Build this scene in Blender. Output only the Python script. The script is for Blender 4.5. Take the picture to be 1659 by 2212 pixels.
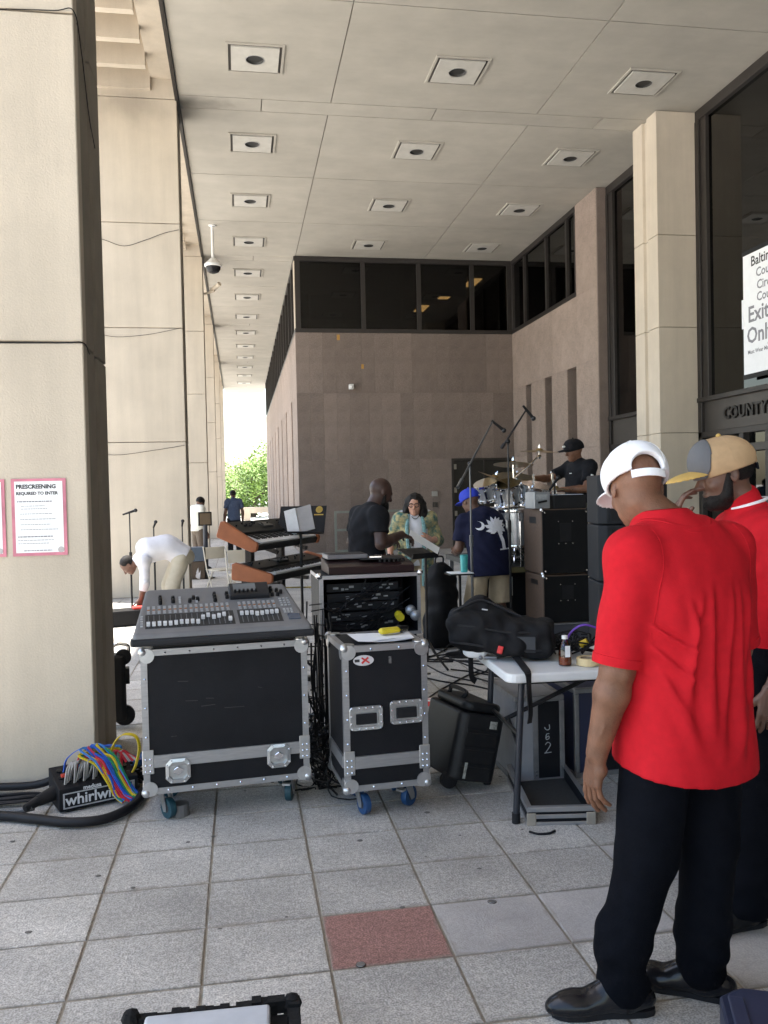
import bpy, bmesh, math, random
import numpy as np
from mathutils import Matrix, Vector, Euler

R = math.radians
random.seed(7)
for o in list(bpy.data.objects):
    bpy.data.objects.remove(o)
scene = bpy.context.scene
COL = scene.collection

# ------------------------------------------------------------------ camera
cam_d = bpy.data.cameras.new('camera')
cam = bpy.data.objects.new('camera', cam_d)
COL.objects.link(cam)
scene.camera = cam
cam_d.sensor_fit = 'AUTO'
cam_d.sensor_width = 36.0
cam_d.lens = 36.0 * 1836.0 / 2212.0
cam_d.clip_start = 0.05
cam_d.clip_end = 2000.0
YAW, PITCH, ROLL = R(9.55), R(1.37), 0.022
fw = Vector((math.sin(YAW) * math.cos(PITCH), math.cos(YAW) * math.cos(PITCH), -math.sin(PITCH)))
rt = Vector((math.cos(YAW), -math.sin(YAW), 0.0))
up = rt.cross(fw)
r3 = rt * math.cos(ROLL) - up * math.sin(ROLL)
u3 = up * math.cos(ROLL) + rt * math.sin(ROLL)
m3 = Matrix((r3, u3, -fw)).transposed()
cam.matrix_world = Matrix.Translation((0, 0, 1.62)) @ m3.to_4x4()

# ------------------------------------------------------------------ sky and sun
SUN_EL, SUN_AZ = R(73.5), R(-62)          # azimuth measured from +y towards +x
world = bpy.data.worlds.new('World')
scene.world = world
world.use_nodes = True
wn = world.node_tree
wn.nodes.clear()
w_out = wn.nodes.new('ShaderNodeOutputWorld')
w_bg = wn.nodes.new('ShaderNodeBackground')
w_sky = wn.nodes.new('ShaderNodeTexSky')
w_sky.sky_type = 'NISHITA'
w_sky.sun_disc = False
w_sky.sun_elevation = SUN_EL
w_sky.sun_rotation = SUN_AZ
w_sky.air_density = 1.3
w_sky.dust_density = 2.0
w_bg.inputs['Strength'].default_value = 0.15
wn.links.new(w_sky.outputs[0], w_bg.inputs[0])
wn.links.new(w_bg.outputs[0], w_out.inputs[0])

sun_d = bpy.data.lights.new('sun', 'SUN')
sun_d.energy = 5.0
sun_d.angle = R(0.53)
sun_d.color = (1.0, 0.95, 0.87)
sun = bpy.data.objects.new('sun', sun_d)
COL.objects.link(sun)
sdir = Vector((math.sin(SUN_AZ) * math.cos(SUN_EL), math.cos(SUN_AZ) * math.cos(SUN_EL), math.sin(SUN_EL)))
sun.rotation_euler = sdir.to_track_quat('Z', 'Y').to_euler()

# ------------------------------------------------------------------ exposure
vs = scene.view_settings
vs.view_transform = 'Standard'
vs.look = 'None'
vs.exposure = 1.86
vs.gamma = 1.0
vs.use_curve_mapping = False
scene.cycles.max_bounces = 10
scene.cycles.diffuse_bounces = 6
scene.cycles.glossy_bounces = 4
scene.cycles.transparent_max_bounces = 12
scene.cycles.sample_clamp_indirect = 8.0
scene.cycles.use_denoising = True

# ------------------------------------------------------------------ materials
MATS = {}
def mat(name, col, rough=0.6, metal=0.0, var=0.12, scale=8.0, bump=0.0, bscale=None, spec=0.5,
        speck=None, coat=0.0, objvar=0.0, stretch=None, col2=None, detail=4.0, sheen=0.0):
    """principled material with procedural colour variation, optional speckle and bump"""
    if name in MATS:
        return MATS[name]
    if max(col) < 0.03 and metal == 0 and spec == 0.5:
        spec = 0.2
    m = bpy.data.materials.new(name)
    m.use_nodes = True
    n = m.node_tree.nodes
    l = m.node_tree.links
    b = n['Principled BSDF']
    b.inputs['Roughness'].default_value = rough
    b.inputs['Metallic'].default_value = metal
    b.inputs['Specular IOR Level'].default_value = spec
    b.inputs['Coat Weight'].default_value = coat
    b.inputs['Sheen Weight'].default_value = sheen
    tc = n.new('ShaderNodeTexCoord')
    vec = tc.outputs['Object']
    if stretch:
        mp = n.new('ShaderNodeMapping')
        mp.inputs['Scale'].default_value = stretch
        l.new(vec, mp.inputs['Vector'])
        vec = mp.outputs[0]
    nz = n.new('ShaderNodeTexNoise')
    nz.inputs['Scale'].default_value = scale
    nz.inputs['Detail'].default_value = detail
    nz.inputs['Roughness'].default_value = 0.6
    l.new(vec, nz.inputs['Vector'])
    rp = n.new('ShaderNodeValToRGB')
    lo = [max(0, c * (1 - var)) for c in col]
    hi = [min(1, c * (1 + var)) for c in (col2 or col)]
    rp.color_ramp.elements[0].position = 0.3
    rp.color_ramp.elements[1].position = 0.7
    rp.color_ramp.elements[0].color = (*lo, 1)
    rp.color_ramp.elements[1].color = (*hi, 1)
    l.new(nz.outputs['Fac'], rp.inputs[0])
    colour = rp.outputs[0]
    if speck:                                       # (scale, amount, darker factor, lighter factor)
        s2 = n.new('ShaderNodeTexNoise')
        s2.inputs['Scale'].default_value = speck[0]
        s2.inputs['Detail'].default_value = 2.0
        l.new(vec, s2.inputs['Vector'])
        r2 = n.new('ShaderNodeValToRGB')
        r2.color_ramp.elements[0].position = 0.38
        r2.color_ramp.elements[1].position = 0.62
        r2.color_ramp.elements[0].color = (speck[2],) * 3 + (1,)
        r2.color_ramp.elements[1].color = (speck[3],) * 3 + (1,)
        l.new(s2.outputs['Fac'], r2.inputs[0])
        mx = n.new('ShaderNodeMix')
        mx.data_type = 'RGBA'
        mx.blend_type = 'MULTIPLY'
        mx.inputs['Factor'].default_value = speck[1]
        l.new(colour, mx.inputs['A'])
        l.new(r2.outputs[0], mx.inputs['B'])
        colour = mx.outputs['Result']
    if objvar:
        oi = n.new('ShaderNodeObjectInfo')
        mr = n.new('ShaderNodeMapRange')
        mr.inputs['To Min'].default_value = 1 - objvar
        mr.inputs['To Max'].default_value = 1 + objvar
        l.new(oi.outputs['Random'], mr.inputs['Value'])
        vm = n.new('ShaderNodeVectorMath')
        vm.operation = 'SCALE'
        l.new(colour, vm.inputs[0])
        l.new(mr.outputs[0], vm.inputs['Scale'])
        colour = vm.outputs[0]
    l.new(colour, b.inputs['Base Color'])
    if bump:
        bz = n.new('ShaderNodeTexNoise')
        bz.inputs['Scale'].default_value = bscale or scale * 6
        bz.inputs['Detail'].default_value = 3.0
        l.new(vec, bz.inputs['Vector'])
        bp = n.new('ShaderNodeBump')
        bp.inputs['Strength'].default_value = bump
        bp.inputs['Distance'].default_value = 0.01
        l.new(bz.outputs['Fac'], bp.inputs['Height'])
        l.new(bp.outputs[0], b.inputs['Normal'])
    MATS[name] = m
    return m

def glass_mat(name, tint, refl=0.08, rough=0.02):
    m = bpy.data.materials.new(name)
    m.use_nodes = True
    n = m.node_tree.nodes
    l = m.node_tree.links
    n.clear()
    out = n.new('ShaderNodeOutputMaterial')
    tr = n.new('ShaderNodeBsdfTransparent')
    tr.inputs[0].default_value = (*tint, 1)
    gl = n.new('ShaderNodeBsdfGlossy')
    gl.inputs['Roughness'].default_value = rough
    fr = n.new('ShaderNodeFresnel')
    fr.inputs['IOR'].default_value = 1.45
    mr = n.new('ShaderNodeMath')
    mr.operation = 'MULTIPLY'
    mr.inputs[1].default_value = refl / 0.04
    mr.use_clamp = True
    l.new(fr.outputs[0], mr.inputs[0])
    mx = n.new('ShaderNodeMixShader')
    l.new(mr.outputs[0], mx.inputs[0])
    l.new(tr.outputs[0], mx.inputs[1])
    l.new(gl.outputs[0], mx.inputs[2])
    l.new(mx.outputs[0], out.inputs[0])
    MATS[name] = m
    return m

def emit_mat(name, col, s):
    m = bpy.data.materials.new(name)
    m.use_nodes = True
    b = m.node_tree.nodes['Principled BSDF']
    b.inputs['Base Color'].default_value = (*col, 1)
    b.inputs['Emission Color'].default_value = (*col, 1)
    b.inputs['Emission Strength'].default_value = s
    MATS[name] = m
    return m

# ------------------------------------------------------------------ mesh building
def link_mesh(name, me, m, parent=None, smooth=False, angle=None, bevel=0.0, seg=2):
    o = bpy.data.objects.new(name, me)
    if m is not None:
        for mm in (m if isinstance(m, (list, tuple)) else [m]):
            me.materials.append(mm)
    if smooth:
        me.polygons.foreach_set('use_smooth', [True] * len(me.polygons))
        if angle:
            me.set_sharp_from_angle(angle=R(angle))
    COL.objects.link(o)
    if parent is not None:
        o.parent = parent
    if bevel:
        b = o.modifiers.new('bevel', 'BEVEL')
        b.width = bevel
        b.segments = seg
        b.limit_method = 'ANGLE'
        b.angle_limit = R(40)
    return o

I4 = Matrix.Identity(4)
def TR(x, y, z, rx=0, ry=0, rz=0):
    return Matrix.Translation((x, y, z)) @ Euler((R(rx), R(ry), R(rz))).to_matrix().to_4x4()

class MB:
    """collects simple solids and builds them as one mesh object"""
    def __init__(s):
        s.v, s.f, s.mi = [], [], []
        s.cur = 0
    def add(s, vs, fs, M=None):
        k = len(s.v)
        if M is None:
            s.v += [tuple(v) for v in vs]
        else:
            s.v += [tuple(M @ Vector(v)) for v in vs]
        s.f += [tuple(i + k for i in f) for f in fs]
        s.mi += [s.cur] * len(fs)
        return s
    def box(s, x0, x1, y0, y1, z0, z1, M=None):
        vs = [(x, y, z) for z in (z0, z1) for y in (y0, y1) for x in (x0, x1)]
        return s.add(vs, [(0, 2, 3, 1), (4, 5, 7, 6), (0, 1, 5, 4), (2, 6, 7, 3), (0, 4, 6, 2), (1, 3, 7, 5)], M)
    def cbox(s, cx, cy, cz, sx, sy, sz, M=None):
        return s.box(cx - sx / 2, cx + sx / 2, cy - sy / 2, cy + sy / 2, cz - sz / 2, cz + sz / 2, M)
    def prism(s, poly, z0, z1, M=None):
        n = len(poly)
        vs = [(x, y, z0) for x, y in poly] + [(x, y, z1) for x, y in poly]
        fs = [tuple(range(n))[::-1], tuple(range(n, 2 * n))] + [(i, (i + 1) % n, n + (i + 1) % n, n + i) for i in range(n)]
        return s.add(vs, fs, M)
    def frame(s, x0, x1, y0, y1, w, z0, z1, M=None):
        s.box(x0, x1, y0, y0 + w, z0, z1, M)
        s.box(x0, x1, y1 - w, y1, z0, z1, M)
        s.box(x0, x0 + w, y0 + w, y1 - w, z0, z1, M)
        s.box(x1 - w, x1, y0 + w, y1 - w, z0, z1, M)
        return s
    def tube(s, pts, r, n=6, M=None, cap=True):
        pts = [Vector(p) for p in pts]
        rs = r if isinstance(r, (list, tuple)) else [r] * len(pts)
        vs, fs = [], []
        T0 = (pts[1] - pts[0]).normalized()
        ref = Vector((0, 0, 1)) if abs(T0.z) < 0.9 else Vector((1, 0, 0))
        N = (ref - T0 * ref.dot(T0)).normalized()
        for i, p in enumerate(pts):
            if i == 0: T = pts[1] - pts[0]
            elif i == len(pts) - 1: T = pts[-1] - pts[-2]
            else: T = pts[i + 1] - pts[i - 1]
            T.normalize()
            N = N - T * N.dot(T)
            if N.length < 1e-6:
                N = T.orthogonal()
            N.normalize()
            B = T.cross(N)
            for k in range(n):
                a = 2 * math.pi * k / n
                vs.append(p + (N * math.cos(a) + B * math.sin(a)) * rs[i])
        for i in range(len(pts) - 1):
            for k in range(n):
                a, b = i * n + k, i * n + (k + 1) % n
                fs.append((a, b, b + n, a + n))
        if cap:
            fs.append(tuple(range(n))[::-1])
            fs.append(tuple(range((len(pts) - 1) * n, len(pts) * n)))
        return s.add(vs, fs, M)
    def cyl(s, a, b, r0, r1=None, n=12, M=None):
        return s.tube([a, b], [r0, r0 if r1 is None else r1], n, M)
    def lathe(s, prof, n=20, M=None, cap=True):
        vs, fs = [], []
        for (r, z) in prof:
            for k in range(n):
                a = 2 * math.pi * k / n
                vs.append((r * math.cos(a), r * math.sin(a), z))
        for i in range(len(prof) - 1):
            for k in range(n):
                a, b = i * n + k, i * n + (k + 1) % n
                fs.append((a, b, b + n, a + n))
        if cap:
            fs.append(tuple(range(n))[::-1])
            fs.append(tuple(range((len(prof) - 1) * n, len(prof) * n)))
        return s.add(vs, fs, M)
    def ball(s, c, r, n=10, M=None, sz=1.0):
        k = max(4, n // 2)
        prof = [(max(1e-4, r * math.sin(math.pi * i / k)), -r * sz * math.cos(math.pi * i / k)) for i in range(k + 1)]
        MM = Matrix.Translation(c)
        return s.lathe(prof, n, (M @ MM) if M is not None else MM)
    def quad(s, a, b, c, d, M=None):
        return s.add([a, b, c, d], [(0, 1, 2, 3)], M)
    def build(s, name, m, parent=None, smooth=False, angle=35, bevel=0.0, seg=2):
        me = bpy.data.meshes.new(name)
        me.from_pydata(s.v, [], s.f)
        if any(s.mi):
            me.polygons.foreach_set('material_index', s.mi)
        me.update()
        return link_mesh(name, me, m, parent, smooth, angle, bevel, seg)

def tag(o, label, cat, group=None):
    o['label'] = label
    o['category'] = cat
    if group:
        o['group'] = group
    return o
def thing(name, label, cat, loc=(0, 0, 0), rz=0.0, group=None):
    o = bpy.data.objects.new(name, None)
    o.empty_display_size = 0.2
    COL.objects.link(o)
    o.location = loc
    o.rotation_euler = (0, 0, R(rz))
    return tag(o, label, cat, group)
def struct(o):
    o['kind'] = 'structure'
    return o
def stuff(o):
    o['kind'] = 'stuff'
    return o
def copy_tree(root, loc=None, rz=None, label=None, parent=None):
    c = root.copy()
    COL.objects.link(c)
    c.parent = parent
    if loc is not None: c.location = loc
    if rz is not None: c.rotation_euler = (0, 0, R(rz))
    if label: c['label'] = label
    for ch in root.children:
        copy_tree(ch, parent=c)
    return c
def spline(pts, n=8):
    """Catmull-Rom through points"""
    P = [Vector(p) for p in pts]
    P = [P[0] * 2 - P[1]] + P + [P[-1] * 2 - P[-2]]
    out = []
    for i in range(1, len(P) - 2):
        a, b, c, d = P[i - 1], P[i], P[i + 1], P[i + 2]
        for k in range(n):
            t = k / n
            out.append(0.5 * ((2 * b) + (c - a) * t + (2 * a - 5 * b + 4 * c - d) * t * t + (3 * b - a - 3 * c + d) * t ** 3))
    out.append(P[-2])
    return out
FONT_CACHE = {}
def text_mesh(body, size, depth=0.002, align='LEFT', bold=0.0, shear=0.0, space=1.0):
    cu = bpy.data.curves.new('lettering', 'FONT')
    cu.body = body
    cu.size = size
    cu.extrude = depth
    cu.align_x = align
    cu.offset = bold
    cu.shear = shear
    cu.space_character = space
    cu.resolution_u = 2
    o = bpy.data.objects.new('lettering_curve', cu)
    COL.objects.link(o)
    dg = bpy.context.evaluated_depsgraph_get()
    me = bpy.data.meshes.new_from_object(o.evaluated_get(dg))
    bpy.data.objects.remove(o)
    return me
def text(name, body, size, M, m, parent=None, **kw):
    me = text_mesh(body, size, **kw)
    o = link_mesh(name, me, m, parent)
    o.matrix_local = M
    return o
# ================================================================== materials of the place
M_CREAM = mat('cream_precast', (0.545, 0.475, 0.38), 0.82, var=0.07, scale=1.1, bump=0.22, bscale=90, detail=8, speck=(75, 0.25, 0.92, 1.05))
M_CSIDE = mat('dark_column_side', (0.26, 0.225, 0.18), 0.85, var=0.12, scale=3, bump=0.3, bscale=80)
M_CREAM2 = mat('cream_precast_joint', (0.10, 0.085, 0.065), 0.9)
M_CEIL = mat('ceiling_plaster', (0.425, 0.398, 0.345), 0.9, var=0.07, scale=1.6, bump=0.10, bscale=45, detail=7, objvar=0.03)
def stain(m, centre, radii, strength):
    """local dirt with an uneven edge around a point of the place"""
    n, l = m.node_tree.nodes, m.node_tree.links
    b = n['Principled BSDF']
    src = b.inputs['Base Color'].links[0].from_socket
    g = n.new('ShaderNodeNewGeometry')
    sub = n.new('ShaderNodeVectorMath'); sub.operation = 'SUBTRACT'; sub.inputs[1].default_value = centre
    dv = n.new('ShaderNodeVectorMath'); dv.operation = 'DIVIDE'; dv.inputs[1].default_value = radii
    ln = n.new('ShaderNodeVectorMath'); ln.operation = 'LENGTH'
    l.new(g.outputs['Position'], sub.inputs[0]); l.new(sub.outputs[0], dv.inputs[0]); l.new(dv.outputs[0], ln.inputs[0])
    nz = n.new('ShaderNodeTexNoise'); nz.inputs['Scale'].default_value = 2.5; nz.inputs['Detail'].default_value = 5
    l.new(g.outputs['Position'], nz.inputs['Vector'])
    ad = n.new('ShaderNodeMath'); ad.operation = 'ADD'; l.new(ln.outputs['Value'], ad.inputs[0]); l.new(nz.outputs['Fac'], ad.inputs[1])
    mr = n.new('ShaderNodeMapRange'); mr.interpolation_type = 'SMOOTHSTEP'
    mr.inputs['From Min'].default_value = 0.4; mr.inputs['From Max'].default_value = 1.5
    mr.inputs['To Min'].default_value = strength; mr.inputs['To Max'].default_value = 1.0
    l.new(ad.outputs[0], mr.inputs['Value'])
    sc = n.new('ShaderNodeVectorMath'); sc.operation = 'SCALE'
    l.new(src, sc.inputs[0]); l.new(mr.outputs[0], sc.inputs['Scale'])
    l.new(sc.outputs[0], b.inputs['Base Color'])
def streaks(m, scale, lo, hi):
    """faint rain streaks and patches that run down the surface"""
    n, l = m.node_tree.nodes, m.node_tree.links
    b = n['Principled BSDF']
    src = b.inputs['Base Color'].links[0].from_socket
    g = n.new('ShaderNodeNewGeometry')
    mp = n.new('ShaderNodeMapping'); mp.inputs['Scale'].default_value = scale
    nz = n.new('ShaderNodeTexNoise'); nz.inputs['Scale'].default_value = 1.0; nz.inputs['Detail'].default_value = 6; nz.inputs['Roughness'].default_value = .65
    l.new(g.outputs['Position'], mp.inputs['Vector']); l.new(mp.outputs[0], nz.inputs['Vector'])
    mr = n.new('ShaderNodeMapRange'); mr.inputs['From Min'].default_value = .3; mr.inputs['From Max'].default_value = .7
    mr.inputs['To Min'].default_value = lo; mr.inputs['To Max'].default_value = hi
    l.new(nz.outputs['Fac'], mr.inputs['Value'])
    sc = n.new('ShaderNodeVectorMath'); sc.operation = 'SCALE'
    l.new(src, sc.inputs[0]); l.new(mr.outputs[0], sc.inputs['Scale']); l.new(sc.outputs[0], b.inputs['Base Color'])
streaks(M_CREAM, (5.0, 5.0, 0.35), 0.92, 1.06)
streaks(M_CREAM, (0.9, 0.9, 0.8), 0.93, 1.06)
streaks(M_CEIL, (0.5, 1.6, 1.0), 0.92, 1.06)
stain(M_CEIL, (-0.75, 14.22, 8.0), (1.1, 0.35, 0.5), 0.42)
stain(M_CEIL, (-0.75, 23.3, 8.0), (0.9, 0.35, 0.5), 0.5)
stain(M_CREAM, (-2.3, 5.0, 0.0), (1.4, 0.3, 0.55), 0.72)
stain(M_CREAM, (-1.6, 14.1, 7.9), (1.0, 0.3, 0.5), 0.72)
M_LAMPP = mat('lamp_plate_paint', (0.53, 0.51, 0.46), 0.7, var=0.08, scale=5, objvar=0.04)
M_GRAN = mat('brown_granite', (0.195, 0.155, 0.132), 0.85, var=0.12, scale=3, bump=0.5, bscale=55, speck=(90, 0.8, 0.62, 1.35), objvar=0.15)
M_GRANL = mat('brown_granite_light', (0.30, 0.235, 0.195), 0.85, var=0.12, scale=3, bump=0.5, bscale=55, speck=(90, 0.8, 0.62, 1.35), objvar=0.08)
M_BRONZE = mat('dark_bronze_frame', (0.035, 0.030, 0.027), 0.45, metal=0.3, var=0.1)
M_BRONZE2 = mat('bronze_spandrel', (0.060, 0.052, 0.045), 0.5, metal=0.25, var=0.1, scale=3)
M_DARK = mat('dark_room', (0.02, 0.019, 0.017), 0.9)
M_GLASS = glass_mat('tinted_glass', (0.16, 0.155, 0.14), 0.05)
M_GLASSD = glass_mat('dark_tinted_glass', (0.08, 0.08, 0.078), 0.06)
def paver(name, base, sp, edge=True, objvar=0.10):
    """split-face granite paver: fine mixed grains, soft patches, dirt packed along the joints"""
    m = mat(name, base, 0.8, var=0.10, scale=5, bump=0.25, bscale=160, speck=(150, 0.9, 1 - sp, 1 + sp * 0.8), objvar=objvar, detail=6)
    n, l = m.node_tree.nodes, m.node_tree.links
    bs = n['Principled BSDF']
    src = bs.inputs['Base Color'].links[0].from_socket
    g = n.new('ShaderNodeNewGeometry')
    n2 = n.new('ShaderNodeTexNoise'); n2.inputs['Scale'].default_value = 48; n2.inputs['Detail'].default_value = 3
    n3 = n.new('ShaderNodeTexNoise'); n3.inputs['Scale'].default_value = 1.7; n3.inputs['Detail'].default_value = 5
    for q in (n2, n3): l.new(g.outputs['Position'], q.inputs['Vector'])
    def rng(sock, a, c, lo, hi):
        r_ = n.new('ShaderNodeMapRange'); r_.inputs['From Min'].default_value = a; r_.inputs['From Max'].default_value = c
        r_.inputs['To Min'].default_value = lo; r_.inputs['To Max'].default_value = hi
        l.new(sock, r_.inputs['Value']); return r_.outputs[0]
    mu = n.new('ShaderNodeMath'); mu.operation = 'MULTIPLY'
    l.new(rng(n2.outputs['Fac'], .35, .65, 1 - sp * .55, 1 + sp * .35), mu.inputs[0]); l.new(rng(n3.outputs['Fac'], .3, .7, .80, 1.16), mu.inputs[1])
    sc = n.new('ShaderNodeVectorMath'); sc.operation = 'SCALE'
    l.new(src, sc.inputs[0]); l.new(mu.outputs[0], sc.inputs['Scale'])
    out = sc.outputs[0]
    if edge:
        tc = n.new('ShaderNodeTexCoord')
        ab = n.new('ShaderNodeVectorMath'); ab.operation = 'ABSOLUTE'; l.new(tc.outputs['Object'], ab.inputs[0])
        sx = n.new('ShaderNodeSeparateXYZ'); l.new(ab.outputs[0], sx.inputs[0])
        a1 = n.new('ShaderNodeMath'); a1.operation = 'SUBTRACT'; a1.inputs[0].default_value = PX / 2; l.new(sx.outputs[0], a1.inputs[1])
        a2 = n.new('ShaderNodeMath'); a2.operation = 'SUBTRACT'; a2.inputs[0].default_value = PY / 2; l.new(sx.outputs[1], a2.inputs[1])
        mn = n.new('ShaderNodeMath'); mn.operation = 'MINIMUM'; l.new(a1.outputs[0], mn.inputs[0]); l.new(a2.outputs[0], mn.inputs[1])
        n4 = n.new('ShaderNodeTexNoise'); n4.inputs['Scale'].default_value = 9; n4.inputs['Detail'].default_value = 4
        l.new(g.outputs['Position'], n4.inputs['Vector'])
        w = rng(n4.outputs['Fac'], .3, .75, .004, .034)
        dv = n.new('ShaderNodeMath'); dv.operation = 'DIVIDE'; l.new(mn.outputs[0], dv.inputs[0]); l.new(w, dv.inputs[1])
        fac = rng(dv.outputs[0], .2, 1.0, .62, 0.0)
        mx = n.new('ShaderNodeMix'); mx.data_type = 'RGBA'
        l.new(fac, mx.inputs['Factor']); l.new(out, mx.inputs['A']); mx.inputs['B'].default_value = (.235, .205, .16, 1)
        out = mx.outputs['Result']
    l.new(out, bs.inputs['Base Color'])
    return m
PX, PY, OX, OY = 0.4305, 0.378, 0.2635, 3.222
M_TILE = paver('granite_paver', (0.43, 0.41, 0.375), 0.34, True, 0.13)
M_TILEF = paver('granite_paver_field', (0.43, 0.41, 0.375), 0.34, False, 0.0)
M_TILES = paver('smooth_grey_paver', (0.40, 0.38, 0.36), 0.12, True, 0.04)
M_TILER = paver('red_granite_paver', (0.29, 0.155, 0.13), 0.36, True, 0.0)
M_MORTAR = mat('paver_joint_grit', (0.24, 0.21, 0.165), 0.95, var=0.3, scale=15, bump=0.3)
M_PLAZA = mat('plaza_concrete', (0.60, 0.575, 0.53), 0.85, var=0.1, scale=0.6, bump=0.1)
M_BLACK = mat('black_plastic', (0.012, 0.012, 0.013), 0.45, var=0.2)
M_BLACKM = mat('black_metal', (0.015, 0.015, 0.017), 0.35, metal=0.5, var=0.2)
M_STEEL = mat('galvanised_steel', (0.55, 0.56, 0.57), 0.35, metal=0.9, var=0.1, scale=20)
M_CHROME = mat('chrome', (0.85, 0.86, 0.88), 0.12, metal=1.0, var=0.03)
M_WHITE = mat('white_paint', (0.75, 0.75, 0.73), 0.5, var=0.04)
M_PAPER = mat('white_paper', (0.82, 0.83, 0.84), 0.7, var=0.03)
M_INK = mat('black_ink', (0.03, 0.03, 0.032), 0.7)
M_INKG = mat('grey_ink', (0.22, 0.22, 0.24), 0.7)
M_PINK = mat('pink_paper_border', (0.55, 0.19, 0.25), 0.6, var=0.25, scale=6)
M_RUBBER = mat('black_rubber', (0.014, 0.014, 0.016), 0.55, var=0.2)
M_ORANGE = mat('orange_tape', (0.45, 0.25, 0.06), 0.8)
M_ROOMLAMP = emit_mat('office_lamp', (1.0, 0.62, 0.25), 3.0)

# ------------------------------------------------------------------ ground, floor
g = MB()
g.quad((-900, -900, -0.075), (900, -900, -0.075), (900, 900, -0.075), (-900, 900, -0.075))
struct(g.build('ground', M_PLAZA))

FX0, FX1, FY0, FY1 = -4.0, 7.9, -10.0, 52.0
fl = MB()
fl.box(FX0 - 0.6, FX1 + 0.6, FY0, FY1, -0.07, -0.005)
floor = struct(fl.build('floor', M_MORTAR))

def tile_mesh(name, m):
    w, d, c, h = PX - 0.008, PY - 0.011, 0.004, 0.03
    vs = [(sx * w / 2, sy * d / 2, -h) for sx, sy in ((-1, -1), (1, -1), (1, 1), (-1, 1))]
    vs += [(sx * w / 2, sy * d / 2, -c * 0.7) for sx, sy in ((-1, -1), (1, -1), (1, 1), (-1, 1))]
    vs += [(sx * (w / 2 - c), sy * (d / 2 - c), 0) for sx, sy in ((-1, -1), (1, -1), (1, 1), (-1, 1))]
    fs = [(8, 9, 10, 11)]
    for a in (0, 4):
        fs += [(a + i, a + (i + 1) % 4, a + 4 + (i + 1) % 4, a + 4 + i) for i in range(4)]
    me = bpy.data.meshes.new(name)
    me.from_pydata(vs, [], fs)
    me.materials.append(m)
    return me, vs, fs
tm, tvs, tfs = tile_mesh('tile', M_TILE)
tm_s = tile_mesh('tile_smooth', M_TILES)[0]
tm_r = tile_mesh('tile_red', M_TILER)[0]
cells = []
i0, i1 = math.floor((FX0 - OX) / PX), math.ceil((FX1 - OX) / PX)
j0, j1 = math.floor((FY0 - OY) / PY), math.ceil((FY1 - OY) / PY)
vm = cam.matrix_world.inverted()
for i in range(i0, i1):
    for j in range(j0, j1):
        x, y = OX + (i + 0.5) * PX, OY + (j + 0.5) * PY
        p = vm @ Vector((x, y, 0))
        inview = False
        if p.z < -0.3:
            u, v = p.x / -p.z, p.y / -p.z
            inview = abs(u) < 0.47 and abs(v) < 0.66 and not (x < -0.9 and y > 4.9)
        cells.append((0 if inview else 1, -p.z if p.z < 0 else 99, i, j, x, y))
cells.sort()
rest = MB()
rr = random.Random(3)
for k, (nv, d, i, j, x, y) in enumerate(cells):
    z = rr.uniform(-0.0012, 0.0012)
    if k < 300 and nv == 0:
        me = tm
        if (i, j) == (0, -1): me = tm_r
        elif j == -1 and i in (1, 2) or (i, j) in ((3, 0), (3, -2)): me = tm_s
        o = bpy.data.objects.new('tile', me)
        COL.objects.link(o)
        o.location = (x, y, z)
        o.rotation_euler = (rr.uniform(-.002, .002), rr.uniform(-.002, .002), rr.uniform(-.004, .004))
        o.parent = floor
    else:
        rest.add([(a + x, b + y, c + z) for a, b, c in tvs], tfs)
ro = rest.build('tile_field', M_TILEF, floor)
stuff(ro)

gb = MB()
rg = random.Random(17)
for k in range(46):
    x, y = rg.uniform(-1.2, 2.2), rg.uniform(2.2, 7.5)
    r_ = rg.uniform(.006, .016)
    gb.lathe([(r_, .0022), (r_ * .7, .0034), (.001, .0036)], 7, Matrix.Translation((x, y, 0)) @ Matrix.Diagonal((1, rg.uniform(.6, 1), 1, 1)))
stuff(tag(gb.build('gum_spots', mat('old_gum', (.13, .12, .11), .9)), 'small dark flattened gum spots scattered over the pavers', 'gum'))

# ------------------------------------------------------------------ ceiling: base, panels, strips
CZ = 8.0
ce = MB()
ce.box(-0.80, 7.95, -18.0, 52.0, CZ + 0.022, CZ + 0.4)  # carried on unseen behind the camera, to cut frontal light
ceiling = struct(ce.build('ceiling', mat('ceiling_joint', (0.22, 0.205, 0.18), 0.95)))
def panel(x0, x1, y0, y1):
    e = 0.009
    b = MB()
    cx, cy = (x0 + x1) / 2, (y0 + y1) / 2
    b.box(x0 + e - cx, x1 - e - cx, y0 + e - cy, y1 - e - cy, 0, 0.022)
    o = b.build('ceiling_panel', M_CEIL, ceiling)
    o.location = (cx, cy, CZ)
    return o
XS = (-0.82, 1.62, 5.15, 7.95)
for bay in range(-3, 5):
    s0 = 14.0 + 9.14 * bay
    for a, b2 in ((-0.82, 0.5), (0.5, 3.4), (3.4, 6.35), (6.35, 7.95)):
        panel(a, b2, s0, s0 + 0.45)
    L = (9.14 - 0.45) / 3
    for q in range(3):
        for x0, x1 in zip(XS[:-1], XS[1:]):
            y0 = s0 + 0.45 + q * L
            if y0 > 23.5 and x0 > 1.5: continue
            panel(x0, x1, y0, y0 + L)
edge = MB()
edge.box(-0.875, -0.822, -18.0, 52.0, CZ - 0.04, CZ + 0.5)
edge.build('ceiling_edge_trim', M_BRONZE, ceiling)

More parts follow.
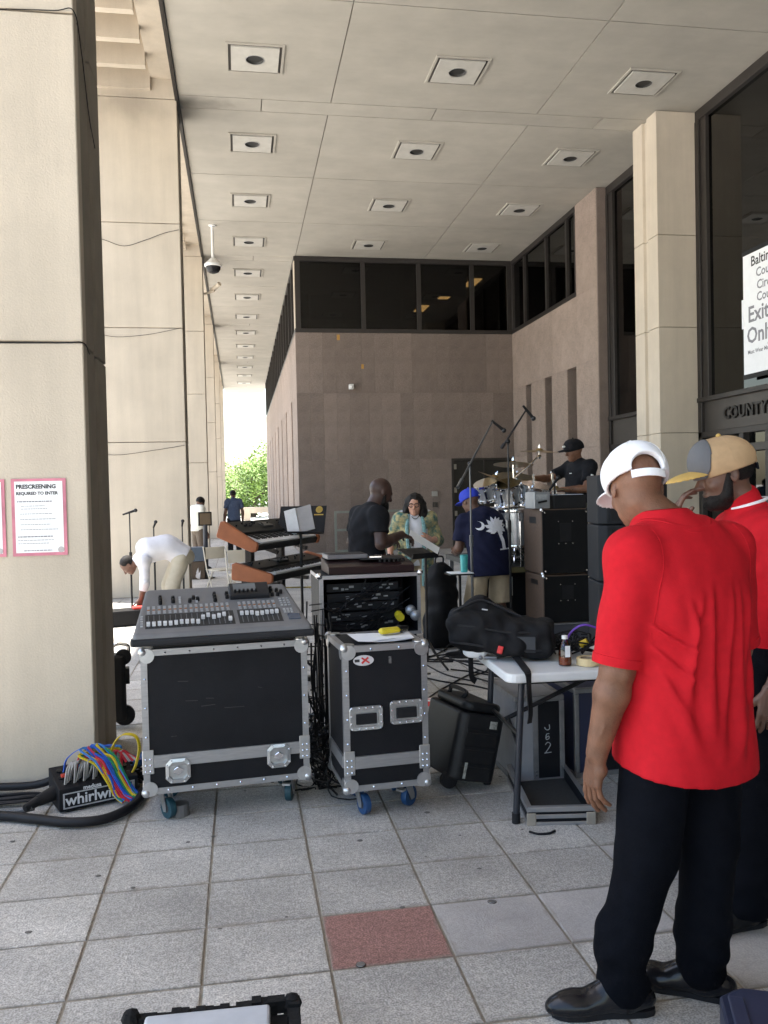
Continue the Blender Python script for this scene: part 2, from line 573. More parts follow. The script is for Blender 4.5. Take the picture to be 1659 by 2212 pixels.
# recessed lamps: one built, the rest copied
def ceiling_lamp(loc):
    t = thing('ceiling_lamp', 'square recessed ceiling lamp with a dark round opening', 'ceiling lamp', loc)
    fr = MB(); fr.frame(-0.42, 0.42, -0.42, 0.42, 0.035, -0.022, -0.001)
    fr.build('frame', M_CEIL, t)
    ba = MB(); ba.box(-0.384, 0.384, -0.384, 0.384, -0.006, -0.001)
    ba.build('groove', M_BRONZE2, t)
    pl = MB()
    n = 24
    ring = [(0.13 * math.cos(2 * math.pi * k / n), 0.13 * math.sin(2 * math.pi * k / n)) for k in range(n)]
    sq = []
    for k in range(n):
        c, s = math.cos(2 * math.pi * k / n), math.sin(2 * math.pi * k / n)
        f = 0.345 / max(abs(c), abs(s))
        sq.append((c * f, s * f))
    vs = [(x, y, -0.030) for x, y in ring] + [(x, y, -0.030) for x, y in sq] + [(x, y, -0.007) for x, y in sq]
    fs = []
    for k in range(n):
        k2 = (k + 1) % n
        fs.append((k, k2, n + k2, n + k))
        fs.append((n + k, n + k2, 2 * n + k2, 2 * n + k))
    pl.add(vs, fs)
    pl.build('plate', M_LAMPP, t)
    cn = MB(); cn.lathe([(0.128, -0.034), (0.138, -0.034), (0.138, -0.029), (0.128, -0.029)], 24, None, False)
    cn.build('ring', M_STEEL, t)
    cup = MB(); cup.lathe([(0.130, -0.0290), (0.11, -0.0085), (0.001, -0.0080)], 24, None, False)
    cup.build('reflector', mat('lamp_reflector', (0.035, 0.034, 0.032), 0.6), t)
    return t
ORD = ['nearest', 'second', 'third', 'fourth', 'fifth', 'sixth', 'seventh', 'eighth', 'ninth', 'tenth', 'eleventh', 'twelfth', 'thirteenth']
lamp0 = None
for rx, (x, side) in enumerate(((0.37, 'beside the columns'), (3.42, 'in the middle row'), (6.45, 'along the dark glass wall'))):
    for k in range(13 if rx == 0 else 4):
        y = 12.7 + 3.04 * k
        lab = '%s square recessed ceiling lamp from the camera in the row %s' % (ORD[k], side)
        if rx: lab = '%s square recessed ceiling lamp from the camera %s' % (ORD[k], side)
        if lamp0 is None:
            lamp0 = ceiling_lamp((x, y, CZ)); o = lamp0
            o['label'] = lab
        else:
            o = copy_tree(lamp0, (x, y, CZ), 0, lab)
        o['group'] = 'recessed ceiling lamps'

# ------------------------------------------------------------------ outer coffers beyond the columns
cof = thing('coffered_soffit', 'cream ribbed coffer soffit between the left columns and open sky', 'soffit', (0, 0, CZ))
b = MB(); b.box(-3.05, -0.88, -18.0, 52.0, 0.62, 0.8)
b.build('coffer_top', M_CREAM, cof)
b = MB(); b.box(-3.25, -3.05, -18.0, 52.0, 0.0, 0.8)
b.build('edge_beam', M_CREAM, cof)
b = MB(); b.box(-0.07, 0.07, 0, 0, 0, 0)
ribm = MB(); ribm.box(-3.045, -1.25, -0.06, 0.06, 0.10, 0.62)
r0 = ribm.build('rib', M_CREAM, cof)
r0.location = (0, 10.4, 0)
inner = MB(); inner.box(-1.25, -0.885, -18.0, 52.0, 0.30, 0.62)
inner.build('inner_ledge', M_CREAM, cof)
for k in range(1, 56):
    y = 10.4 + k * 0.745
    if y > 51: break
    c = r0.copy(); COL.objects.link(c); c.parent = cof; c.location = (0, y, 0)
for k in range(1, 19):
    c = r0.copy(); COL.objects.link(c); c.parent = cof; c.location = (0, 10.4 - k * 0.745, 0)

# ------------------------------------------------------------------ left columns
def column(loc, label, w=2.2, th=0.87, joints=(2.5, 4.33, 6.0, 7.98), ztop=8.0):
    t = thing('concrete_column', label, 'column', loc, group='precast columns')
    core = MB(); core.box(-w + 0.06, -0.09, 0.05, th - 0.05, 0, ztop - 0.01)
    core.build('core', M_CREAM2, t)
    zs = [0.0] + list(joints) + [8.6]
    for a, c in zip(zs[:-1], zs[1:]):
        if a >= ztop: break
        c = min(c, ztop)
        if c - a < 0.05: continue
        e = 0.005
        p = MB(); p.prism([(-w, 0), (-0.004, 0), (-0.004, 0.115), (-0.08, 0.115), (-0.08, th), (-w, th)], a + e, c - e)
        p.build('panel', M_CREAM, t, bevel=0.006, seg=1)
        p = MB()                                         # darker brown side panel facing the portico, with a groove
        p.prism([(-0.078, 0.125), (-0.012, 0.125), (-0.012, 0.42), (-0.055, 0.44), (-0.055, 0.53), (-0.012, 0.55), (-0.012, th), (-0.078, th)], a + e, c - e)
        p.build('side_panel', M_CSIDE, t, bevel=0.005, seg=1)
    return t
CY0 = 5.03
cl = ['nearest wide cream precast column with pink bordered notices taped on', 'second cream precast column from the camera behind the bending man',
      'third cream precast column from the camera on the left', 'fourth cream precast column from the camera on the left',
      'fifth cream precast column from the camera on the left', 'farthest cream precast column on the left by the bright opening']
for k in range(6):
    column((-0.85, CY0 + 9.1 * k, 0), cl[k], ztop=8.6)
# right pillar in front of the glass wall
t = thing('concrete_pillar', 'cream precast pillar with a vertical groove against the dark glass wall', 'pillar', (7.12, 13.6, 0))
zs = [0.0, 0.9, 2.52, 4.33, 5.9, 7.995]
for a, c in zip(zs[:-1], zs[1:]):
    p = MB(); th = 0.87
    p.prism([(0, 0), (0.72, 0), (0.72, th), (0, th), (0, th * 0.60), (0.05, th * 0.60 - 0.02), (0.05, th * 0.40 + 0.02), (0, th * 0.40)], a + 0.004, c - 0.004)
    p.build('panel', M_CREAM, t, bevel=0.006, seg=1)
core = MB(); core.box(0.06, 0.70, 0.05, 0.82, 0, 7.98); core.build('core', M_CREAM2, t)

# ------------------------------------------------------------------ right glass wall (two bays)
def mull(t, x0, x1, y0, y1, z0, z1, name='mullion', m=None):
    b = MB(); b.box(x0, x1, y0, y1, z0, z1)
    return b.build(name, m or M_BRONZE, t, bevel=0.006, seg=1)
def glass_wall(label, ya, yb, divs, door_from=None):
    t = thing('glass_wall', label, 'glass wall', (0, 0, 0))
    X = 7.85
    zc = [2.42, 2.52, 3.03, 3.11]
    mull(t, X - 0.02, X + 0.14, ya, yb, 7.82, 7.995, 'head_rail')
    mull(t, X - 0.05, X + 0.14, ya, yb, 3.03, 3.11, 'transom')
    mull(t, X - 0.03, X + 0.14, ya, yb, 2.42, 2.52, 'transom')
    sp = MB(); sp.box(X + 0.03, X + 0.10, ya, yb, 2.52, 3.03); sp.build('spandrel', M_BRONZE2, t)
    mull(t, X - 0.03, X + 0.14, ya, ya + 0.10, 0, 7.82)
    mull(t, X - 0.03, X + 0.14, yb - 0.12, yb, 0, 7.82)
    mull(t, X + 0.0, X + 0.12, yb - 0.30, yb - 0.12, 3.11, 7.82)
    for y in divs:
        mull(t, X - 0.0, X + 0.14, y - 0.05, y + 0.05, 3.11, 7.82)
        mull(t, X - 0.03, X + 0.14, y - 0.05, y + 0.05, 0.0, 2.42)
    ys = [ya + 0.1] + list(divs) + [yb - 0.12]
    for a, c in zip(ys[:-1], ys[1:]):
        p = MB(); p.box(X + 0.06, X + 0.072, a, c, 3.11, 7.82); p.build('pane', M_GLASSD, t)
        p = MB(); p.box(X + 0.06, X + 0.072, a, c, 0.1, 2.42); p.build('pane', M_GLASSD, t)
    bk = MB(); bk.box(X + 1.5, X + 1.6, ya, yb, 0, 8); bk.box(X + 0.1, X + 1.6, ya, yb, -0.02, 0.0); bk.box(X + 0.1, X + 1.6, ya, yb, 8.0, 8.05)
    bk.box(X + 0.15, X + 1.5, ya - 0.05, ya, 0, 8); bk.box(X + 0.15, X + 1.5, yb, yb + 0.05, 0, 8)
    bk.build('dark_interior', M_DARK, t)
    return t
gw = glass_wall('dark tinted glass entrance wall with raised county lettering on the spandrel', -18.0, 13.60, (-14.0, -10.0, -6.0, -2.0, 1.0, 3.5, 6.0, 8.6, 11.0))  # near bay carried on unseen behind the camera, blocking light from there
glass_wall('narrow dark glass bay between the cream pillar and brown granite pier', 14.46, 17.24, ())
# entrance doors below the transom in the near bay
for y in (12.30, 11.62):
    mull(gw, 7.80, 7.97, y - 0.06, y + 0.06, 0.0, 2.42, 'door_frame')
mull(gw, 7.79, 7.97, 11.06, 13.46, 2.13, 2.25, 'door_head', M_BRONZE2)
text('lettering', 'COUNTY', 0.27, Matrix(((0, 0, -1, 7.868), (-1, 0, 0, 12.87), (0, 1, 0, 2.69), (0, 0, 0, 1))), mat('bronze_letters', (0.022, 0.019, 0.017), 0.4, metal=0.4), gw, depth=0.022, bold=0.006, space=1.05)

# notice hung on the glass
t = thing('exit_notice', 'large white exit only notice in black trim hanging on the dark glass', 'notice', (7.80, 12.17, 3.28))
b = MB(); b.box(-0.012, 0.0, -1.25, 0.0, 0.03, 1.86); b.build('sheet', M_PAPER, t)
for z in (-0.04, 1.86):
    b = MB(); b.box(-0.016, 0.008, -1.27, 0.02, z, z + 0.07); b.build('trim', M_BLACK, t)
def side_text(s, size, z, bold=0.0, m=M_INK, y=-0.62):
    text('lettering', s, size, Matrix(((0, 0, -1, -0.0135), (-1, 0, 0, y), (0, 1, 0, z), (0, 0, 0, 1))), m, t, depth=0.0006, align='CENTER', bold=bold)
side_text('Baltimore', 0.21, 1.66, 0.003); side_text('County', 0.19, 1.47, 0.003, M_INKG); side_text('Circuit', 0.19, 1.28, 0.003, M_INKG); side_text('Courts', 0.19, 1.10, 0.003, M_INKG)
side_text('Exit', 0.34, 0.82, 0.006, M_INKG, -0.38); side_text('Only', 0.34, 0.50, 0.006, M_INKG, -0.42); side_text('Must Wear Mask', 0.085, 0.335, 0.001, M_INKG, -0.40)
b = MB(); b.box(-0.01, -0.004, 0.01, 0.05, 0.75, 1.2); b.build('side_sheet', M_PAPER, t)

# ------------------------------------------------------------------ brown granite block
blk = thing('granite_block', 'brown granite court building block with dark clerestory windows', 'building', (0, 0, 0))
XB0, XB1, YB, YE = 1.56, 7.62, 23.0, 49.5
core = MB()
core.box(XB0 + 0.05, 12.0, YB + 0.05, YE, 0, 5.93)
core.build('wall_core', M_GRAN, blk)
def gpanel(x0, x1, y0, y1, z0, z1, m=M_GRAN):
    b = MB(); e = 0.0015
    cx, cy, cz = (x0 + x1) / 2, (y0 + y1) / 2, (z0 + z1) / 2
    dx, dy, dz = (x1 - x0) / 2, (y1 - y0) / 2, (z1 - z0) / 2
    if dx > dy: dx -= e
    else: dy -= e
    b.box(-dx, dx, -dy, dy, -dz + e, dz - e)
    o = b.build('stone_panel', m, blk)
    o.location = (cx, cy, cz)
    return o
rr = random.Random(11)
for (z0, z1) in ((0, 2.5), (2.5, 4.32), (4.32, 5.95)):
    x = XB0
    while x < XB1 - 0.01:
        w = rr.choice((0.36, 0.36, 0.52, 0.70))
        x2 = min(XB1, x + w)
        if XB1 - x2 < 0.2: x2 = XB1
        if z0 == 0 and x2 > 5.82:
            if x < 5.82: gpanel(x, 5.82, YB + rr.uniform(0, .004), YB + 0.05, z0, z1)
            break
        gpanel(x, x2, YB + rr.uniform(0, .004), YB + 0.05, z0, z1)
        x = x2
# long side wall receding to the open end
y = YB + 0.051
k = 0
while y < YE:
    y2 = min(YE, y + 1.52)
    gpanel(XB0, XB0 + 0.05, y, y2, 4.32, 5.95, M_GRANL)
    if k % 2 == 1:
        gpanel(XB0 + 0.001, XB0 + 0.05, y, y + 0.5, 0, 4.32, M_GRANL)
        gpanel(XB0 + 0.001, XB0 + 0.05, y + 1.0, y2, 0, 4.32, M_GRANL)
        s = MB(); s.box(XB0 + 0.045, XB0 + 0.05, y + 0.5, y + 1.0, 0, 4.32); s.build('slot', M_GRAN, blk)
    else:
        gpanel(XB0, XB0 + 0.05, y, y2, 0, 4.32, M_GRANL)
    y = y2; k += 1
# right return wall with three slots
XR = 7.62
segs = [(17.24, 18.44, 0), (18.44, 18.99, 1), (18.99, 20.0, 0), (20.0, 20.48, 1), (20.48, 21.5, 0), (21.5, 21.92, 1), (21.92, 23.0, 0)]
for y0, y1, slot in segs:
    if slot:
        s = MB(); s.box(XR + 0.30, XR + 0.34, y0, y1, 0, 4.38); s.build('slot', M_GRAN, blk)
        s = MB(); s.box(XR + 0.02, XR + 0.30, y0 - 0.02, y0, 0, 4.38); s.box(XR + 0.02, XR + 0.30, y1, y1 + 0.02, 0, 4.38); s.build('slot_reveal', M_GRAN, blk)
    else:
        if y0 == 17.24: y0 = 17.24
        gpanel(XR, XR + 0.30, y0, y1, 0, 2.5, M_GRANL)
        gpanel(XR, XR + 0.30, y0, y1, 2.5, 4.38, M_GRANL)
y = 17.24
for y2 in (18.38, 19.9, 21.4, 23.0):
    gpanel(XR + 0.001, XR + 0.35, y, y2, 4.38, 5.95, M_GRANL); y = y2
gpanel(XR, XR + 0.35, 17.24, 18.38, 5.95, 7.995, M_GRANL)
pf = MB(); pf.box(XR + 0.004, XR + 0.35, 17.20, 17.239, 0, 7.99); pf.build('pier_face', M_GRAN, blk)
# clerestory: back face
def clere(name, boxes, panes):
    for bx in boxes:
        b = MB(); b.box(*bx); b.build('window_frame', M_BRONZE, blk, bevel=0.004, seg=1)
    for bx in panes:
        b = MB(); b.box(*bx); b.build('window_pane', M_GLASS, blk)
xs = [1.60, 3.43, 4.98, 6.49, 7.62]
bx = [(1.56, 7.62, YB, YB + 0.16, 7.86, 7.99), (1.56, 7.62, YB, YB + 0.16, 5.95, 6.06), (1.56, 1.72, YB, YB + 0.16, 6.06, 7.86), (7.50, 7.62, YB, YB + 0.16, 6.06, 7.86)]
bx += [(x - 0.06, x + 0.06, YB, YB + 0.16, 6.06, 7.86) for x in xs[1:-1]]
pn = [(a, c, YB + 0.06, YB + 0.07, 6.06, 7.86) for a, c in zip([1.72] + xs[1:-1], xs[1:-1] + [7.5])]
clere('back', bx, pn)
# clerestory: right return
bx = [(XR, XR + 0.16, 18.38, 23.0, 7.86, 7.99), (XR, XR + 0.16, 18.38, 23.0, 5.951, 6.06), (XR, XR + 0.16, 18.38, 18.46, 6.06, 7.86)]
bx += [(XR, XR + 0.16, y - 0.05, y + 0.05, 6.06, 7.86) for y in (18.95, 20.3, 21.95)]
bx += [(XR, XR + 0.16, 22.9, 22.999, 6.06, 7.86)]
pn = [(XR + 0.06, XR + 0.07, a, c, 6.06, 7.86) for a, c in ((18.46, 18.95), (18.95, 20.3), (20.3, 21.95), (21.95, 22.9))]
clere('return', bx, pn)
# clerestory: long side, close fins
b = MB(); b.box(XB0, XB0 + 0.12, YB + 0.16, YE, 7.86, 7.99); b.box(XB0, XB0 + 0.12, YB + 0.16, YE, 5.95, 6.06); b.build('window_frame', M_BRONZE, blk)
b = MB(); b.box(XB0 + 0.06, XB0 + 0.07, YB + 0.16, YE, 6.06, 7.86); b.build('window_pane', M_GLASSD, blk)
for k in range(17):
    y = YB + 1.0 + k * 1.52
    b = MB(); b.box(XB0 - 0.03, XB0 + 0.12, y - 0.05, y + 0.05, 6.06, 7.86); b.build('mullion', M_BRONZE, blk)
b = MB(); b.box(XB0 - 0.004, XB0 + 0.02, YB - 0.004, YB + 0.30, 6.06, 7.86); b.build('corner_post', M_CREAM, blk)
# dim offices behind the clerestory
b = MB()
b.box(1.7, 12, 31, 31.1, 5.9, 8.0); b.box(1.7, 12, 23.2, 31, 7.96, 8.0); b.box(1.7, 12, 23.2, 31, 5.94, 5.96); b.box(7.9, 12, 17.5, 23.2, 5.94, 5.96); b.box(12, 12.1, 17.5, 31, 5.9, 8)
b.box(7.9, 12, 17.4, 17.5, 5.9, 8.0); b.box(7.9, 12, 17.5, 23.2, 7.96, 8.0)
b.build('office_shell', mat('office_dim', (0.10, 0.09, 0.075), 0.9), blk)
b = MB()
for (x, y) in ((7.15, 25.3), (6.75, 27.0), (6.35, 29.0)):
    b.box(x - 0.17, x + 0.17, y - 0.5, y + 0.5, 7.93, 7.95)
for q in range(5):
    b.box(9.6 + q * 0.10, 9.65 + q * 0.10, 20.0, 21.6, 7.93, 7.95)
b.build('office_lamp', M_ROOMLAMP, blk)
b = MB(); b.box(4.62, 4.74, 23.9, 24.0, 6.0, 7.95); b.box(2.0, 2.07, 23.8, 23.9, 6.0, 7.5); b.build('blind_edge', mat('yellowish_blind', (0.35, 0.30, 0.15), 0.8), blk)
b = MB(); b.box(1.72, 3.37, 23.3, 23.32, 7.05, 7.86); b.box(5.05, 6.4, 23.3, 23.32, 7.05, 7.86); b.build('blind', mat('grey_blind', (0.10, 0.10, 0.09), 0.9), blk)
b = MB()
for q in range(16):
    x = 1.9 + q * 0.35 + rr.uniform(-.1, .1); h = rr.uniform(.15, .6)
    b.box(x, x + rr.uniform(.1, .4), 24.2, 24.5, 6.0, 6.0 + h)
b.build('office_clutter', mat('office_clutter', (0.12, 0.11, 0.10), 0.8, var=0.5, scale=3), blk)
# door in the back wall
b = MB(); b.box(5.84, 7.60, YB + 0.02, YB + 0.045, 0, 2.45); b.build('door', mat('dark_green_door', (0.028, 0.026, 0.022), 0.5), blk)
b = MB(); b.box(5.80, 5.86, YB - 0.03, YB + 0.05, 0, 2.5); b.box(5.86, 7.61, YB - 0.03, YB + 0.05, 2.45, 2.5); b.box(6.72, 6.76, YB + 0.0, YB + 0.045, 0, 2.45); b.build('door_frame', M_BRONZE, blk)
b = MB()
for z in (2.2, 1.55, 0.9): b.box(5.86, 5.94, YB - 0.005, YB + 0.02, z, z + 0.14)
b.build('hinge', mat('door_hinge', (0.3, 0.28, 0.24), 0.5, metal=0.6), blk)
b = MB(); b.box(5.22, 5.38, YB - 0.06, YB, 1.46, 1.60); b.build('wall_box', mat('grey_box', (0.33, 0.32, 0.29), 0.6), blk, bevel=0.01)
b = MB(); b.box(5.24, 5.38, YB - 0.03, YB, 1.16, 1.30); b.build('wall_plate', M_BRONZE2, blk)
b = MB(); b.box(2.68, 2.76, YB - 0.003, YB, 5.75, 5.90); b.box(3.33, 3.40, YB - 0.003, YB, 4.98, 5.10); b.build('tape_scrap', M_ORANGE, blk)
b = MB(); b.cbox(3.03, YB - 0.09, 4.48, 0.12, 0.16, 0.13); b.cyl((3.03, YB - 0.17, 4.46), (3.05, YB - 0.22, 4.44), 0.05, 0.05); b.build('wall_camera', M_WHITE, blk, bevel=0.01)

# ------------------------------------------------------------------ far end: parapet, trees, sky beyond
t = thing('parapet_wall', 'low cream parapet wall at the bright open end', 'wall', (0, 55.5, 0))
b = MB(); b.box(-8, 14, 0, 0.35, 0.42, 0.80); b.build('coping', M_CREAM, t)
b = MB()
for k in range(12): b.box(-7.6 + k * 1.9, -7.0 + k * 1.9, 0.05, 0.30, -0.06, 0.42)
b.build('pier', M_CREAM, t)
M_LEAF = mat('leaf_green', (0.11, 0.19, 0.035), 0.6, var=0.5, scale=0.9, col2=(0.17, 0.27, 0.05))
M_BARK = mat('bark', (0.09, 0.065, 0.045), 0.9, var=0.3, bump=0.5)
def tree(label, x, y, h, rad, seed, zb=-0.06):
    rg = random.Random(seed)
    t = thing('broadleaf_tree', label, 'tree', (x, y, zb), group='trees beyond the open end')
    tr = MB(); tr.tube(spline([(0, 0, 0), (0.1, 0.05, h * .3), (-0.05, 0.1, h * .6), (0, 0, h * .85)], 4), [0.22 - 0.012 * i for i in range(13)], 8)
    for k in range(7):
        a = rg.uniform(0, 6.3); z = h * rg.uniform(.3, .6)
        tr.tube([(0, 0, z), (math.cos(a) * rad * .45, math.sin(a) * rad * .45, z + h * .17), (math.cos(a) * rad * .75, math.sin(a) * rad * .75, z + h * .25)], [0.08, 0.05, 0.02], 6)
    tr.build('trunk', M_BARK, t, smooth=True)
    cr = MB()
    cl = [(rg.gauss(0, .42) * rad, rg.gauss(0, .42) * rad, h * rg.uniform(.12, 1.0), rg.uniform(.28, .5) * rad) for _ in range(34)]
    vs, fs = [], []
    for (cx, cy, cz, r) in cl:
        for _ in range(170):
            d = Vector((rg.gauss(0, 1), rg.gauss(0, 1), rg.gauss(0, .8))).normalized() * r * rg.uniform(.45, 1.05)
            p = Vector((cx, cy, cz)) + d
            s = rg.uniform(.07, .15)
            q = Euler((rg.uniform(-.9, .9), rg.uniform(-.9, .9), rg.uniform(0, 6.3))).to_matrix()
            k = len(vs)
            for a, b2 in ((-1, 0), (0, -.55), (1.1, 0), (0, .55)):
                vs.append(tuple(p + q @ Vector((a * s, b2 * s, 0.12 * s * abs(a)))))
            fs.append((k, k + 1, k + 2, k + 3))
    cr.add(vs, fs)
    cr.build('crown', M_LEAF, t)
tree('bright green tree seen in the opening, behind the walking man', 0.9, 64, 3.6, 2.2, 5)
tree('taller green tree at the right edge of the opening, behind the parapet', 3.2, 66, 5.2, 2.5, 6)
tree('low green tree at the left edge of the opening, behind the parapet', -1.4, 70, 2.6, 2.2, 8)
tree('darker green tree far behind the other trees', 2.0, 84, 5.2, 3.6, 9)
# ================================================================== sculpted bodies
class SDF:
    """signed distance grid; solids are blended smoothly and skinned with surface nets"""
    def __init__(s, lo, hi, h):
        s.lo = np.array(lo, np.float32); s.h = h
        s.n = np.ceil((np.array(hi) - np.array(lo)) / h).astype(int) + 1
        s.S = np.full(tuple(s.n), 1.0, np.float32)
    def sub(s, lo, hi):
        a = np.clip(np.floor((np.array(lo) - s.lo) / s.h).astype(int), 0, s.n)
        b = np.clip(np.ceil((np.array(hi) - s.lo) / s.h).astype(int) + 1, 0, s.n)
        if np.any(b <= a): return None
        sl = tuple(slice(i, j) for i, j in zip(a, b))
        ax = [(s.lo[i] + np.arange(a[i], b[i]) * s.h).astype(np.float32) for i in range(3)]
        return sl, ax[0][:, None, None], ax[1][None, :, None], ax[2][None, None, :]
    def join(s, sl, d, k, neg=False):
        a = s.S[sl]
        if neg:
            d = -d
            hh = np.clip(0.5 - 0.5 * (a - d) / max(k, 1e-5), 0, 1)
            s.S[sl] = a * (1 - hh) + d * hh + k * hh * (1 - hh)
        else:
            hh = np.clip(0.5 + 0.5 * (a - d) / max(k, 1e-5), 0, 1)
            s.S[sl] = a * (1 - hh) + d * hh - k * hh * (1 - hh)
    def caps(s, a, b, ra, rb, k=0.02, ax=None, f=1.0, neg=False):
        a = np.array(a, float); b = np.array(b, float)
        rm = max(ra, rb) + 2.0 * k + 3 * s.h
        q = s.sub(np.minimum(a, b) - rm, np.maximum(a, b) + rm)
        if q is None: return s
        sl, X, Y, Z = q
        ab = b - a; L2 = max(float(ab @ ab), 1e-9)
        px, py, pz = X - a[0], Y - a[1], Z - a[2]
        t = np.clip((px * ab[0] + py * ab[1] + pz * ab[2]) / L2, 0, 1)
        dx, dy, dz = px - t * ab[0], py - t * ab[1], pz - t * ab[2]
        if ax is not None:
            ax = np.array(ax, float); ax = ax / np.linalg.norm(ax)
            c = (dx * ax[0] + dy * ax[1] + dz * ax[2]) * (f - 1)
            dx, dy, dz = dx + c * ax[0], dy + c * ax[1], dz + c * ax[2]
        d = np.sqrt(dx * dx + dy * dy + dz * dz) - (ra + (rb - ra) * t)
        if f > 1: d = d / (0.5 + 0.5 * f)
        s.join(sl, d.astype(np.float32), k, neg)
        return s
    def ell(s, c, r, k=0.02, A=None, neg=False, p=2.0):
        c = np.array(c, float)
        rm = max(r) + 2.0 * k + 3 * s.h
        q = s.sub(c - rm, c + rm)
        if q is None: return s
        sl, X, Y, Z = q
        px, py, pz = X - c[0], Y - c[1], Z - c[2]
        if A is not None:
            A = np.array(A, float)
            u = [px * A[i][0] + py * A[i][1] + pz * A[i][2] for i in range(3)]
        else:
            u = [px + 0 * py + 0 * pz, py + 0 * px + 0 * pz, pz + 0 * px + 0 * py]
        if p == 2.0:
            k0 = np.sqrt(sum((u[i] / r[i]) ** 2 for i in range(3)))
            k1 = np.sqrt(sum((u[i] / (r[i] * r[i])) ** 2 for i in range(3)))
            d = k0 * (k0 - 1.0) / np.maximum(k1, 1e-6)
        else:
            k0 = sum(np.abs(u[i] / r[i]) ** p for i in range(3)) ** (1 / p)
            d = (k0 - 1.0) * min(r)
        s.join(sl, d.astype(np.float32), k, neg)
        return s
    def loft(s, lev, k=0.02, p=2.3):
        """levels (z, cx, cy, rx, ry) rising in z"""
        lev = np.array(lev, float)
        z0, z1 = lev[0, 0], lev[-1, 0]
        rm = lev[:, 3:].max() + 2 * k + 3 * s.h
        q = s.sub((lev[:, 1].min() - rm, lev[:, 2].min() - rm, z0 - rm * .3), (lev[:, 1].max() + rm, lev[:, 2].max() + rm, z1 + rm * .3))
        sl, X, Y, Z = q
        zz = Z[0, 0, :]
        # smooth interpolation of the profile
        tz = np.linspace(z0, z1, 80)
        prof = []
        for i in range(1, 5):
            y = np.interp(tz, lev[:, 0], lev[:, i])
            ker = np.hanning(13); ker /= ker.sum()
            y = np.convolve(np.pad(y, 6, mode='edge'), ker, 'valid')
            prof.append(np.interp(np.clip(zz, z0, z1), tz, y)[None, None, :])
        cx, cy, rx, ry = prof
        k0 = (np.abs((X - cx) / rx) ** p + np.abs((Y - cy) / ry) ** p) ** (1 / p)
        d = (k0 - 1) * np.minimum(rx, ry)
        dz = np.maximum(z0 - Z, Z - z1)
        d = np.where(dz > 0, np.sqrt(np.maximum(d, 0) ** 2 + dz ** 2), d)
        s.join(sl, d.astype(np.float32), k)
        return s
    def grid(s):
        ax = [s.lo[i] + np.arange(s.n[i]) * s.h for i in range(3)]
        return ax[0][:, None, None], ax[1][None, :, None], ax[2][None, None, :]
    def cut(s, p, n):
        X, Y, Z = s.grid()
        n = np.array(n, float); n /= np.linalg.norm(n)
        s.S = np.maximum(s.S, ((X - p[0]) * n[0] + (Y - p[1]) * n[1] + (Z - p[2]) * n[2]).astype(np.float32))
        return s
    def disp(s, fn):
        s.S = s.S + fn(*s.grid()).astype(np.float32)
        return s
    def mesh(s, name, m, parent=None, relax=1):
        S = np.pad(s.S, 1, constant_values=1.0)
        lo = s.lo - s.h
        ins = S < 0
        nx, ny, nz = S.shape
        cnt = np.zeros((nx - 1, ny - 1, nz - 1), np.uint8)
        for i in (0, 1):
            for j in (0, 1):
                for k in (0, 1):
                    cnt += ins[i:nx - 1 + i, j:ny - 1 + j, k:nz - 1 + k]
        act = (cnt > 0) & (cnt < 8)
        idx = np.argwhere(act)
        ids = np.full(act.shape, -1, np.int32)
        ids[act] = np.arange(len(idx))
        acc = np.zeros((len(idx), 3)); num = np.zeros(len(idx))
        cor = np.array([(i, j, k) for i in (0, 1) for j in (0, 1) for k in (0, 1)])
        val = np.stack([S[idx[:, 0] + c[0], idx[:, 1] + c[1], idx[:, 2] + c[2]] for c in cor], 1)
        for a in range(8):
            for b in range(a + 1, 8):
                if np.abs(cor[a] - cor[b]).sum() != 1: continue
                va, vb = val[:, a], val[:, b]
                x = (va < 0) != (vb < 0)
                t = np.where(x, va / np.where(x, va - vb, 1), 0)
                p = cor[a][None, :] + t[:, None] * (cor[b] - cor[a])[None, :]
                acc[x] += p[x]; num[x] += 1
        V = (idx + acc / num[:, None]) * s.h + lo
        F = []
        for ax in range(3):
            d = np.zeros(3, int); d[ax] = 1
            sl0 = tuple(slice(0, S.shape[i] - d[i]) for i in range(3))
            sl1 = tuple(slice(d[i], S.shape[i]) for i in range(3))
            ch = np.argwhere(ins[sl0] != ins[sl1])
            o1, o2 = [(1, 2), (2, 0), (0, 1)][ax]
            e1 = np.zeros(3, int); e1[o1] = 1
            e2 = np.zeros(3, int); e2[o2] = 1
            q = [ids[tuple((ch - w).T)] for w in (0 * e1, e1, e1 + e2, e2)]
            flip = ins[tuple(ch.T)]
            f = np.stack(q, 1)
            f[~flip] = f[~flip][:, ::-1]
            F.append(f)
        F = np.concatenate(F)
        F = F[(F >= 0).all(1)]
        for _ in range(relax):
            A = np.zeros_like(V); c = np.zeros(len(V))
            for a, b in ((0, 1), (1, 2), (2, 3), (3, 0)):
                np.add.at(A, F[:, a], V[F[:, b]]); np.add.at(c, F[:, a], 1)
                np.add.at(A, F[:, b], V[F[:, a]]); np.add.at(c, F[:, b], 1)
            V = V * 0.45 + 0.55 * A / np.maximum(c, 1)[:, None]
        me = bpy.data.meshes.new(name)
        me.vertices.add(len(V)); me.vertices.foreach_set('co', V.astype(np.float32).ravel())
        me.loops.add(F.size); me.loops.foreach_set('vertex_index', F.astype(np.int32).ravel())
        me.polygons.add(len(F))
        me.polygons.foreach_set('loop_start', np.arange(0, F.size, 4, dtype=np.int32))
        me.polygons.foreach_set('use_smooth', np.ones(len(F), bool))
        me.update(calc_edges=True)
        return link_mesh(name, me, m, parent)

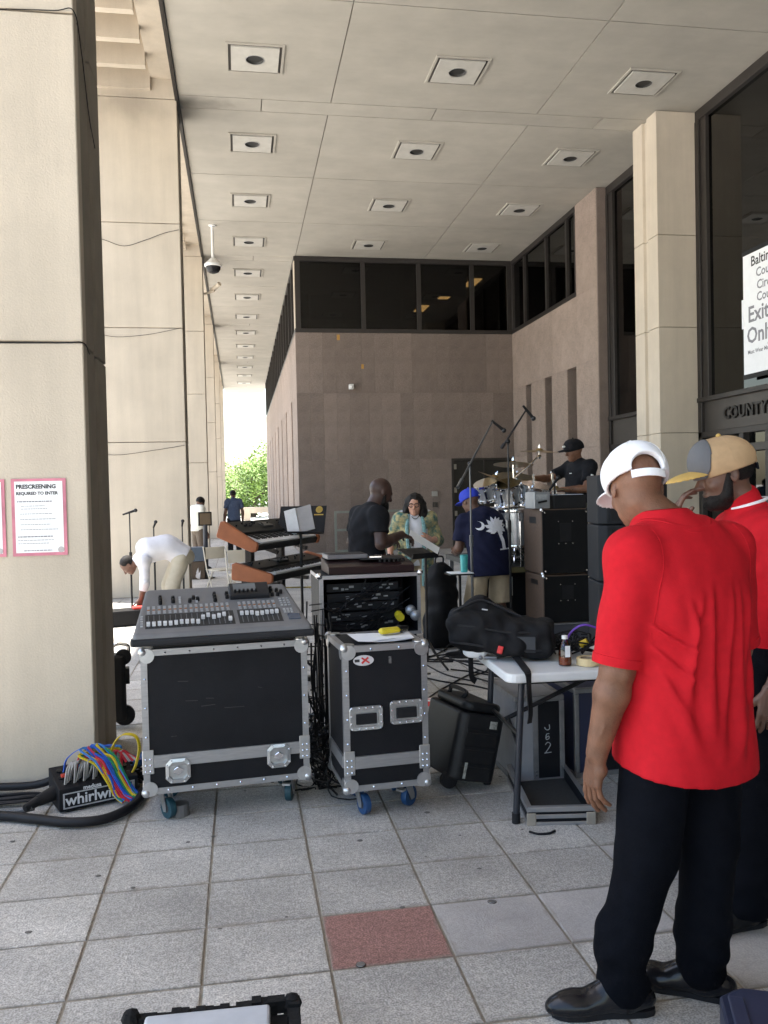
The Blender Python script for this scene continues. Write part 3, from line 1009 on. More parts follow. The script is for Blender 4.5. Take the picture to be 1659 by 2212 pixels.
def unit(v):
    v = np.array(v, float)
    return v / np.linalg.norm(v)
def frame_of(fwd, upv=(0, 0, 1)):
    """rows: right, forward, up"""
    f = unit(fwd); r = unit(np.cross(f, upv)); u = np.cross(r, f)
    return np.array([r, f, u])
def head(S, c, fwd, sc=1.0, A=None, jaw=1.0):
    A = frame_of(fwd) if A is None else A
    P = lambda x, y, z: np.array(c) + sc * (A[0] * x + A[1] * y + A[2] * z)
    e = lambda p, r, k=0.02, neg=False: S.ell(P(*p), [q * sc for q in r], k * sc, A, neg)
    e((0, -0.012, 0.028), (0.076, 0.096, 0.090))             # cranium
    e((0, 0.028, -0.015), (0.064, 0.066, 0.085), 0.03)        # face
    e((0, 0.035, -0.075), (0.047 * jaw, 0.050, 0.040), 0.03)  # jaw
    e((0, 0.070, -0.098), (0.022, 0.018, 0.016), 0.02)        # chin
    for sx in (-1, 1):
        e((sx * 0.031, 0.092, 0.000), (0.017, 0.014, 0.011), 0.012, True)   # eye socket
        e((sx * 0.031, 0.078, -0.001), (0.012, 0.012, 0.010), 0.004)        # eyeball
        e((sx * 0.030, 0.084, 0.018), (0.022, 0.010, 0.007), 0.010)         # brow
        e((sx * 0.042, 0.068, -0.030), (0.018, 0.018, 0.016), 0.020)        # cheek
        S.ell(P(sx * 0.077, -0.005, -0.005), (0.007 * sc, 0.020 * sc, 0.032 * sc), 0.006, A)   # ear
        S.ell(P(sx * 0.081, 0.000, 0.002), (0.004 * sc, 0.010 * sc, 0.017 * sc), 0.003, A, True)
    S.caps(P(0, 0.090, 0.010), P(0, 0.112, -0.030), 0.008 * sc, 0.014 * sc, 0.010 * sc)        # nose
    e((0, 0.103, -0.034), (0.019, 0.012, 0.009), 0.008)
    e((0, 0.090, -0.062), (0.024, 0.010, 0.007), 0.007)       # lips
    e((0, 0.087, -0.073), (0.021, 0.010, 0.007), 0.007)
    return P, A
def hand(S, w, d, n, t, sc=1.0, curl=(0.25, 0.3, 0.35, 0.4), spread=0.06, thumb=0.35):
    """w wrist, d towards the fingers, n out of the palm, t towards the thumb"""
    w = np.array(w, float); d = unit(d)
    t = unit(np.array(t) - d * (np.array(t) @ d)); n0 = np.cross(d, t)
    n = n0 if n0 @ np.array(n) > 0 else -n0
    offs = (0.031, 0.0105, -0.0105, -0.030)
    lens = ((0.043, 0.026, 0.022), (0.048, 0.030, 0.023), (0.043, 0.028, 0.022), (0.034, 0.021, 0.019))
    kn = []
    for o, L in zip(offs, (0.088, 0.091, 0.087, 0.079)):
        p = w + sc * (d * L + t * o - n * 0.003)
        kn.append(p)
        S.caps(w + sc * (t * o * 0.55), p, 0.0165 * sc, 0.0115 * sc, 0.010 * sc)
    S.ell(w + sc * (d * 0.035 + t * 0.022 + n * 0.010), (0.020 * sc,) * 3, 0.012 * sc)
    S.ell(w + sc * (d * 0.040 - t * 0.024 + n * 0.006), (0.017 * sc,) * 3, 0.012 * sc)
    for i in range(4):
        p = kn[i]; a = 0.0
        dd = unit(d + t * offs[i] / 0.03 * spread)
        r = (0.0098, 0.0102, 0.0097, 0.0085)[i] * sc
        for j, L in enumerate(lens[i]):
            a += curl[i] * (0.8, 1.2, 0.8)[j]
            v = dd * math.cos(a) + n * math.sin(a)
            p2 = p + v * L * sc
            S.caps(p, p2, r, r * 0.90, 0.0045 * sc)
            p = p2; r *= 0.90
    p = w + sc * (d * 0.022 + t * 0.022 + n * 0.004)
    v = unit(d * 0.75 + t * 0.62 + n * 0.30)
    for j, L in enumerate((0.043, 0.034, 0.027)):
        p2 = p + v * L * sc
        r = (0.0150, 0.0115, 0.0102)[j] * sc
        S.caps(p, p2, r, r * 0.9, 0.008 * sc if j == 0 else 0.004 * sc)
        p = p2; v = unit(v + d * thumb + n * 0.15)
M_SK1 = mat('brown_skin', (0.185, 0.085, 0.048), 0.50, var=0.30, scale=11, bump=0.22, bscale=190, spec=0.45)
M_SK2 = mat('dark_brown_skin', (0.125, 0.062, 0.040), 0.50, var=0.16, scale=14, bump=0.08, bscale=140)
M_SK3 = mat('deep_brown_skin', (0.060, 0.030, 0.022), 0.45, var=0.15, scale=14)
M_SK4 = mat('light_tan_skin', (0.46, 0.24, 0.16), 0.5, var=0.12, scale=14)
M_HAIR = mat('black_hair', (0.012, 0.010, 0.009), 0.6, var=0.4, scale=40, bump=0.5, bscale=180)

def joints(**kw):
    """a standing figure of 1.75 m facing +y; every joint can be moved"""
    J = dict(hipL=(-0.095, 0, 0.93), hipR=(0.095, 0, 0.93), kneeL=(-0.11, 0.02, 0.50), kneeR=(0.11, 0.02, 0.50),
             ankL=(-0.12, -0.02, 0.09), ankR=(0.12, -0.02, 0.09), toeL=(-0.15, 0.18, 0.03), toeR=(0.15, 0.18, 0.03),
             pelvis=(0, -0.01, 0.97), waist=(0, 0, 1.10), chest=(0, 0, 1.31), neck=(0, -0.015, 1.49), head=(0, 0.03, 1.635),
             shL=(-0.185, -0.01, 1.43), shR=(0.185, -0.01, 1.43), elL=(-0.25, -0.03, 1.15), elR=(0.25, -0.03, 1.15),
             wrL=(-0.27, 0.04, 0.90), wrR=(0.27, 0.04, 0.90), look=(0, 1, 0), face=(0, 1, 0))
    J.update(kw)
    return {k: np.array(v, float) for k, v in J.items()}
def bbox(J, pad):
    P = np.array([v for k, v in J.items() if k not in ('look', 'face')])
    return P.min(0) - pad, P.max(0) + pad
def body(t, J, skin, h=0.010, bulk=1.0, hands=None, hsc=1.0, legs=True, name='body', relax=1, extra=None, armk=1.0, jaw=1.0):
    lo, hi = bbox(J, 0.24)
    lo[2] = max(lo[2], 0.02)
    S = SDF(lo, hi, h)
    f = J['face']
    S.caps(J['pelvis'], J['waist'], 0.125 * bulk, 0.12 * bulk, 0.03, f, 1.35)
    S.caps(J['waist'], J['chest'], 0.12 * bulk, 0.135 * bulk, 0.03, f, 1.4)
    S.caps(J['chest'], J['neck'], 0.12 * bulk, 0.055, 0.05, f, 1.2)
    S.caps(J['shL'], J['shR'], 0.055, 0.055, 0.05)
    A = frame_of(J['look'])
    S.caps(J['neck'], J['head'] - A[2] * 0.045 - A[1] * 0.015, 0.064, 0.057, 0.03)
    head(S, J['head'], J['look'], hsc, jaw=jaw)
    for q in 'LR':
        a, b, c = J['sh' + q], J['el' + q], J['wr' + q]
        S.caps(a, b, 0.052 * armk, 0.042 * armk, 0.03)
        m = b + (c - b) * 0.28
        S.caps(b, m, 0.041 * armk, 0.044 * armk, 0.02)
        S.caps(m, c, 0.044 * armk, 0.028 * armk, 0.02)
        if legs:
            S.caps(J['hip' + q], J['knee' + q], 0.085 * bulk, 0.055, 0.03)
            m = J['knee' + q] * 0.7 + J['ank' + q] * 0.3
            S.caps(J['knee' + q], m, 0.055, 0.056, 0.02)
            S.caps(m, J['ank' + q], 0.056, 0.036, 0.02)
            S.caps(J['ank' + q] - np.array([0, 0, 0.03]), J['toe' + q], 0.032, 0.022, 0.02)
    for q in 'LR':
        hd = (hands or {}).get(q)
        sgn = -1 if q == 'L' else 1
        c = J['wr' + q]; d = unit(c - J['el' + q])
        if hd is None:
            hd = dict(d=d, n=(-sgn, 0, 0), t=f)
        hand(S, c, **hd)
    if extra: extra(S)
    return S.mesh(name, skin, t, relax)
def shirt(t, J, m, h=0.010, bulk=1.0, sleeve=0.6, hem=0.80, name='shirt', belly=0.0, wr=0.004, loose=0.02, flare=1.0, collar=False, relax=1, seed=0.0, armw=1.0):
    lo, hi = bbox({k: v for k, v in J.items() if k[:2] not in ('an', 'to', 'kn', 'he')}, 0.22)
    S = SDF(lo, hi, h)
    f = J['face']
    dn = J['pelvis'] - J['waist']
    bot = J['pelvis'] + dn * 1.4
    for q in 'LR':
        a, b, c = J['sh' + q], J['el' + q], J['wr' + q]
        if sleeve <= 1:
            v = unit(b - a); e = a + (b - a) * sleeve
            S.caps(a, e + v * 0.03, 0.076 * armw, 0.074 * armw, 0.035)
        else:
            v = unit(c - b); e = b + (c - b) * (sleeve - 1)
            S.caps(a, b, 0.074 * armw, 0.060 * armw, 0.035)
            S.caps(b, e + v * 0.03, 0.060 * armw, 0.046 * armw, 0.02)
        X, Y, Z = S.grid()
        dd = (X - e[0]) * v[0] + (Y - e[1]) * v[1] + (Z - e[2]) * v[2]
        rr2 = (X - e[0]) ** 2 + (Y - e[1]) ** 2 + (Z - e[2]) ** 2
        S.S = np.where(rr2 < 0.13 ** 2, np.maximum(S.S, dd.astype(np.float32)), S.S)
    S.caps(bot, J['waist'], (0.165 + loose) * bulk * flare, (0.155 + loose) * bulk, 0.03, f, 1.30)
    S.caps(J['waist'], J['chest'], (0.155 + loose) * bulk, (0.168 + loose) * bulk, 0.03, f, 1.32)
    S.caps(J['shL'] * .82 + J['neck'] * .18, J['shR'] * .82 + J['neck'] * .18, 0.082, 0.082, 0.05)
    S.caps(J['chest'], J['neck'] - np.array([0, 0, 0.03]), 0.13 * bulk, 0.075, 0.05, f, 1.15)
    if belly:
        S.ell(J['waist'] + f * 0.06, (0.16 * bulk, 0.10 + belly, 0.17), 0.08)
    S.caps(J['neck'] - np.array([0, 0, 0.02]), J['neck'] + (J['head'] - J['neck']) * (0.28 if collar else 0.08), 0.078, 0.072, 0.02)
    if wr:
        def w(X, Y, Z):
            g = np.sin(X * 41 + 6 * np.sin(Z * 7 + seed) + seed) * np.sin(Z * 17 + X * 11 - Y * 9 + seed * 2)
            g2 = np.sin((X * 0.9 + Z * 0.5 + Y * .4) * 70 + 5 * np.sin(Z * 9 + seed))
            return wr * g + wr * 0.45 * g2 * np.clip(np.sin(Z * 6 + X * 8 + seed), 0, 1)
        S.disp(w)
    nd = unit(dn)
    X, Y, Z = S.grid()
    p = J['pelvis'] + nd * hem
    dd = (X - p[0]) * nd[0] + (Y - p[1]) * nd[1] + (Z - p[2]) * nd[2]
    rr2 = (X - p[0]) ** 2 + (Y - p[1]) ** 2 + (Z - p[2]) ** 2
    S.S = np.where(rr2 < 0.31 ** 2, np.maximum(S.S, dd.astype(np.float32)), S.S)
    return S.mesh(name, m, t, relax)
def trousers(t, J, m, h=0.010, bulk=1.0, end=None, name='trousers', wr=0.004, r=(0.105, 0.085, 0.075), relax=1, seed=0.0, top=0.06):
    """end: None = to the ankle, else fraction of thigh+shin (0..2)"""
    lo, hi = bbox({k: v for k, v in J.items() if k[:2] in ('hi', 'kn', 'an', 'pe', 'wa')}, 0.22)
    S = SDF(lo, hi, h)
    f = J['face']
    S.caps(J['pelvis'] - (J['pelvis'] - J['waist']) * 0.5, J['pelvis'], 0.145 * bulk, 0.150 * bulk, 0.04, f, 1.25)
    for q in 'LR':
        a, b, c = J['hip' + q], J['knee' + q], J['ank' + q]
        e1 = min(1.0, end if end is not None else 2.0)
        S.caps(a, a + (b - a) * e1, r[0] * bulk, (r[0] + (r[1] - r[0]) * e1) * bulk, 0.035)
        if end is None or end > 1:
            e2 = 1.0 if end is None else end - 1
            S.caps(b, b + (c - b) * e2, r[1] * bulk, (r[1] + (r[2] - r[1]) * e2) * bulk, 0.02)
    if wr:
        S.disp(lambda X, Y, Z: wr * np.sin(Z * 26 + 5 * np.sin(X * 14 + seed) + Y * 12) * np.sin(X * 17 + Z * 5 + seed) + 0.6 * wr * np.sin(Z * 60 + X * 25) * np.clip(0.6 - Z, 0, 1) * 2)
    for q in 'LR':
        a, b, c = J['hip' + q], J['knee' + q], J['ank' + q]
        if end is not None:
            v, e = (unit(b - a), a + (b - a) * end) if end <= 1 else (unit(c - b), b + (c - b) * (end - 1))
        else:
            v, e = unit(c - b), c + unit(c - b) * 0.045
        X, Y, Z = S.grid()
        dd = (X - e[0]) * v[0] + (Y - e[1]) * v[1] + (Z - e[2]) * v[2]
        rr2 = (X - e[0]) ** 2 + (Y - e[1]) ** 2 + (Z - e[2]) ** 2
        S.S = np.where(rr2 < 0.15 ** 2, np.maximum(S.S, dd.astype(np.float32)), S.S)
    return S.mesh(name, m, t, relax)
def shoe(t, ank, toe, m, h=0.006, sc=1.0, name='shoe', sole=None):
    ank = np.array(ank, float); toe = np.array(toe, float)
    d = unit([toe[0] - ank[0], toe[1] - ank[1], 0])
    base = np.array([ank[0], ank[1], 0])
    heel = base - d * 0.055
    tip = base + d * (0.205 * sc)
    lo = np.minimum(heel, tip) - 0.09; hi = np.maximum(heel, tip) + 0.09
    lo[2] = 0.0; hi[2] = 0.17
    S = SDF(lo, hi, h)
    S.caps(heel + (0, 0, 0.045), tip - d * 0.05 + np.array([0, 0, 0.032]), 0.040, 0.046, 0.02, (0, 0, 1), 1.3)
    S.caps(tip - d * 0.07 + np.array([0, 0, 0.034]), tip + np.array([0, 0, 0.026]), 0.046, 0.036, 0.02, (0, 0, 1), 1.3)
    S.caps(base + (0, 0, 0.05), base + (0, 0, 0.13), 0.045, 0.044, 0.03)
    S.caps(base + d * 0.085 + np.array([0, 0, 0.058]), base + (0, 0, 0.105), 0.036, 0.042, 0.03)
    S.caps(tip - d * 0.05 + np.array([0, 0, 0.040]), tip - d * 0.02 + np.array([0, 0, 0.034]), 0.034, 0.032, 0.02)
    S.cut((0, 0, 0.012), (0, 0, -1))
    o = S.mesh(name, m, t)
    b = MB()
    n = np.array([-d[1], d[0], 0])
    prof = [(-0.086, 0.012), (-0.078, 0.026), (-0.05, 0.036), (0.0, 0.036), (0.06, 0.034), (0.13, 0.044), (0.18, 0.041), (0.205, 0.030), (0.222, 0.012)]
    pts = [(base + d * a * sc + n * w)[:2] for a, w in prof] + [(base + d * a * sc - n * w)[:2] for a, w in prof[::-1][1:]]
    b.prism([tuple(p) for p in pts], 0.001, 0.020)
    b.build('sole', M_RUBBER, o)
    return o
def cap(t, c, fwd, m, brim_m=None, back_open=True, h=0.005, sc=1.0, front_m=None, button=None, tilt=0.0, strap_m=None):
    """baseball cap around a head centred at c"""
    A = frame_of(fwd)
    P = lambda x, y, z: np.array(c) + sc * (A[0] * x + A[1] * y + A[2] * z)
    lo, hi = np.array(c) - 0.24 * sc, np.array(c) + 0.24 * sc
    S = SDF(lo, hi, h)
    S.ell(P(0, -0.010, 0.036), (0.090 * sc, 0.112 * sc, 0.098 * sc), 0.005, A)
    S.ell(P(0, 0.045, 0.055), (0.078 * sc, 0.062 * sc, 0.075 * sc), 0.03, A)
    S.ell(P(0, -0.008, 0.020), (0.078 * sc, 0.097 * sc, 0.096 * sc), 0.003, A, True)
    # opening at the back
    if back_open:
        S.ell(P(0, -0.115, 0.026), (0.046 * sc, 0.050 * sc, 0.040 * sc), 0.004, A, True)
    nrm = -(A[2] * 1.0 + A[1] * 0.10)
    S.cut(P(0, 0, 0.008), nrm)
    o = S.mesh('cap', m, t)
    B = SDF(lo, hi + 0.1, h)
    B.ell(P(0, 0.120, 0.006), (0.078 * sc, 0.095 * sc, 0.030 * sc), 0.002, A)
    B.ell(P(0, 0.120, -0.006), (0.090 * sc, 0.112 * sc, 0.030 * sc), 0.002, A, True)
    B.cut(P(0, 0.070, 0.0), -A[1])
    bo = B.mesh('brim', brim_m or m, o)
    if back_open:
        b = MB()
        pts = []
        for k in range(9):
            a = R(-90 - 34 + 68 * k / 8)
            pts.append((a,))
        prev = None
        vs, fs = [], []
        for k, (a,) in enumerate(pts):
            for r_, z in ((1.0, -0.008), (1.0, 0.014), (1.045, 0.014), (1.045, -0.008)):
                vs.append(tuple(P(0.083 * r_ * math.cos(a), -0.010 + 0.104 * r_ * math.sin(a), z)))
        for k in range(8):
            for q in range(4):
                fs.append((k * 4 + q, k * 4 + (q + 1) % 4, k * 4 + 4 + (q + 1) % 4, k * 4 + 4 + q))
        b.add(vs, fs)
        b.build('strap', strap_m or m, o)
    if h < 0.0052:                                        # stitched panel seams and eyelets on the near caps
        from mathutils.bvhtree import BVHTree
        bv = BVHTree.FromPolygons([v.co.copy() for v in o.data.vertices], [tuple(p.vertices) for p in o.data.polygons])
        c0 = Vector(P(0, -0.008, 0.03))
        for q in range(6):
            az = R(30 + 60 * q)
            pts = []
            for k in range(14):
                el = R(88 - 84 * k / 13)
                dv = Vector(A[0]) * (math.cos(el) * math.sin(az)) + Vector(A[1]) * (math.cos(el) * math.cos(az)) + Vector(A[2]) * math.sin(el)
                hit = bv.ray_cast(c0 + dv * 0.3, -dv)
                if hit[0] is None or (hit[0] - c0).dot(dv) < 0.075 * sc: break
                pts.append(hit[0] + dv * 0.0004)
            if len(pts) > 3:
                sb = MB(); sb.tube(pts, 0.0013, 5); sb.build('seam', m, o, smooth=True)
    bb = MB(); bb.ball(tuple(P(0, -0.008, 0.136)), 0.010 * sc, 8)
    bb.build('button', button or m, o, smooth=True)
    return o
# ================================================================== the two men in red shirts
M_RED = mat('red_polo_knit', (0.50, 0.010, 0.018), 0.8, var=0.08, scale=30, bump=0.15, bscale=500, spec=0.15)
M_NAVYTR = mat('black_navy_trousers', (0.0034, 0.0040, 0.0065), 0.85, var=0.2, scale=25, bump=0.3, bscale=220, spec=0.08)
M_SHOE = mat('polished_black_leather', (0.010, 0.010, 0.012), 0.25, var=0.1, spec=0.5, coat=0.25, bump=0.05, bscale=60)
M_CAPW = mat('white_cap_cloth', (0.84, 0.84, 0.86), 0.75, var=0.03, scale=20)
M_CAPT = mat('tan_cap_cloth', (0.46, 0.30, 0.16), 0.8, var=0.10, scale=20)
M_CAPY = mat('yellow_cap_brim', (0.52, 0.33, 0.09), 0.8, var=0.08)

t = thing('person', 'man in red polo shirt and white cap seen from behind, arm hanging', 'person', (1.36, 2.47, 0), 20)
J = joints(hipL=(-0.105, 0.0, 0.90), hipR=(0.095, 0.0, 0.90), kneeL=(-0.165, 0.01, 0.48), kneeR=(0.08, -0.02, 0.48),
           ankL=(-0.232, 0.04, 0.09), ankR=(0.045, -0.03, 0.09), toeL=(-0.44, 0.15, 0.03), toeR=(-0.09, 0.15, 0.03),
           pelvis=(0, 0, 0.95), waist=(0, 0.01, 1.10), chest=(0, 0.0, 1.30), neck=(-0.025, 0.035, 1.495), head=(-0.085, 0.105, 1.615),
           shL=(-0.208, 0.0, 1.405), shR=(0.208, 0.0, 1.405), elL=(-0.262, 0.02, 1.07), elR=(0.285, 0.03, 1.075),
           wrL=(-0.285, 0.09, 0.80), wrR=(0.31, 0.12, 0.84), look=(0.47, 1, -0.42))
def veins(S):
    e, w = J['elL'], J['wrL']
    S.ell(e + np.array([-0.012, -0.036, -0.012]), (0.016, 0.014, 0.02), 0.012)
    for ph, off in ((0.0, -0.02), (2.0, 0.012)):
        pts = [e + (w - e) * (0.25 + 0.7 * k / 9) + np.array([-0.034 + 0.008 * (k / 9), off + 0.010 * math.sin(k * 0.9 + ph), 0]) for k in range(10)]
        for p, q in zip(pts[:-1], pts[1:]):
            S.caps(p, q, 0.0045, 0.0045, 0.005)
body(t, J, M_SK1, h=0.0045, bulk=1.0, relax=1, armk=1.2, extra=veins, legs=False,
     hands=dict(L=dict(d=(0.02, 0.20, -0.98), n=(0.85, -0.35, 0), t=(0.25, 0.95, 0.1), curl=(0.16, 0.24, 0.30, 0.36), spread=0.12, thumb=0.5, sc=1.13),
                R=dict(d=(0.0, 0.2, -0.98), n=(-0.9, 0, 0), t=(0, 1, 0))))
# polo shirt: loose loft with long drape folds
S = SDF((-0.42, -0.32, 0.62), (0.42, 0.34, 1.60), 0.0055)
for q in 'LR':
    v = unit(J['el' + q] - J['sh' + q]); e = J['el' + q] + np.array([0, 0, 0.015])
    S.caps(J['sh' + q], e + v * 0.04, 0.080, 0.074, 0.035)
    X, Y, Z = S.grid()
    dd = (X - e[0]) * v[0] + (Y - e[1]) * v[1] + (Z - e[2]) * v[2]
    near = ((X - e[0]) ** 2 + (Y - e[1]) ** 2 + (Z - e[2]) ** 2) < 0.13 ** 2
    S.S = np.where(near, np.maximum(S.S, dd.astype(np.float32)), S.S)
S.loft([(0.60, 0, 0.0, 0.240, 0.185), (0.75, 0, 0.0, 0.238, 0.182), (0.95, 0, 0.005, 0.226, 0.168), (1.10, 0, 0.005, 0.218, 0.160),
        (1.27, 0, 0.0, 0.236, 0.160), (1.385, 0, 0.0, 0.218, 0.140), (1.45, 0, 0.0, 0.150, 0.110), (1.485, -0.01, 0.01, 0.09, 0.075)], 0.03, 2.4)
S.caps((-0.19, 0.0, 1.408), (0.19, 0.0, 1.408), 0.080, 0.080, 0.07)
S.caps((-0.09, 0.005, 1.450), (0.06, 0.005, 1.450), 0.074, 0.074, 0.05)
FOLDS = [(-.14, 1.29, -.115, 1.02, .012, .009), (-.085, 1.31, -.130, .90, .014, .010), (-.03, 1.34, -.095, .82, .017, .012), (.025, 1.34, -.03, .78, .016, .012),
         (.075, 1.33, .035, .76, .018, .012), (.125, 1.31, .105, .84, .015, .011), (.165, 1.27, .165, .90, .017, .009), (.16, .98, .03, .78, .024, .005),
         (-.19, 1.10, -.14, .82, .018, .008), (-.21, 1.22, -.12, 1.12, .012, .008), (-.21, 1.17, -.13, 1.03, .013, .007), (.20, 1.18, .15, 1.02, .013, .007)]
def drape(X, Y, Z):
    back = np.clip((0.06 - Y) / 0.08, 0, 1)
    out = np.zeros(np.broadcast(X, Y, Z).shape, np.float32)
    for (xt, zt, xb, zb, wd, am) in FOLDS:
        tt = (zt - Z) / (zt - zb)
        bump = np.clip(tt, 0, 1) * np.clip(1 - tt, 0, 1)
        bump = np.clip(bump * 5.0, 0, 1)
        xl = xt + (xb - xt) * tt + 0.018 * np.sin(tt * 3.1 + xt * 40) * (1 if xt < .05 else -1)
        u = (X - xl) / (wd * (0.8 + 0.7 * np.clip(tt, 0, 1)))
        out = out + am * bump * (np.exp(-u * u) - 0.75 * np.exp(-(u - 1.5) ** 2)) * back
    fine = np.sin(X * 55 + Z * 28 + 4 * np.sin(Y * 20)) * 0.0010
    slv = np.exp(-((np.abs(X) - 0.27) / 0.05) ** 2) * (np.sin(Z * 34 + Y * 22) * 0.0022 + np.sin(Z * 21 - Y * 40 + 1.0) * 0.002)
    return -out * 0.95 + fine + slv
S.disp(drape)
X, Y, Z = S.grid()
hemz = 0.750 - 0.030 * np.cos(np.arctan2(X, -Y)) - 0.03 * X
keep = np.abs(X) < 0.40
S.S = np.where((Z < 1.0) & keep, np.maximum(S.S, (hemz - Z).astype(np.float32)), S.S)
sh = S.mesh('polo_shirt', M_RED, t, 1)
# collar: a standing band folded over onto the shirt
from mathutils.bvhtree import BVHTree
bvs = BVHTree.FromPolygons([v.co.copy() for v in sh.data.vertices], [tuple(p.vertices) for p in sh.data.polygons])
cN, cT = Vector((-0.024, 0.026, 1.480)), Vector((-0.042, 0.052, 1.542))
rings = [[] for _ in range(6)]
NC = 40
for k in range(NC):
    a = 2 * math.pi * k / NC
    d = Vector((math.cos(a), math.sin(a), 0))
    hi = 0.010 * -math.sin(a)
    A_, B_ = cN + d * 0.080, cT + d * 0.080 + Vector((0, 0, hi))
    C_ = cT + d * 0.087 + Vector((0, 0, hi + .001))
    D_ = cT.lerp(cN, .45) + d * 0.104 + Vector((0, 0, hi * .6))
    p = cN + d * 0.128
    hit = bvs.ray_cast(Vector((p.x, p.y, 1.7)), Vector((0, 0, -1)))
    z = hit[0].z if hit[0] is not None else 1.44
    E_ = Vector((p.x, p.y, max(z, 1.40) + 0.0065)); F_ = cN + d * 0.122; F_.z = E_.z - 0.006
    for r_, v in zip(rings, (A_, B_, C_, D_, E_, F_)): r_.append(tuple(v))
b = MB()
vs = [v for r_ in rings for v in r_]
fs = [(q * NC + k, q * NC + (k + 1) % NC, (q + 1) * NC + (k + 1) % NC, (q + 1) * NC + k) for q in range(5) for k in range(NC)]
b.add(vs, fs)
co = b.build('collar', M_RED, sh, smooth=True)
ss = co.modifiers.new('sub', 'SUBSURF'); ss.levels = 1; ss.render_levels = 1
# armhole seams
for sx, q in ((-1, 'L'), (1, 'R')):
    c0 = Vector((sx * 0.200, 0.0, 1.33))
    pts = []
    for k in range(26):
        a = R(-75 + 330 * k / 25) if sx > 0 else R(-75 + 330 * k / 25)
        dv = Vector((-sx * 0.12 * math.sin(a), -math.cos(a) * 0.9, math.sin(a))).normalized()
        hit = bvs.ray_cast(c0 + dv * 0.5, -dv)
        if hit[0] is not None and (hit[0] - c0).length < 0.20: pts.append(hit[0])
    if len(pts) > 6:
        b = MB(); b.tube(pts, 0.0022, 5); b.build('armhole_seam', M_RED, sh, smooth=True)
for q in 'LR':                                         # ribbed sleeve bands
    v = unit(J['el' + q] - J['sh' + q]); e = J['el' + q] + np.array([0, 0, 0.015])
    b = MB()
    M = Matrix.Translation(e) @ Vector(-v).to_track_quat('Z', 'Y').to_matrix().to_4x4()
    b.lathe([(0.070, 0.0), (0.0765, -0.001), (0.0775, 0.012), (0.0775, 0.026), (0.070, 0.028)], 36, M)
    b.build('sleeve_band', M_RED, sh, smooth=True)
# trousers with breaks over the shoes
S = SDF((-0.42, -0.30, 0.0), (0.36, 0.32, 1.02), 0.0065)
S.loft([(0.80, 0, 0, 0.190, 0.140), (0.90, 0, 0, 0.185, 0.135), (1.0, 0, 0, 0.165, 0.12)], 0.05, 2.3)
for q, sx in (('L', -1), ('R', 1)):
    h_, k_, a_ = J['hip' + q], J['knee' + q], J['ank' + q]
    S.caps(h_, k_, 0.110, 0.094, 0.03)
    S.caps(k_, a_ + np.array([0, 0.004, 0.12]), 0.092, 0.078, 0.02)
    S.caps(a_ + np.array([0, 0.010, 0.16]), a_ + np.array([0, 0.012, 0.0]), 0.080, 0.080, 0.02)
def tr_w(X, Y, Z):
    low = np.clip((0.42 - Z) / 0.3, 0, 1)
    br = np.exp(-((Z - 0.16) / 0.10) ** 2)
    return -(0.0075 * br * np.sin(Z * 62 + X * 20 + 3 * np.sin(Y * 22)) * (0.6 + 0.4 * np.sin(X * 30)) + 0.004 * np.sin(X * 24 + Z * 8 + Y * 16) * (1 - low) + 0.004 * low * np.sin(X * 20 - Z * 26 + Y * 10))
S.disp(tr_w)
X, Y, Z = S.grid()
S.S = np.maximum(S.S, (0.035 + 0.10 * np.clip(Y, -0.1, 0.12) - Z).astype(np.float32))
S.mesh('trousers', M_NAVYTR, t, 1)
for q in 'LR':
    shoe(t, J['ank' + q], J['toe' + q], M_SHOE, sc=1.04)
cap(t, J['head'], J['look'], M_CAPW, sc=1.10, h=0.0045, brim_m=M_CAPW)

# second man, in profile behind him
t = thing('person', 'bearded man in red shirt and tan cap with yellow brim, hand at face', 'person', (1.915, 3.0, 0), 80)
J = joints(hipL=(-0.11, 0.0, 0.93), hipR=(0.11, 0.0, 0.93), kneeL=(-0.17, 0.06, 0.50), kneeR=(0.16, 0.04, 0.50), ankL=(-0.20, 0.10, 0.09), ankR=(0.18, -0.05, 0.09),
           toeL=(-0.26, 0.30, 0.03), toeR=(0.18, 0.2, 0.03), pelvis=(0, -0.02, 0.98), waist=(0, -0.02, 1.12), chest=(0, -0.04, 1.33), neck=(0, -0.02, 1.505), head=(0, 0.075, 1.66),
           shL=(-0.20, -0.03, 1.42), shR=(0.20, -0.03, 1.42), elL=(-0.27, -0.10, 1.12), elR=(0.24, 0.13, 1.20), wrL=(-0.26, 0.02, 0.88), wrR=(0.055, 0.255, 1.455), look=(0.0, 1, -0.22))
body(t, J, M_SK2, h=0.0055, bulk=1.0, legs=False, relax=1, jaw=1.1,
     hands=dict(R=dict(d=(-0.25, -0.12, 0.96), n=(-0.4, -0.9, 0), t=(-0.8, 0.1, 0.1), curl=(0.30, 0.42, 0.5, 0.55), thumb=0.3),
                L=dict(d=(0, 0.15, -0.98), n=(1, 0, 0), t=(0, 1, 0))))
shirt(t, J, M_RED, h=0.008, bulk=1.08, sleeve=0.80, hem=0.10, name='polo_shirt', wr=0.004, loose=0.025, collar=True, seed=1.3, relax=1)
A = frame_of(J['look'])
hc = J['head']
P = lambda x, y, z: hc + A[0] * x + A[1] * y + A[2] * z
S = SDF(hc - 0.2, hc + 0.2, 0.005)                      # beard
S.ell(P(0, 0.035, -0.085), (0.060, 0.058, 0.052), 0.02, A)
S.ell(P(0, 0.078, -0.098), (0.030, 0.026, 0.030), 0.02, A)
for sx in (-1, 1):
    S.caps(P(sx * 0.066, 0.012, 0.0), P(sx * 0.058, 0.03, -0.075), 0.014, 0.022, 0.012)
S.ell(P(0, 0.100, -0.030), (0.045, 0.040, 0.022), 0.01, A, True)
S.mesh('beard', M_HAIR, t)
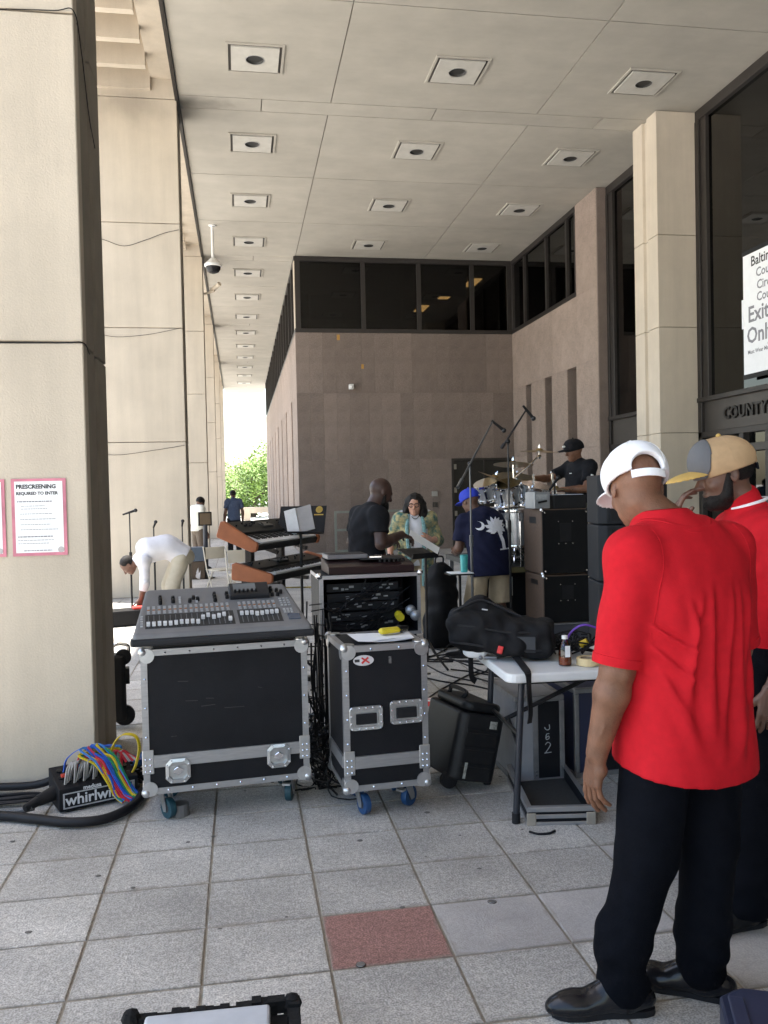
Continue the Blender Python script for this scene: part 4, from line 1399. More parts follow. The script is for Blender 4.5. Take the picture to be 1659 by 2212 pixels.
S = SDF(hc - 0.2, hc + 0.2, 0.005)                      # close cropped hair
S.ell(P(0, -0.018, 0.024), (0.0785, 0.096, 0.093), 0.01, A)
S.cut(P(0, 0.028, 0), A[1])
S.cut(P(0, 0, -0.035), -A[2])
S.mesh('hair', M_HAIR, t)
cp = cap(t, J['head'], J['look'], M_CAPT, sc=1.08, h=0.005, brim_m=M_CAPY, button=M_CAPY, strap_m=mat('navy_strap', (0.012, 0.016, 0.035), 0.7))
S = SDF(hc - 0.24, hc + 0.24, 0.005)                    # grey front panel of the cap
S.ell(P(0, 0.0, 0.040), (0.098, 0.1225, 0.107), 0.004, A)
S.ell(P(0, 0.053, 0.060), (0.087, 0.070, 0.084), 0.03, A)
S.cut(P(0, 0.083, 0.02), -(A[1] + 0.30 * A[2]))
S.cut(P(0, 0, 0.010), -(A[2] + 0.10 * A[1]))
S.mesh('front_panel', mat('grey_cap_panel', (0.11, 0.11, 0.115), 0.8), cp)
b = MB()                                                # white undershirt neckline
ring = [J['neck'] + np.array([0.074 * math.cos(a), 0.014 + 0.074 * math.sin(a), 0.040 - 0.02 * math.sin(a)]) for a in np.linspace(0, 2 * math.pi, 25)]
b.tube([tuple(p) for p in ring], 0.0065, 6)
b.build('undershirt_neckband', M_CAPW, t, smooth=True)
trousers(t, J, M_NAVYTR, h=0.010, bulk=1.05, seed=2.0, r=(0.115, 0.10, 0.085))
for q in 'LR':
    shoe(t, J['ank' + q], J['toe' + q], mat('dull_black_boot', (0.012, 0.012, 0.013), 0.4), name='boot')
# ================================================================== the people further back
M_BLKTEE = mat('black_tee', (0.010, 0.010, 0.012), 0.85, var=0.2, scale=20, spec=0.2)
M_NAVYTEE = mat('navy_tee', (0.008, 0.0095, 0.030), 0.85, var=0.15, scale=20, spec=0.2)
M_BLUETEE = mat('slate_blue_tee', (0.06, 0.085, 0.15), 0.85, var=0.15, scale=20)
M_KHAKI = mat('khaki_cotton', (0.40, 0.325, 0.22), 0.85, var=0.08, scale=15)
M_KHAKIL = mat('pale_khaki_cotton', (0.46, 0.42, 0.33), 0.85, var=0.06, scale=15)
M_WSHIRT = mat('white_shirt', (0.66, 0.66, 0.70), 0.8, var=0.04, scale=15)
M_CSHIRT = mat('cream_shirt', (0.66, 0.65, 0.58), 0.8, var=0.05, scale=15)
M_BRTROU = mat('brown_trousers', (0.10, 0.075, 0.055), 0.85, var=0.1)
M_BLUECAP = mat('royal_blue_cap', (0.012, 0.035, 0.42), 0.75, var=0.08)
M_TEAL = mat('teal_patterned_kimono', (0.02, 0.16, 0.16), 0.8, var=0.35, scale=22, col2=(0.34, 0.27, 0.12), detail=2.0)

# bald man in black tee, in profile, hands busy over the rack
t = thing('person', 'bald bearded man in black tee looking down beside the woman', 'person', (1.02, 6.85, 0), -72)
J = joints(neck=(0, 0.03, 1.475), head=(0, 0.12, 1.615), look=(0.0, 1, -0.42), chest=(0, -0.01, 1.30), waist=(0, -0.02, 1.10), elR=(0.26, -0.02, 1.21), elL=(-0.26, -0.02, 1.20),
           wrR=(0.16, 0.22, 1.27), wrL=(-0.15, 0.20, 1.22), shL=(-0.19, 0.0, 1.42), shR=(0.19, 0.0, 1.42))
body(t, J, M_SK3, h=0.008, legs=False, armk=1.12, jaw=1.1, hands=dict(R=dict(d=(-.2, .9, -.3), n=(-.4, -.3, -.8), t=(-.9, 0, .1), curl=(.5, .5, .5, .5)), L=dict(d=(.2, .95, -.1), n=(.4, -.3, -.8), t=(.9, 0, .1), curl=(.5, .5, .5, .5))))
shirt(t, J, M_BLKTEE, h=0.010, bulk=1.02, sleeve=0.62, hem=0.10, name='tee_shirt', seed=.7, wr=.005)
trousers(t, J, mat('black_trousers', (0.012, 0.012, 0.014), 0.85), h=0.014, seed=1.0)
for q in 'LR': shoe(t, J['ank' + q], J['toe' + q], M_BLACK, h=0.010)
A = frame_of(J['look']); hc = J['head']
S = SDF(hc - 0.2, hc + 0.2, 0.007)
S.ell(hc + A[1] * 0.040 - A[2] * 0.085, (0.058, 0.062, 0.050), 0.02, A)
S.ell(hc + A[1] * 0.085 - A[2] * 0.110, (0.032, 0.030, 0.036), 0.02, A)
for sx in (-1, 1): S.caps(hc + A[0] * sx * .066 + A[1] * .012 - A[2] * .01, hc + A[0] * sx * .056 + A[1] * .03 - A[2] * .08, 0.012, 0.022, 0.012)
S.ell(hc + A[1] * 0.105 - A[2] * 0.030, (0.045, 0.042, 0.024), 0.01, A, True)
S.mesh('beard', M_HAIR, t)

# woman in patterned kimono and glasses facing the camera
t = thing('person', 'woman with glasses in teal patterned kimono and white top', 'person', (1.90, 9.25, 0), 172)
k = 0.93
J = joints()
J = {a: (v * k if a not in ('look', 'face') else v) for a, v in J.items()}
J.update(head=np.array((0.0, 0.05, 1.465)), look=np.array((0.16, 1, -0.02)), shL=np.array((-.165, -.01, 1.315)), shR=np.array((.165, -.01, 1.315)),
         elR=np.array((0.27, -0.02, 1.08)), wrR=np.array((0.285, 0.16, 0.93)), elL=np.array((-0.255, -0.02, 1.07)), wrL=np.array((-0.165, 0.19, 1.085)))
body(t, J, M_SK4, h=0.008, legs=False, bulk=1.0, hands=dict(L=dict(d=(0.5, .7, 0.2), n=(.5, -.4, -.5), t=(.3, 0, .9), curl=(.6, .6, .6, .6)), R=dict(d=(-.2, .5, -.8), n=(-.9, 0, 0), t=(0, .9, .4), curl=(.5, .5, .5, .5))))
shirt(t, J, M_WSHIRT, h=0.010, bulk=0.86, sleeve=0.2, armw=.8, hem=0.10, name='white_top', loose=0.012, seed=2.0)
trousers(t, J, M_KHAKI, h=0.012, bulk=1.0, seed=.4, r=(.10, .08, .065))
for q in 'LR': shoe(t, J['ank' + q], J['toe' + q], mat('tan_flat_shoe', (0.30, 0.20, 0.12), 0.7), h=0.010, sc=.85)
# kimono: open shell with wide sleeves
lo, hi = np.array((-.5, -.35, .45)), np.array((.5, .36, 1.45))
S = SDF(lo, hi, 0.010)
S.loft([(0.50, 0, -.01, .235, .16), (.75, 0, -.01, .215, .155), (1.0, 0, 0, .192, .145), (1.2, 0, 0, .195, .14), (1.32, 0, 0, .14, .11), (1.37, 0, 0, .08, .08)], .03)
S.caps((-.155, 0, 1.30), (.155, 0, 1.30), .104, .104, .05)
for q in 'LR':
    a, b2, c = J['sh' + q], J['el' + q], J['wr' + q]
    S.caps(a, b2, .066, .068, .03); S.caps(b2, b2 + (c - b2) * .45, .068, .068, .02)
S.disp(lambda X, Y, Z: .006 * np.sin(X * 50 + 4 * np.sin(Z * 8)) * np.clip(1.2 - Z, 0, 1) + .004 * np.sin(Z * 30 + X * 20))
X, Y, Z = S.grid()
op = np.abs(X + .01) - (0.055 + 0.035 * np.clip((Z - .6), 0, 1)) 
S.S = np.where(Y > 0.02, np.maximum(S.S, (-op).astype(np.float32) * 1.0), S.S)
S.cut((0, 0, .56), (0, 0, -1))
for q in 'LR':
    b2, c = J['el' + q], J['wr' + q]
    e = b2 + (c - b2) * .5; v = unit(c - b2)
    dd = (X - e[0]) * v[0] + (Y - e[1]) * v[1] + (Z - e[2]) * v[2]
    r2 = (X - e[0]) ** 2 + (Y - e[1]) ** 2 + (Z - e[2]) ** 2
    S.S = np.where(r2 < .15 ** 2, np.maximum(S.S, dd.astype(np.float32)), S.S)
kim = S.mesh('kimono', M_TEAL, t)
for sx in (-1, 1):
    b = MB()
    b.tube(spline([(sx * .075, .075, 1.36), (sx * .095, .135, 1.20), (sx * .085, .158, 1.0), (sx * .075, .168, .8), (sx * .072, .175, .58)], 4), .020, 6)
    b.build('kimono_border', mat('pale_teal_border', (0.16, 0.30, 0.30), 0.8, var=0.4, scale=40), kim)
hc = J['head']; A = frame_of(J['look'])
P = lambda x, y, z: hc + A[0] * x + A[1] * y + A[2] * z
S = SDF(hc - .30, hc + .26, .008)
S.ell(P(0, -.02, .040), (.096, .108, .096), .01, A)
for sx in (-1, 1):
    S.ell(P(sx * .088, -.015, -.06), (.046, .065, .115), .04, A)
    S.ell(P(sx * .100, -.03, -.13), (.048, .06, .07), .04, A)
S.ell(P(0, -.06, -.06), (.10, .06, .12), .04, A)
S.ell(P(0, .085, -.040), (.060, .085, .098), .01, A, True)
S.disp(lambda X, Y, Z: .007 * np.sin(Z * 70 + X * 40) * np.sin(X * 60 + Y * 50))
S.mesh('hair', M_HAIR, t)
b = MB()
for sx in (-1, 1):
    ring = [tuple(P(sx * .031 + .026 * math.cos(a), .100, .0 + .020 * math.sin(a))) for a in np.linspace(0, 2 * math.pi, 15)]
    b.tube(ring, .0045, 5)
    b.cyl(tuple(P(sx * .055, .098, .005)), tuple(P(sx * .078, .0, .008)), .004, n=5)
b.cyl(tuple(P(-.008, .104, .004)), tuple(P(.008, .104, .004)), .004, n=5)
b.build('glasses', M_BLACK, t)
b = MB(); b.tube(spline([(-.06, .03, 1.375), (-.03, .10, 1.33), (0, .115, 1.315), (.03, .10, 1.33), (.06, .03, 1.375)], 4), .005, 5)
b.build('necklace', mat('dark_beads', (.06, .06, .05), .4), t)
b = MB(); M = TR(*J['wrR']); b.lathe([(.034, -.012), (.038, -.012), (.038, .012), (.034, .012)], 12, M); b.build('watch', M_BLACK, t)

# man in navy tee with palm print, back to the camera
t = thing('person', 'man in blue cap and navy tee with white palm and crescent print', 'person', (2.545, 8.60, 0), 12)
J = joints(pelvis=(0, -.02, .86), waist=(0, .0, 1.0), chest=(-.01, .06, 1.20), neck=(-.04, .14, 1.36), head=(-.095, .20, 1.495), look=(-.20, 1, -.30),
           shL=(-.225, .10, 1.285), shR=(.215, .10, 1.285), elL=(-.27, .14, 1.01), elR=(.29, .16, 1.02), wrL=(-.20, .36, .95), wrR=(.22, .38, .97),
           hipL=(-.12, -.02, .84), hipR=(.12, -.02, .84), kneeL=(-.15, .03, .46), kneeR=(.15, .03, .46), ankL=(-.16, -.02, .09), ankR=(.16, -.02, .09), toeL=(-.2, .2, .03), toeR=(.2, .2, .03))
body(t, J, M_SK2, h=0.008, bulk=1.12, armk=1.12)
navy_shirt = shirt(t, J, M_NAVYTEE, h=0.010, bulk=1.30, sleeve=0.72, hem=0.15, name='tee_shirt', seed=.2, wr=.006, armw=1.12, loose=.02, flare=1.0)
trousers(t, J, M_KHAKI, h=0.012, bulk=1.0, end=1.12, name='shorts', seed=.9, r=(.104, .118, .120))
for q in 'LR': shoe(t, J['ank' + q], J['toe' + q], M_WHITE, h=0.010)
cap(t, J['head'], J['look'], M_BLUECAP, back_open=False, h=.007, sc=1.08)
hc = J['head']; A = frame_of(J['look'])
b = MB(); b.cbox(0, 0, 0, .045, .006, .016, Matrix.Translation(hc + A[1] * -.125 + A[2] * .035 + A[0] * .03)); b.build('cap_patch', M_WHITE, t, bevel=.003)
# white print projected on the back of the tee
from mathutils.bvhtree import BVHTree
_me = navy_shirt.data
bvh = BVHTree.FromPolygons([v.co.copy() for v in _me.vertices], [tuple(p.vertices) for p in _me.polygons])
def bk(x, z):
    h_ = bvh.ray_cast(Vector((x, -1.0, z)), Vector((0, 1, 0)))
    y = h_[0].y if h_[0] is not None else -0.2
    return (x, y - 0.009, z)
PR = mat('white_print', (.72, .73, .78), .8)
pr = MB()
def flat(poly, th=.012):
    n = len(poly)
    vs = [(x, y - 0, z) for x, y, z in [bk(*p) for p in poly]]
    vs2 = [(x, y + .02, z) for x, y, z in vs]
    pr.add(vs + vs2, [tuple(range(n)), tuple(range(n, 2 * n))[::-1]] + [(i, n + i, n + (i + 1) % n, (i + 1) % n) for i in range(n)])
cx, cz = .035, 1.225
def leaf(ang, L, w, dx=0, dz=0):
    c, s = math.cos(ang), math.sin(ang)
    pts = [(0, 0), (L * .35, w), (L * .75, w * .7), (L, -w * .3), (L * .7, -w * .55), (L * .35, -w * .6)]
    flat([(cx + dx + c * a - s * b2, cz + dz + s * a + c * b2) for a, b2 in pts])
for a, L in ((10, .125), (38, .12), (65, .11), (92, .105), (118, .115), (145, .125), (172, .135), (200, .12), (-18, .12), (-42, .095), (222, .095), (25, .09), (52, .085), (80, .085), (105, .085), (132, .09), (158, .10), (186, .09), (-4, .09)):
    leaf(R(a), L * 1.05, .027)
flat([(cx - .02, cz + .01), (cx + .012, cz - .06), (cx + .038, cz - .15), (cx + .045, cz - .22), (cx + .085, cz - .22), (cx + .075, cz - .13), (cx + .045, cz - .05), (cx + .02, cz + .01)])
flat([(cx + .01, cz - .22), (cx + .135, cz - .215), (cx + .13, cz - .228), (cx + .01, cz - .232)])
mo = []
for k in range(11):
    a = R(-125 + 215 * k / 10); mo.append((-.145 + .045 * math.cos(a), 1.245 + .045 * math.sin(a)))
for k in range(11):
    a = R(88 - 210 * k / 10); mo.append((-.162 + .039 * math.cos(a), 1.257 + .037 * math.sin(a)))
flat(mo)
pr.build('shirt_print', PR, t)

# drummer, seated on the riser
t = thing('person', 'drummer in black cap and black polo seated behind the drums', 'person', (3.93, 9.45, 0.80), 108)
J = joints(pelvis=(0, 0, .58), waist=(0, .02, .72), chest=(0, .0, .94), neck=(0, .03, 1.11), head=(0, .085, 1.245), look=(.12, 1, -.16),
           shL=(-.19, .0, 1.05), shR=(.19, .0, 1.05), elL=(-.26, .14, .80), elR=(.27, .26, .93), wrL=(-.10, .36, .80), wrR=(.20, .53, .94),
           hipL=(-.11, .02, .55), hipR=(.11, .02, .55), kneeL=(-.22, .42, .52), kneeR=(.22, .42, .52), ankL=(-.24, .45, .09), ankR=(.24, .48, .09), toeL=(-.26, .66, .03), toeR=(.26, .68, .03))
body(t, J, M_SK1, h=0.008, hands=dict(R=dict(d=(-.1, .95, -.1), n=(-.2, 0, -.9), t=(-.9, 0, .2), curl=(.9, .9, .9, .9)), L=dict(d=(.3, .9, -.1), n=(.2, 0, -.9), t=(.9, 0, .2), curl=(.9, .9, .9, .9))))
shirt(t, J, M_BLKTEE, h=0.010, sleeve=0.70, hem=0.05, name='polo_shirt', bulk=1.05, seed=3.0, collar=False)
trousers(t, J, mat('olive_shorts', (.10, .09, .055), .85), h=0.012, end=1.0, name='shorts', r=(.11, .10, .09))
for q in 'LR': shoe(t, J['ank' + q], J['toe' + q], M_BLACK, h=0.010)
cp = cap(t, J['head'], J['look'], M_BLKTEE, back_open=False, h=.006, sc=1.08)
hc = J['head']; A = frame_of(J['look'])
b = MB(); b.ball((0, 0, 0), .022, 8, Matrix.Translation(hc + A[1] * .128 + A[2] * .07) , .6); b.build('cap_emblem', M_WHITE, cp)
for sx, q in ((-1, 'L'), (1, 'R')):
    a, e = J['sh' + q], J['el' + q]
    b = MB(); v = unit(e - a); p = a + (e - a) * .50 + np.array((sx * .058, -.0, 0.03)); p2 = a + (e - a) * .70 + np.array((sx * .062, 0, 0.028))
    b.cyl(tuple(p), tuple(p2), .024, .022, 6); b.build('sleeve_stripe', M_WHITE, t)
b = MB(); b.cbox(-.02, .158, .985, .03, .01, .010); b.build('chest_mark', M_WHITE, t)
b = MB(); b.cyl((.17, .52, .93), (.02, .86, 1.00), .007, .005, 6); b.build('drumstick', mat('pale_wood', (.5, .36, .2), .6), t)
b = MB(); M = TR(*J['wrL']); b.lathe([(.034, -.014), (.040, -.014), (.040, .014), (.034, .014)], 12, M); b.build('watch', M_BLACK, t)

# man bending down by the second column
t = thing('person', 'man in white shirt and pale khakis bending down by the column', 'person', (-0.86, 11.45, 0), 97)
J = joints(pelvis=(0, -.08, .84), waist=(0, .10, .96), chest=(0, .30, .93), neck=(0, .47, .82), head=(0, .60, .745), look=(0, .55, -.83),
           shL=(-.18, .40, .80), shR=(.18, .40, .80), elL=(-.20, .40, .52), elR=(.20, .40, .52), wrL=(-.13, .46, .30), wrR=(.13, .44, .30), face=(0, .35, -.94),
           hipL=(-.10, -.06, .80), hipR=(.10, -.06, .80), kneeL=(-.12, .06, .44), kneeR=(.12, .10, .44), ankL=(-.13, -.04, .09), ankR=(.13, .02, .09), toeL=(-.15, .16, .03), toeR=(.15, .22, .03))
body(t, J, M_SK2, h=0.009, legs=False, hands=dict(L=dict(d=(.2, .2, -.95), n=(.9, 0, 0), t=(0, 1, .2), curl=(.5,) * 4), R=dict(d=(-.2, .2, -.95), n=(-.9, 0, 0), t=(0, 1, .2), curl=(.5,) * 4)))
shirt(t, J, M_WSHIRT, h=0.011, sleeve=1.45, hem=0.04, bulk=1.05, loose=.03, seed=1.0, wr=.007, name='white_shirt')
trousers(t, J, M_KHAKIL, h=0.012, seed=.5, bulk=1.08, wr=.006)
for q in 'LR': shoe(t, J['ank' + q], J['toe' + q], M_BLACK, h=0.010)
A = frame_of(J['look']); hc = J['head']
S = SDF(hc - .2, hc + .2, .008); S.ell(hc - A[1] * .018 + A[2] * .03, (.081, .100, .092), .01, A); S.cut(hc + A[1] * .05, A[1]); S.cut(hc - A[2] * .03, -A[2]); S.mesh('hair', M_HAIR, t)

# distant figures
def far_man(label, loc, rz, sh_m, tr_m, skin, sleeve, extra=None, k=.94, hair=True):
    t = thing('person', label, 'person', loc, rz)
    J = joints()
    J = {a: (v * k if a not in ('look', 'face') else v) for a, v in J.items()}
    if extra: J.update({a: np.array(v, float) for a, v in extra.items()})
    body(t, J, skin, h=.013, legs=False)
    shirt(t, J, sh_m, h=.014, sleeve=sleeve, hem=.06, wr=.005)
    trousers(t, J, tr_m, h=.015)
    for q in 'LR': shoe(t, J['ank' + q], J['toe' + q], M_BLACK, h=.013)
    if hair:
        A = frame_of(J['look']); hc = J['head']
        S = SDF(hc - .2, hc + .2, .012); S.ell(hc - A[1] * .012 + A[2] * .035, (.086, .106, .094), .01, A); S.cut(hc + A[1] * .07, A[1]); S.cut(hc - A[2] * .02, -A[2]); S.mesh('hair', M_HAIR, t)
    return t, J
t, J = far_man('man in cream shirt and brown trousers with face mask behind a stand', (-0.93, 19.0, 0), -55, M_CSHIRT, M_BRTROU, M_SK2, 1.3,
               dict(look=(0, 1, -.5), head=(0, .07, 1.47), neck=(0, .02, 1.37)), k=.93)
hc = J['head']; A = frame_of(J['look'])
S = SDF(hc - .2, hc + .2, .012); S.ell(hc + A[1] * .082 - A[2] * .05, (.052, .035, .042), .01, A); S.mesh('face_mask', mat('blue_face_mask', (.35, .5, .62), .8), t)
far_man('man in slate blue tee walking in front of the bright opening', (-0.20, 24.0, 0), 20, M_BLUETEE, mat('dark_shorts', (.015, .016, .02), .85), M_SK2, .65,
        dict(look=(.3, 1, 0)), k=1.0)
# ================================================================== road cases and mixing desk
M_LAM = mat('black_laminate', (0.008, 0.0085, 0.011), 0.6, spec=.22, var=0.25, scale=4, bump=0.15, bscale=260)
M_ALU = mat('brushed_aluminium', (0.40, 0.40, 0.41), 0.38, metal=0.75, var=0.10, scale=12, stretch=(1, 1, 8))
M_ALUD = mat('worn_aluminium', (0.25, 0.25, 0.255), 0.45, metal=0.7, var=0.2, scale=12)
M_BLUEW = mat('blue_caster_tyre', (0.012, 0.06, 0.17), 0.5, var=0.15)
M_TEALW = mat('teal_caster_tyre', (0.012, 0.055, 0.075), 0.5, var=0.15)
M_CONS = mat('console_grey', (0.15, 0.15, 0.155), 0.5, var=0.08, scale=10)
M_CONSD = mat('console_dark', (0.02, 0.021, 0.024), 0.45, var=0.1)
M_FAD = mat('fader_white', (0.62, 0.63, 0.65), 0.4, var=0.05)
M_BTN = mat('button_grey', (0.38, 0.39, 0.40), 0.5, var=0.2, scale=60)
M_CABLE = mat('black_cable_jacket', (0.012, 0.012, 0.014), 0.5, var=0.2, scale=10)

def caster(parent, x, y, tyre_m, spin=0.0, brake=False, r=0.052, top=0.15):
    M = TR(x, y, 0, 0, 0, spin)
    b = MB(); b.box(-.045, .045, -.045, .045, top - .008, top, M); b.lathe([(.03, top - .022), (.03, top - .008)], 14, M)
    fk = b.build('caster_fork', M_STEEL, parent)
    b = MB()
    for s in (-1, 1):
        b.prism([(-.030, top - .018), (.022, top - .018), (.045, r + .012), (.045, r - .012), (.022, r - .016)], -.002, .002, M @ TR(0, s * .024, 0, 90, 0, 0))
    if brake: b.box(-.055, -.02, -.02, .02, top - .045, top - .035, M)
    b.build('fork_cheek', M_STEEL, fk)
    b = MB(); b.lathe([(r - .014, -.016), (r - .002, -.016), (r, -.010), (r, .010), (r - .002, .016), (r - .014, .016)], 24, M @ TR(.030, 0, r, 90, 0, 0))
    b.build('tyre', tyre_m, fk, smooth=True)
    b = MB(); b.lathe([(.006, -.020), (.016, -.018), (r - .013, -.012), (r - .013, .012), (.016, .018), (.006, .020)], 18, M @ TR(.030, 0, r, 90, 0, 0))
    b.build('wheel_hub', mat('caster_hub', (.05, .05, .055), .4), fk, smooth=True)

def flight_case(t, w, d, z0, z1, tyre_m, spin=(20, -30, 10, 60), band=None, panel_m=None, edge=0.030, top_edge=None):
    pm = panel_m or M_LAM
    h = z1 - z0
    e = 0.004
    for nm, bx in (('front_panel', (e, w - e, e, .012, z0 + e, z1 - e)), ('back_panel', (e, w - e, d - .012, d - e, z0 + e, z1 - e)),
                   ('side_panel', (e, .012, .012, d - .012, z0 + e, z1 - e)), ('side_panel', (w - .012, w - e, .012, d - .012, z0 + e, z1 - e)),
                   ('top_panel', (.012, w - .012, .012, d - .012, z1 - .012, z1 - e)), ('bottom_panel', (.012, w - .012, .012, d - .012, z0 + e, z0 + .012))):
        b = MB(); b.box(*bx); b.build(nm, pm, t)
    # angle extrusions along the twelve edges
    def L(b, axis, p, q, su, sv):
        g = 0.0
        if axis == 0:
            y, z = p; b.box(q[0], q[1], min(y, y + su * edge), max(y, y + su * edge), min(z, z + sv * .003), max(z, z + sv * .003)); b.box(q[0], q[1], min(y, y + su * .003), max(y, y + su * .003), min(z + sv * .003, z + sv * edge), max(z + sv * .003, z + sv * edge))
        if axis == 1:
            x, z = p; b.box(min(x, x + su * edge), max(x, x + su * edge), q[0], q[1], min(z, z + sv * .003), max(z, z + sv * .003)); b.box(min(x, x + su * .003), max(x, x + su * .003), q[0], q[1], min(z + sv * .003, z + sv * edge), max(z + sv * .003, z + sv * edge))
        if axis == 2:
            x, y = p; b.box(min(x, x + su * edge), max(x, x + su * edge), min(y, y + sv * .003), max(y, y + sv * .003), q[0], q[1]); b.box(min(x, x + su * .003), max(x, x + su * .003), min(y + sv * .003, y + sv * edge), max(y + sv * .003, y + sv * edge), q[0], q[1])
    for y, su in ((0, 1), (d, -1)):
        for z, sv in ((z0, 1), (z1, -1)):
            b = MB(); L(b, 0, (y, z), (edge, w - edge), su, sv); b.build('edge_trim', M_ALU, t)
    for x, su in ((0, 1), (w, -1)):
        for z, sv in ((z0, 1), (z1, -1)):
            b = MB(); L(b, 1, (x, z), (edge, d - edge), su, sv); b.build('edge_trim', M_ALU, t)
        for y, sv in ((0, 1), (d, -1)):
            b = MB(); L(b, 2, (x, y), (z0 + edge, z1 - edge), su, sv); b.build('edge_trim', M_ALU, t)
    for x, sx in ((0, 1), (w, -1)):
        for y, sy in ((0, 1), (d, -1)):
            for z, sz in ((z0, 1), (z1, -1)):
                b = MB()
                b.ball((x + sx * .010, y + sy * .010, z + sz * .010), .024, 14)
                for k in range(3):
                    a = [0.0, 0.0]
                o = .0045
                b.lathe([(.036, -.002), (.036, .003)], 16, Matrix.Translation((x + sx * .030, y - sy * .003, z + sz * .030)) @ TR(0, 0, 0, 90, 0, 0))
                b.lathe([(.036, -.002), (.036, .003)], 16, Matrix.Translation((x - sx * .003, y + sy * .030, z + sz * .030)) @ TR(0, 0, 0, 0, 90, 0))
                b.lathe([(.036, -.002), (.036, .003)], 16, Matrix.Translation((x + sx * .030, y + sy * .030, z - sz * .003)))
                b.build('ball_corner', M_STEEL, t, smooth=True)
    if band:
        b = MB(); b.box(edge, w - edge, -.006, .004, band[0], band[1]); b.box(edge, w - edge, -.0075, -.006, (band[0] + band[1]) / 2 - .004, (band[0] + band[1]) / 2 + .004)
        b.build('closure_band', M_ALU, t)
        b = MB(); b.box(-.006, .004, edge, d - edge, band[0], band[1]); b.build('closure_band', M_ALU, t)
        for sx, x in ((1, -.004), (-1, w + .004)):
            b = MB(); b.box(min(x, x + sx * .055), max(x, x + sx * .055), -.009, -.003, band[0] - .03, band[1] + .03); b.build('hinge_plate', M_STEEL, t, bevel=.003, seg=1)
    b = MB()
    n = int(w / .11)
    for k in range(1, n):
        for z in (z0 + .018, z1 - .018): b.ball((k * w / n, -.001, z), .0065, 8)
    n = int(h / .12)
    for k in range(1, n):
        for x in (.018, w - .018): b.ball((x, -.001, z0 + k * h / n), .0065, 8)
    if band:
        for x in (.012, .034, w - .012, w - .034):
            for q in (-.015, .015, .045): b.ball((x, -.010, band[0] + q), .0055, 8)
    stuff(b.build('rivet', M_CHROME, t, smooth=True))
    ins = .10
    for (x, y), sp, br in zip(((ins, ins), (w - ins, ins), (ins, d - ins), (w - ins, d - ins)), spin, (False, True, False, False)):
        caster(t, x, y, tyre_m, sp, br, top=z0)
def latch(t, x, z, s=.060):
    b = MB()
    poly = [(-s, -s * .6), (-s * .6, -s), (s * .6, -s), (s, -s * .6), (s, s * .6), (s * .6, s), (-s * .6, s), (-s, s * .6)]
    inn = [(u * .74, v * .74) for u, v in poly]
    M = TR(x, -.010, z, 90, 0, 0)
    n = 8
    vs = [(u, v, .006) for u, v in poly] + [(u, v, .010) for u, v in inn] + [(u * .95, v * .95, -.012) for u, v in inn]
    fs = [(i, (i + 1) % n, n + (i + 1) % n, n + i) for i in range(n)] + [(n + i, n + (i + 1) % n, 2 * n + (i + 1) % n, 2 * n + i) for i in range(n)] + [tuple(range(2 * n, 3 * n))]
    b.add(vs, fs, M)
    o = b.build('latch', M_STEEL, t)
    b = MB(); b.prism([(-.020, -.010), (0, -.022), (.020, -.010), (.020, .010), (0, .022), (-.020, .010)], .000, .012, M); b.cbox(0, .0, .004, .05, .012, .01, M)
    b.build('latch_wing', M_CHROME, o, bevel=.002, seg=1)
    b = MB()
    for u, v in poly: b.ball((u * .88, v * .88, .010), .005, 6, M)
    stuff(b.build('rivet', M_CHROME, o, smooth=True))
def handle(t, x, z, w=.085, hh=.060):
    M = TR(x, -.006, z, 90, 0, 0)
    b = MB()
    def rr(a, c, r, n=3):
        out = []
        for cx, cy, a0 in ((a - r, c - r, 0), (-a + r, c - r, 90), (-a + r, -c + r, 180), (a - r, -c + r, 270)):
            for k in range(n + 1): out.append((cx + r * math.cos(R(a0 + 90 * k / n)), cy + r * math.sin(R(a0 + 90 * k / n))))
        return out
    o1, o2 = rr(w, hh, .020), rr(w * .74, hh * .70, .012)
    n = len(o1)
    vs = [(u, v, .002) for u, v in o1] + [(u * .97, v * .97, .006) for u, v in o1] + [(u, v, .005) for u, v in o2] + [(u * .97, v * .97, -.004) for u, v in o2]
    fs = []
    for q in range(3): fs += [(q * n + i, q * n + (i + 1) % n, q * n + n + (i + 1) % n, q * n + n + i) for i in range(n)]
    fs.append(tuple(range(3 * n, 4 * n)))
    b.add(vs, fs, M)
    o = b.build('recessed_handle', M_STEEL, t)
    b = MB(); b.box(-w * .62, w * .62, -hh * .50, hh * .38, .000, .010, M); b.build('grip', M_RUBBER, o, bevel=.004)
    b = MB()
    for u in (-.85, -.4, 0, .4, .85):
        for v in (-.86, .86): b.ball((u * w, v * hh, .006), .0055, 6, M)
    for v in (-.4, .2):
        for u in (-.9, .9): b.ball((u * w, v * hh, .006), .0055, 6, M)
    stuff(b.build('rivet', M_CHROME, o, smooth=True))

case_desk = thing('flight_case', 'wide black flight case on casters carrying the mixing desk', 'flight case', (-0.505, 4.29, 0), 5.5)
flight_case(case_desk, .825, .47, .150, .868, M_TEALW, band=(.285, .345), spin=(-60, 70, 20, 60), edge=.031)
latch(case_desk, .165, .262); latch(case_desk, .665, .285)
b = MB(); b.box(.06, .77, .02, .45, .872, .905); b.build('foam_spacer', M_BLACK, case_desk)
b = MB(); b.cyl((.17, .10, .001), (.17, .10, .06), .05, .045, 16); b.build('spare_foot', mat('grey_foot', (.13, .13, .13), .5), case_desk)
b = MB()
for (x, z, l, a) in ((.20, .70, .05, 4), (.24, .60, .06, 3), (.33, .605, .04, 5), (.32, .57, .07, -3), (.58, .64, .02, 12), (.15, .43, .03, -2), (.45, .55, .10, 1)):
    b.cbox(0, 0, 0, l, .0006, .003, TR(x, .0037, z, 0, a, 0))
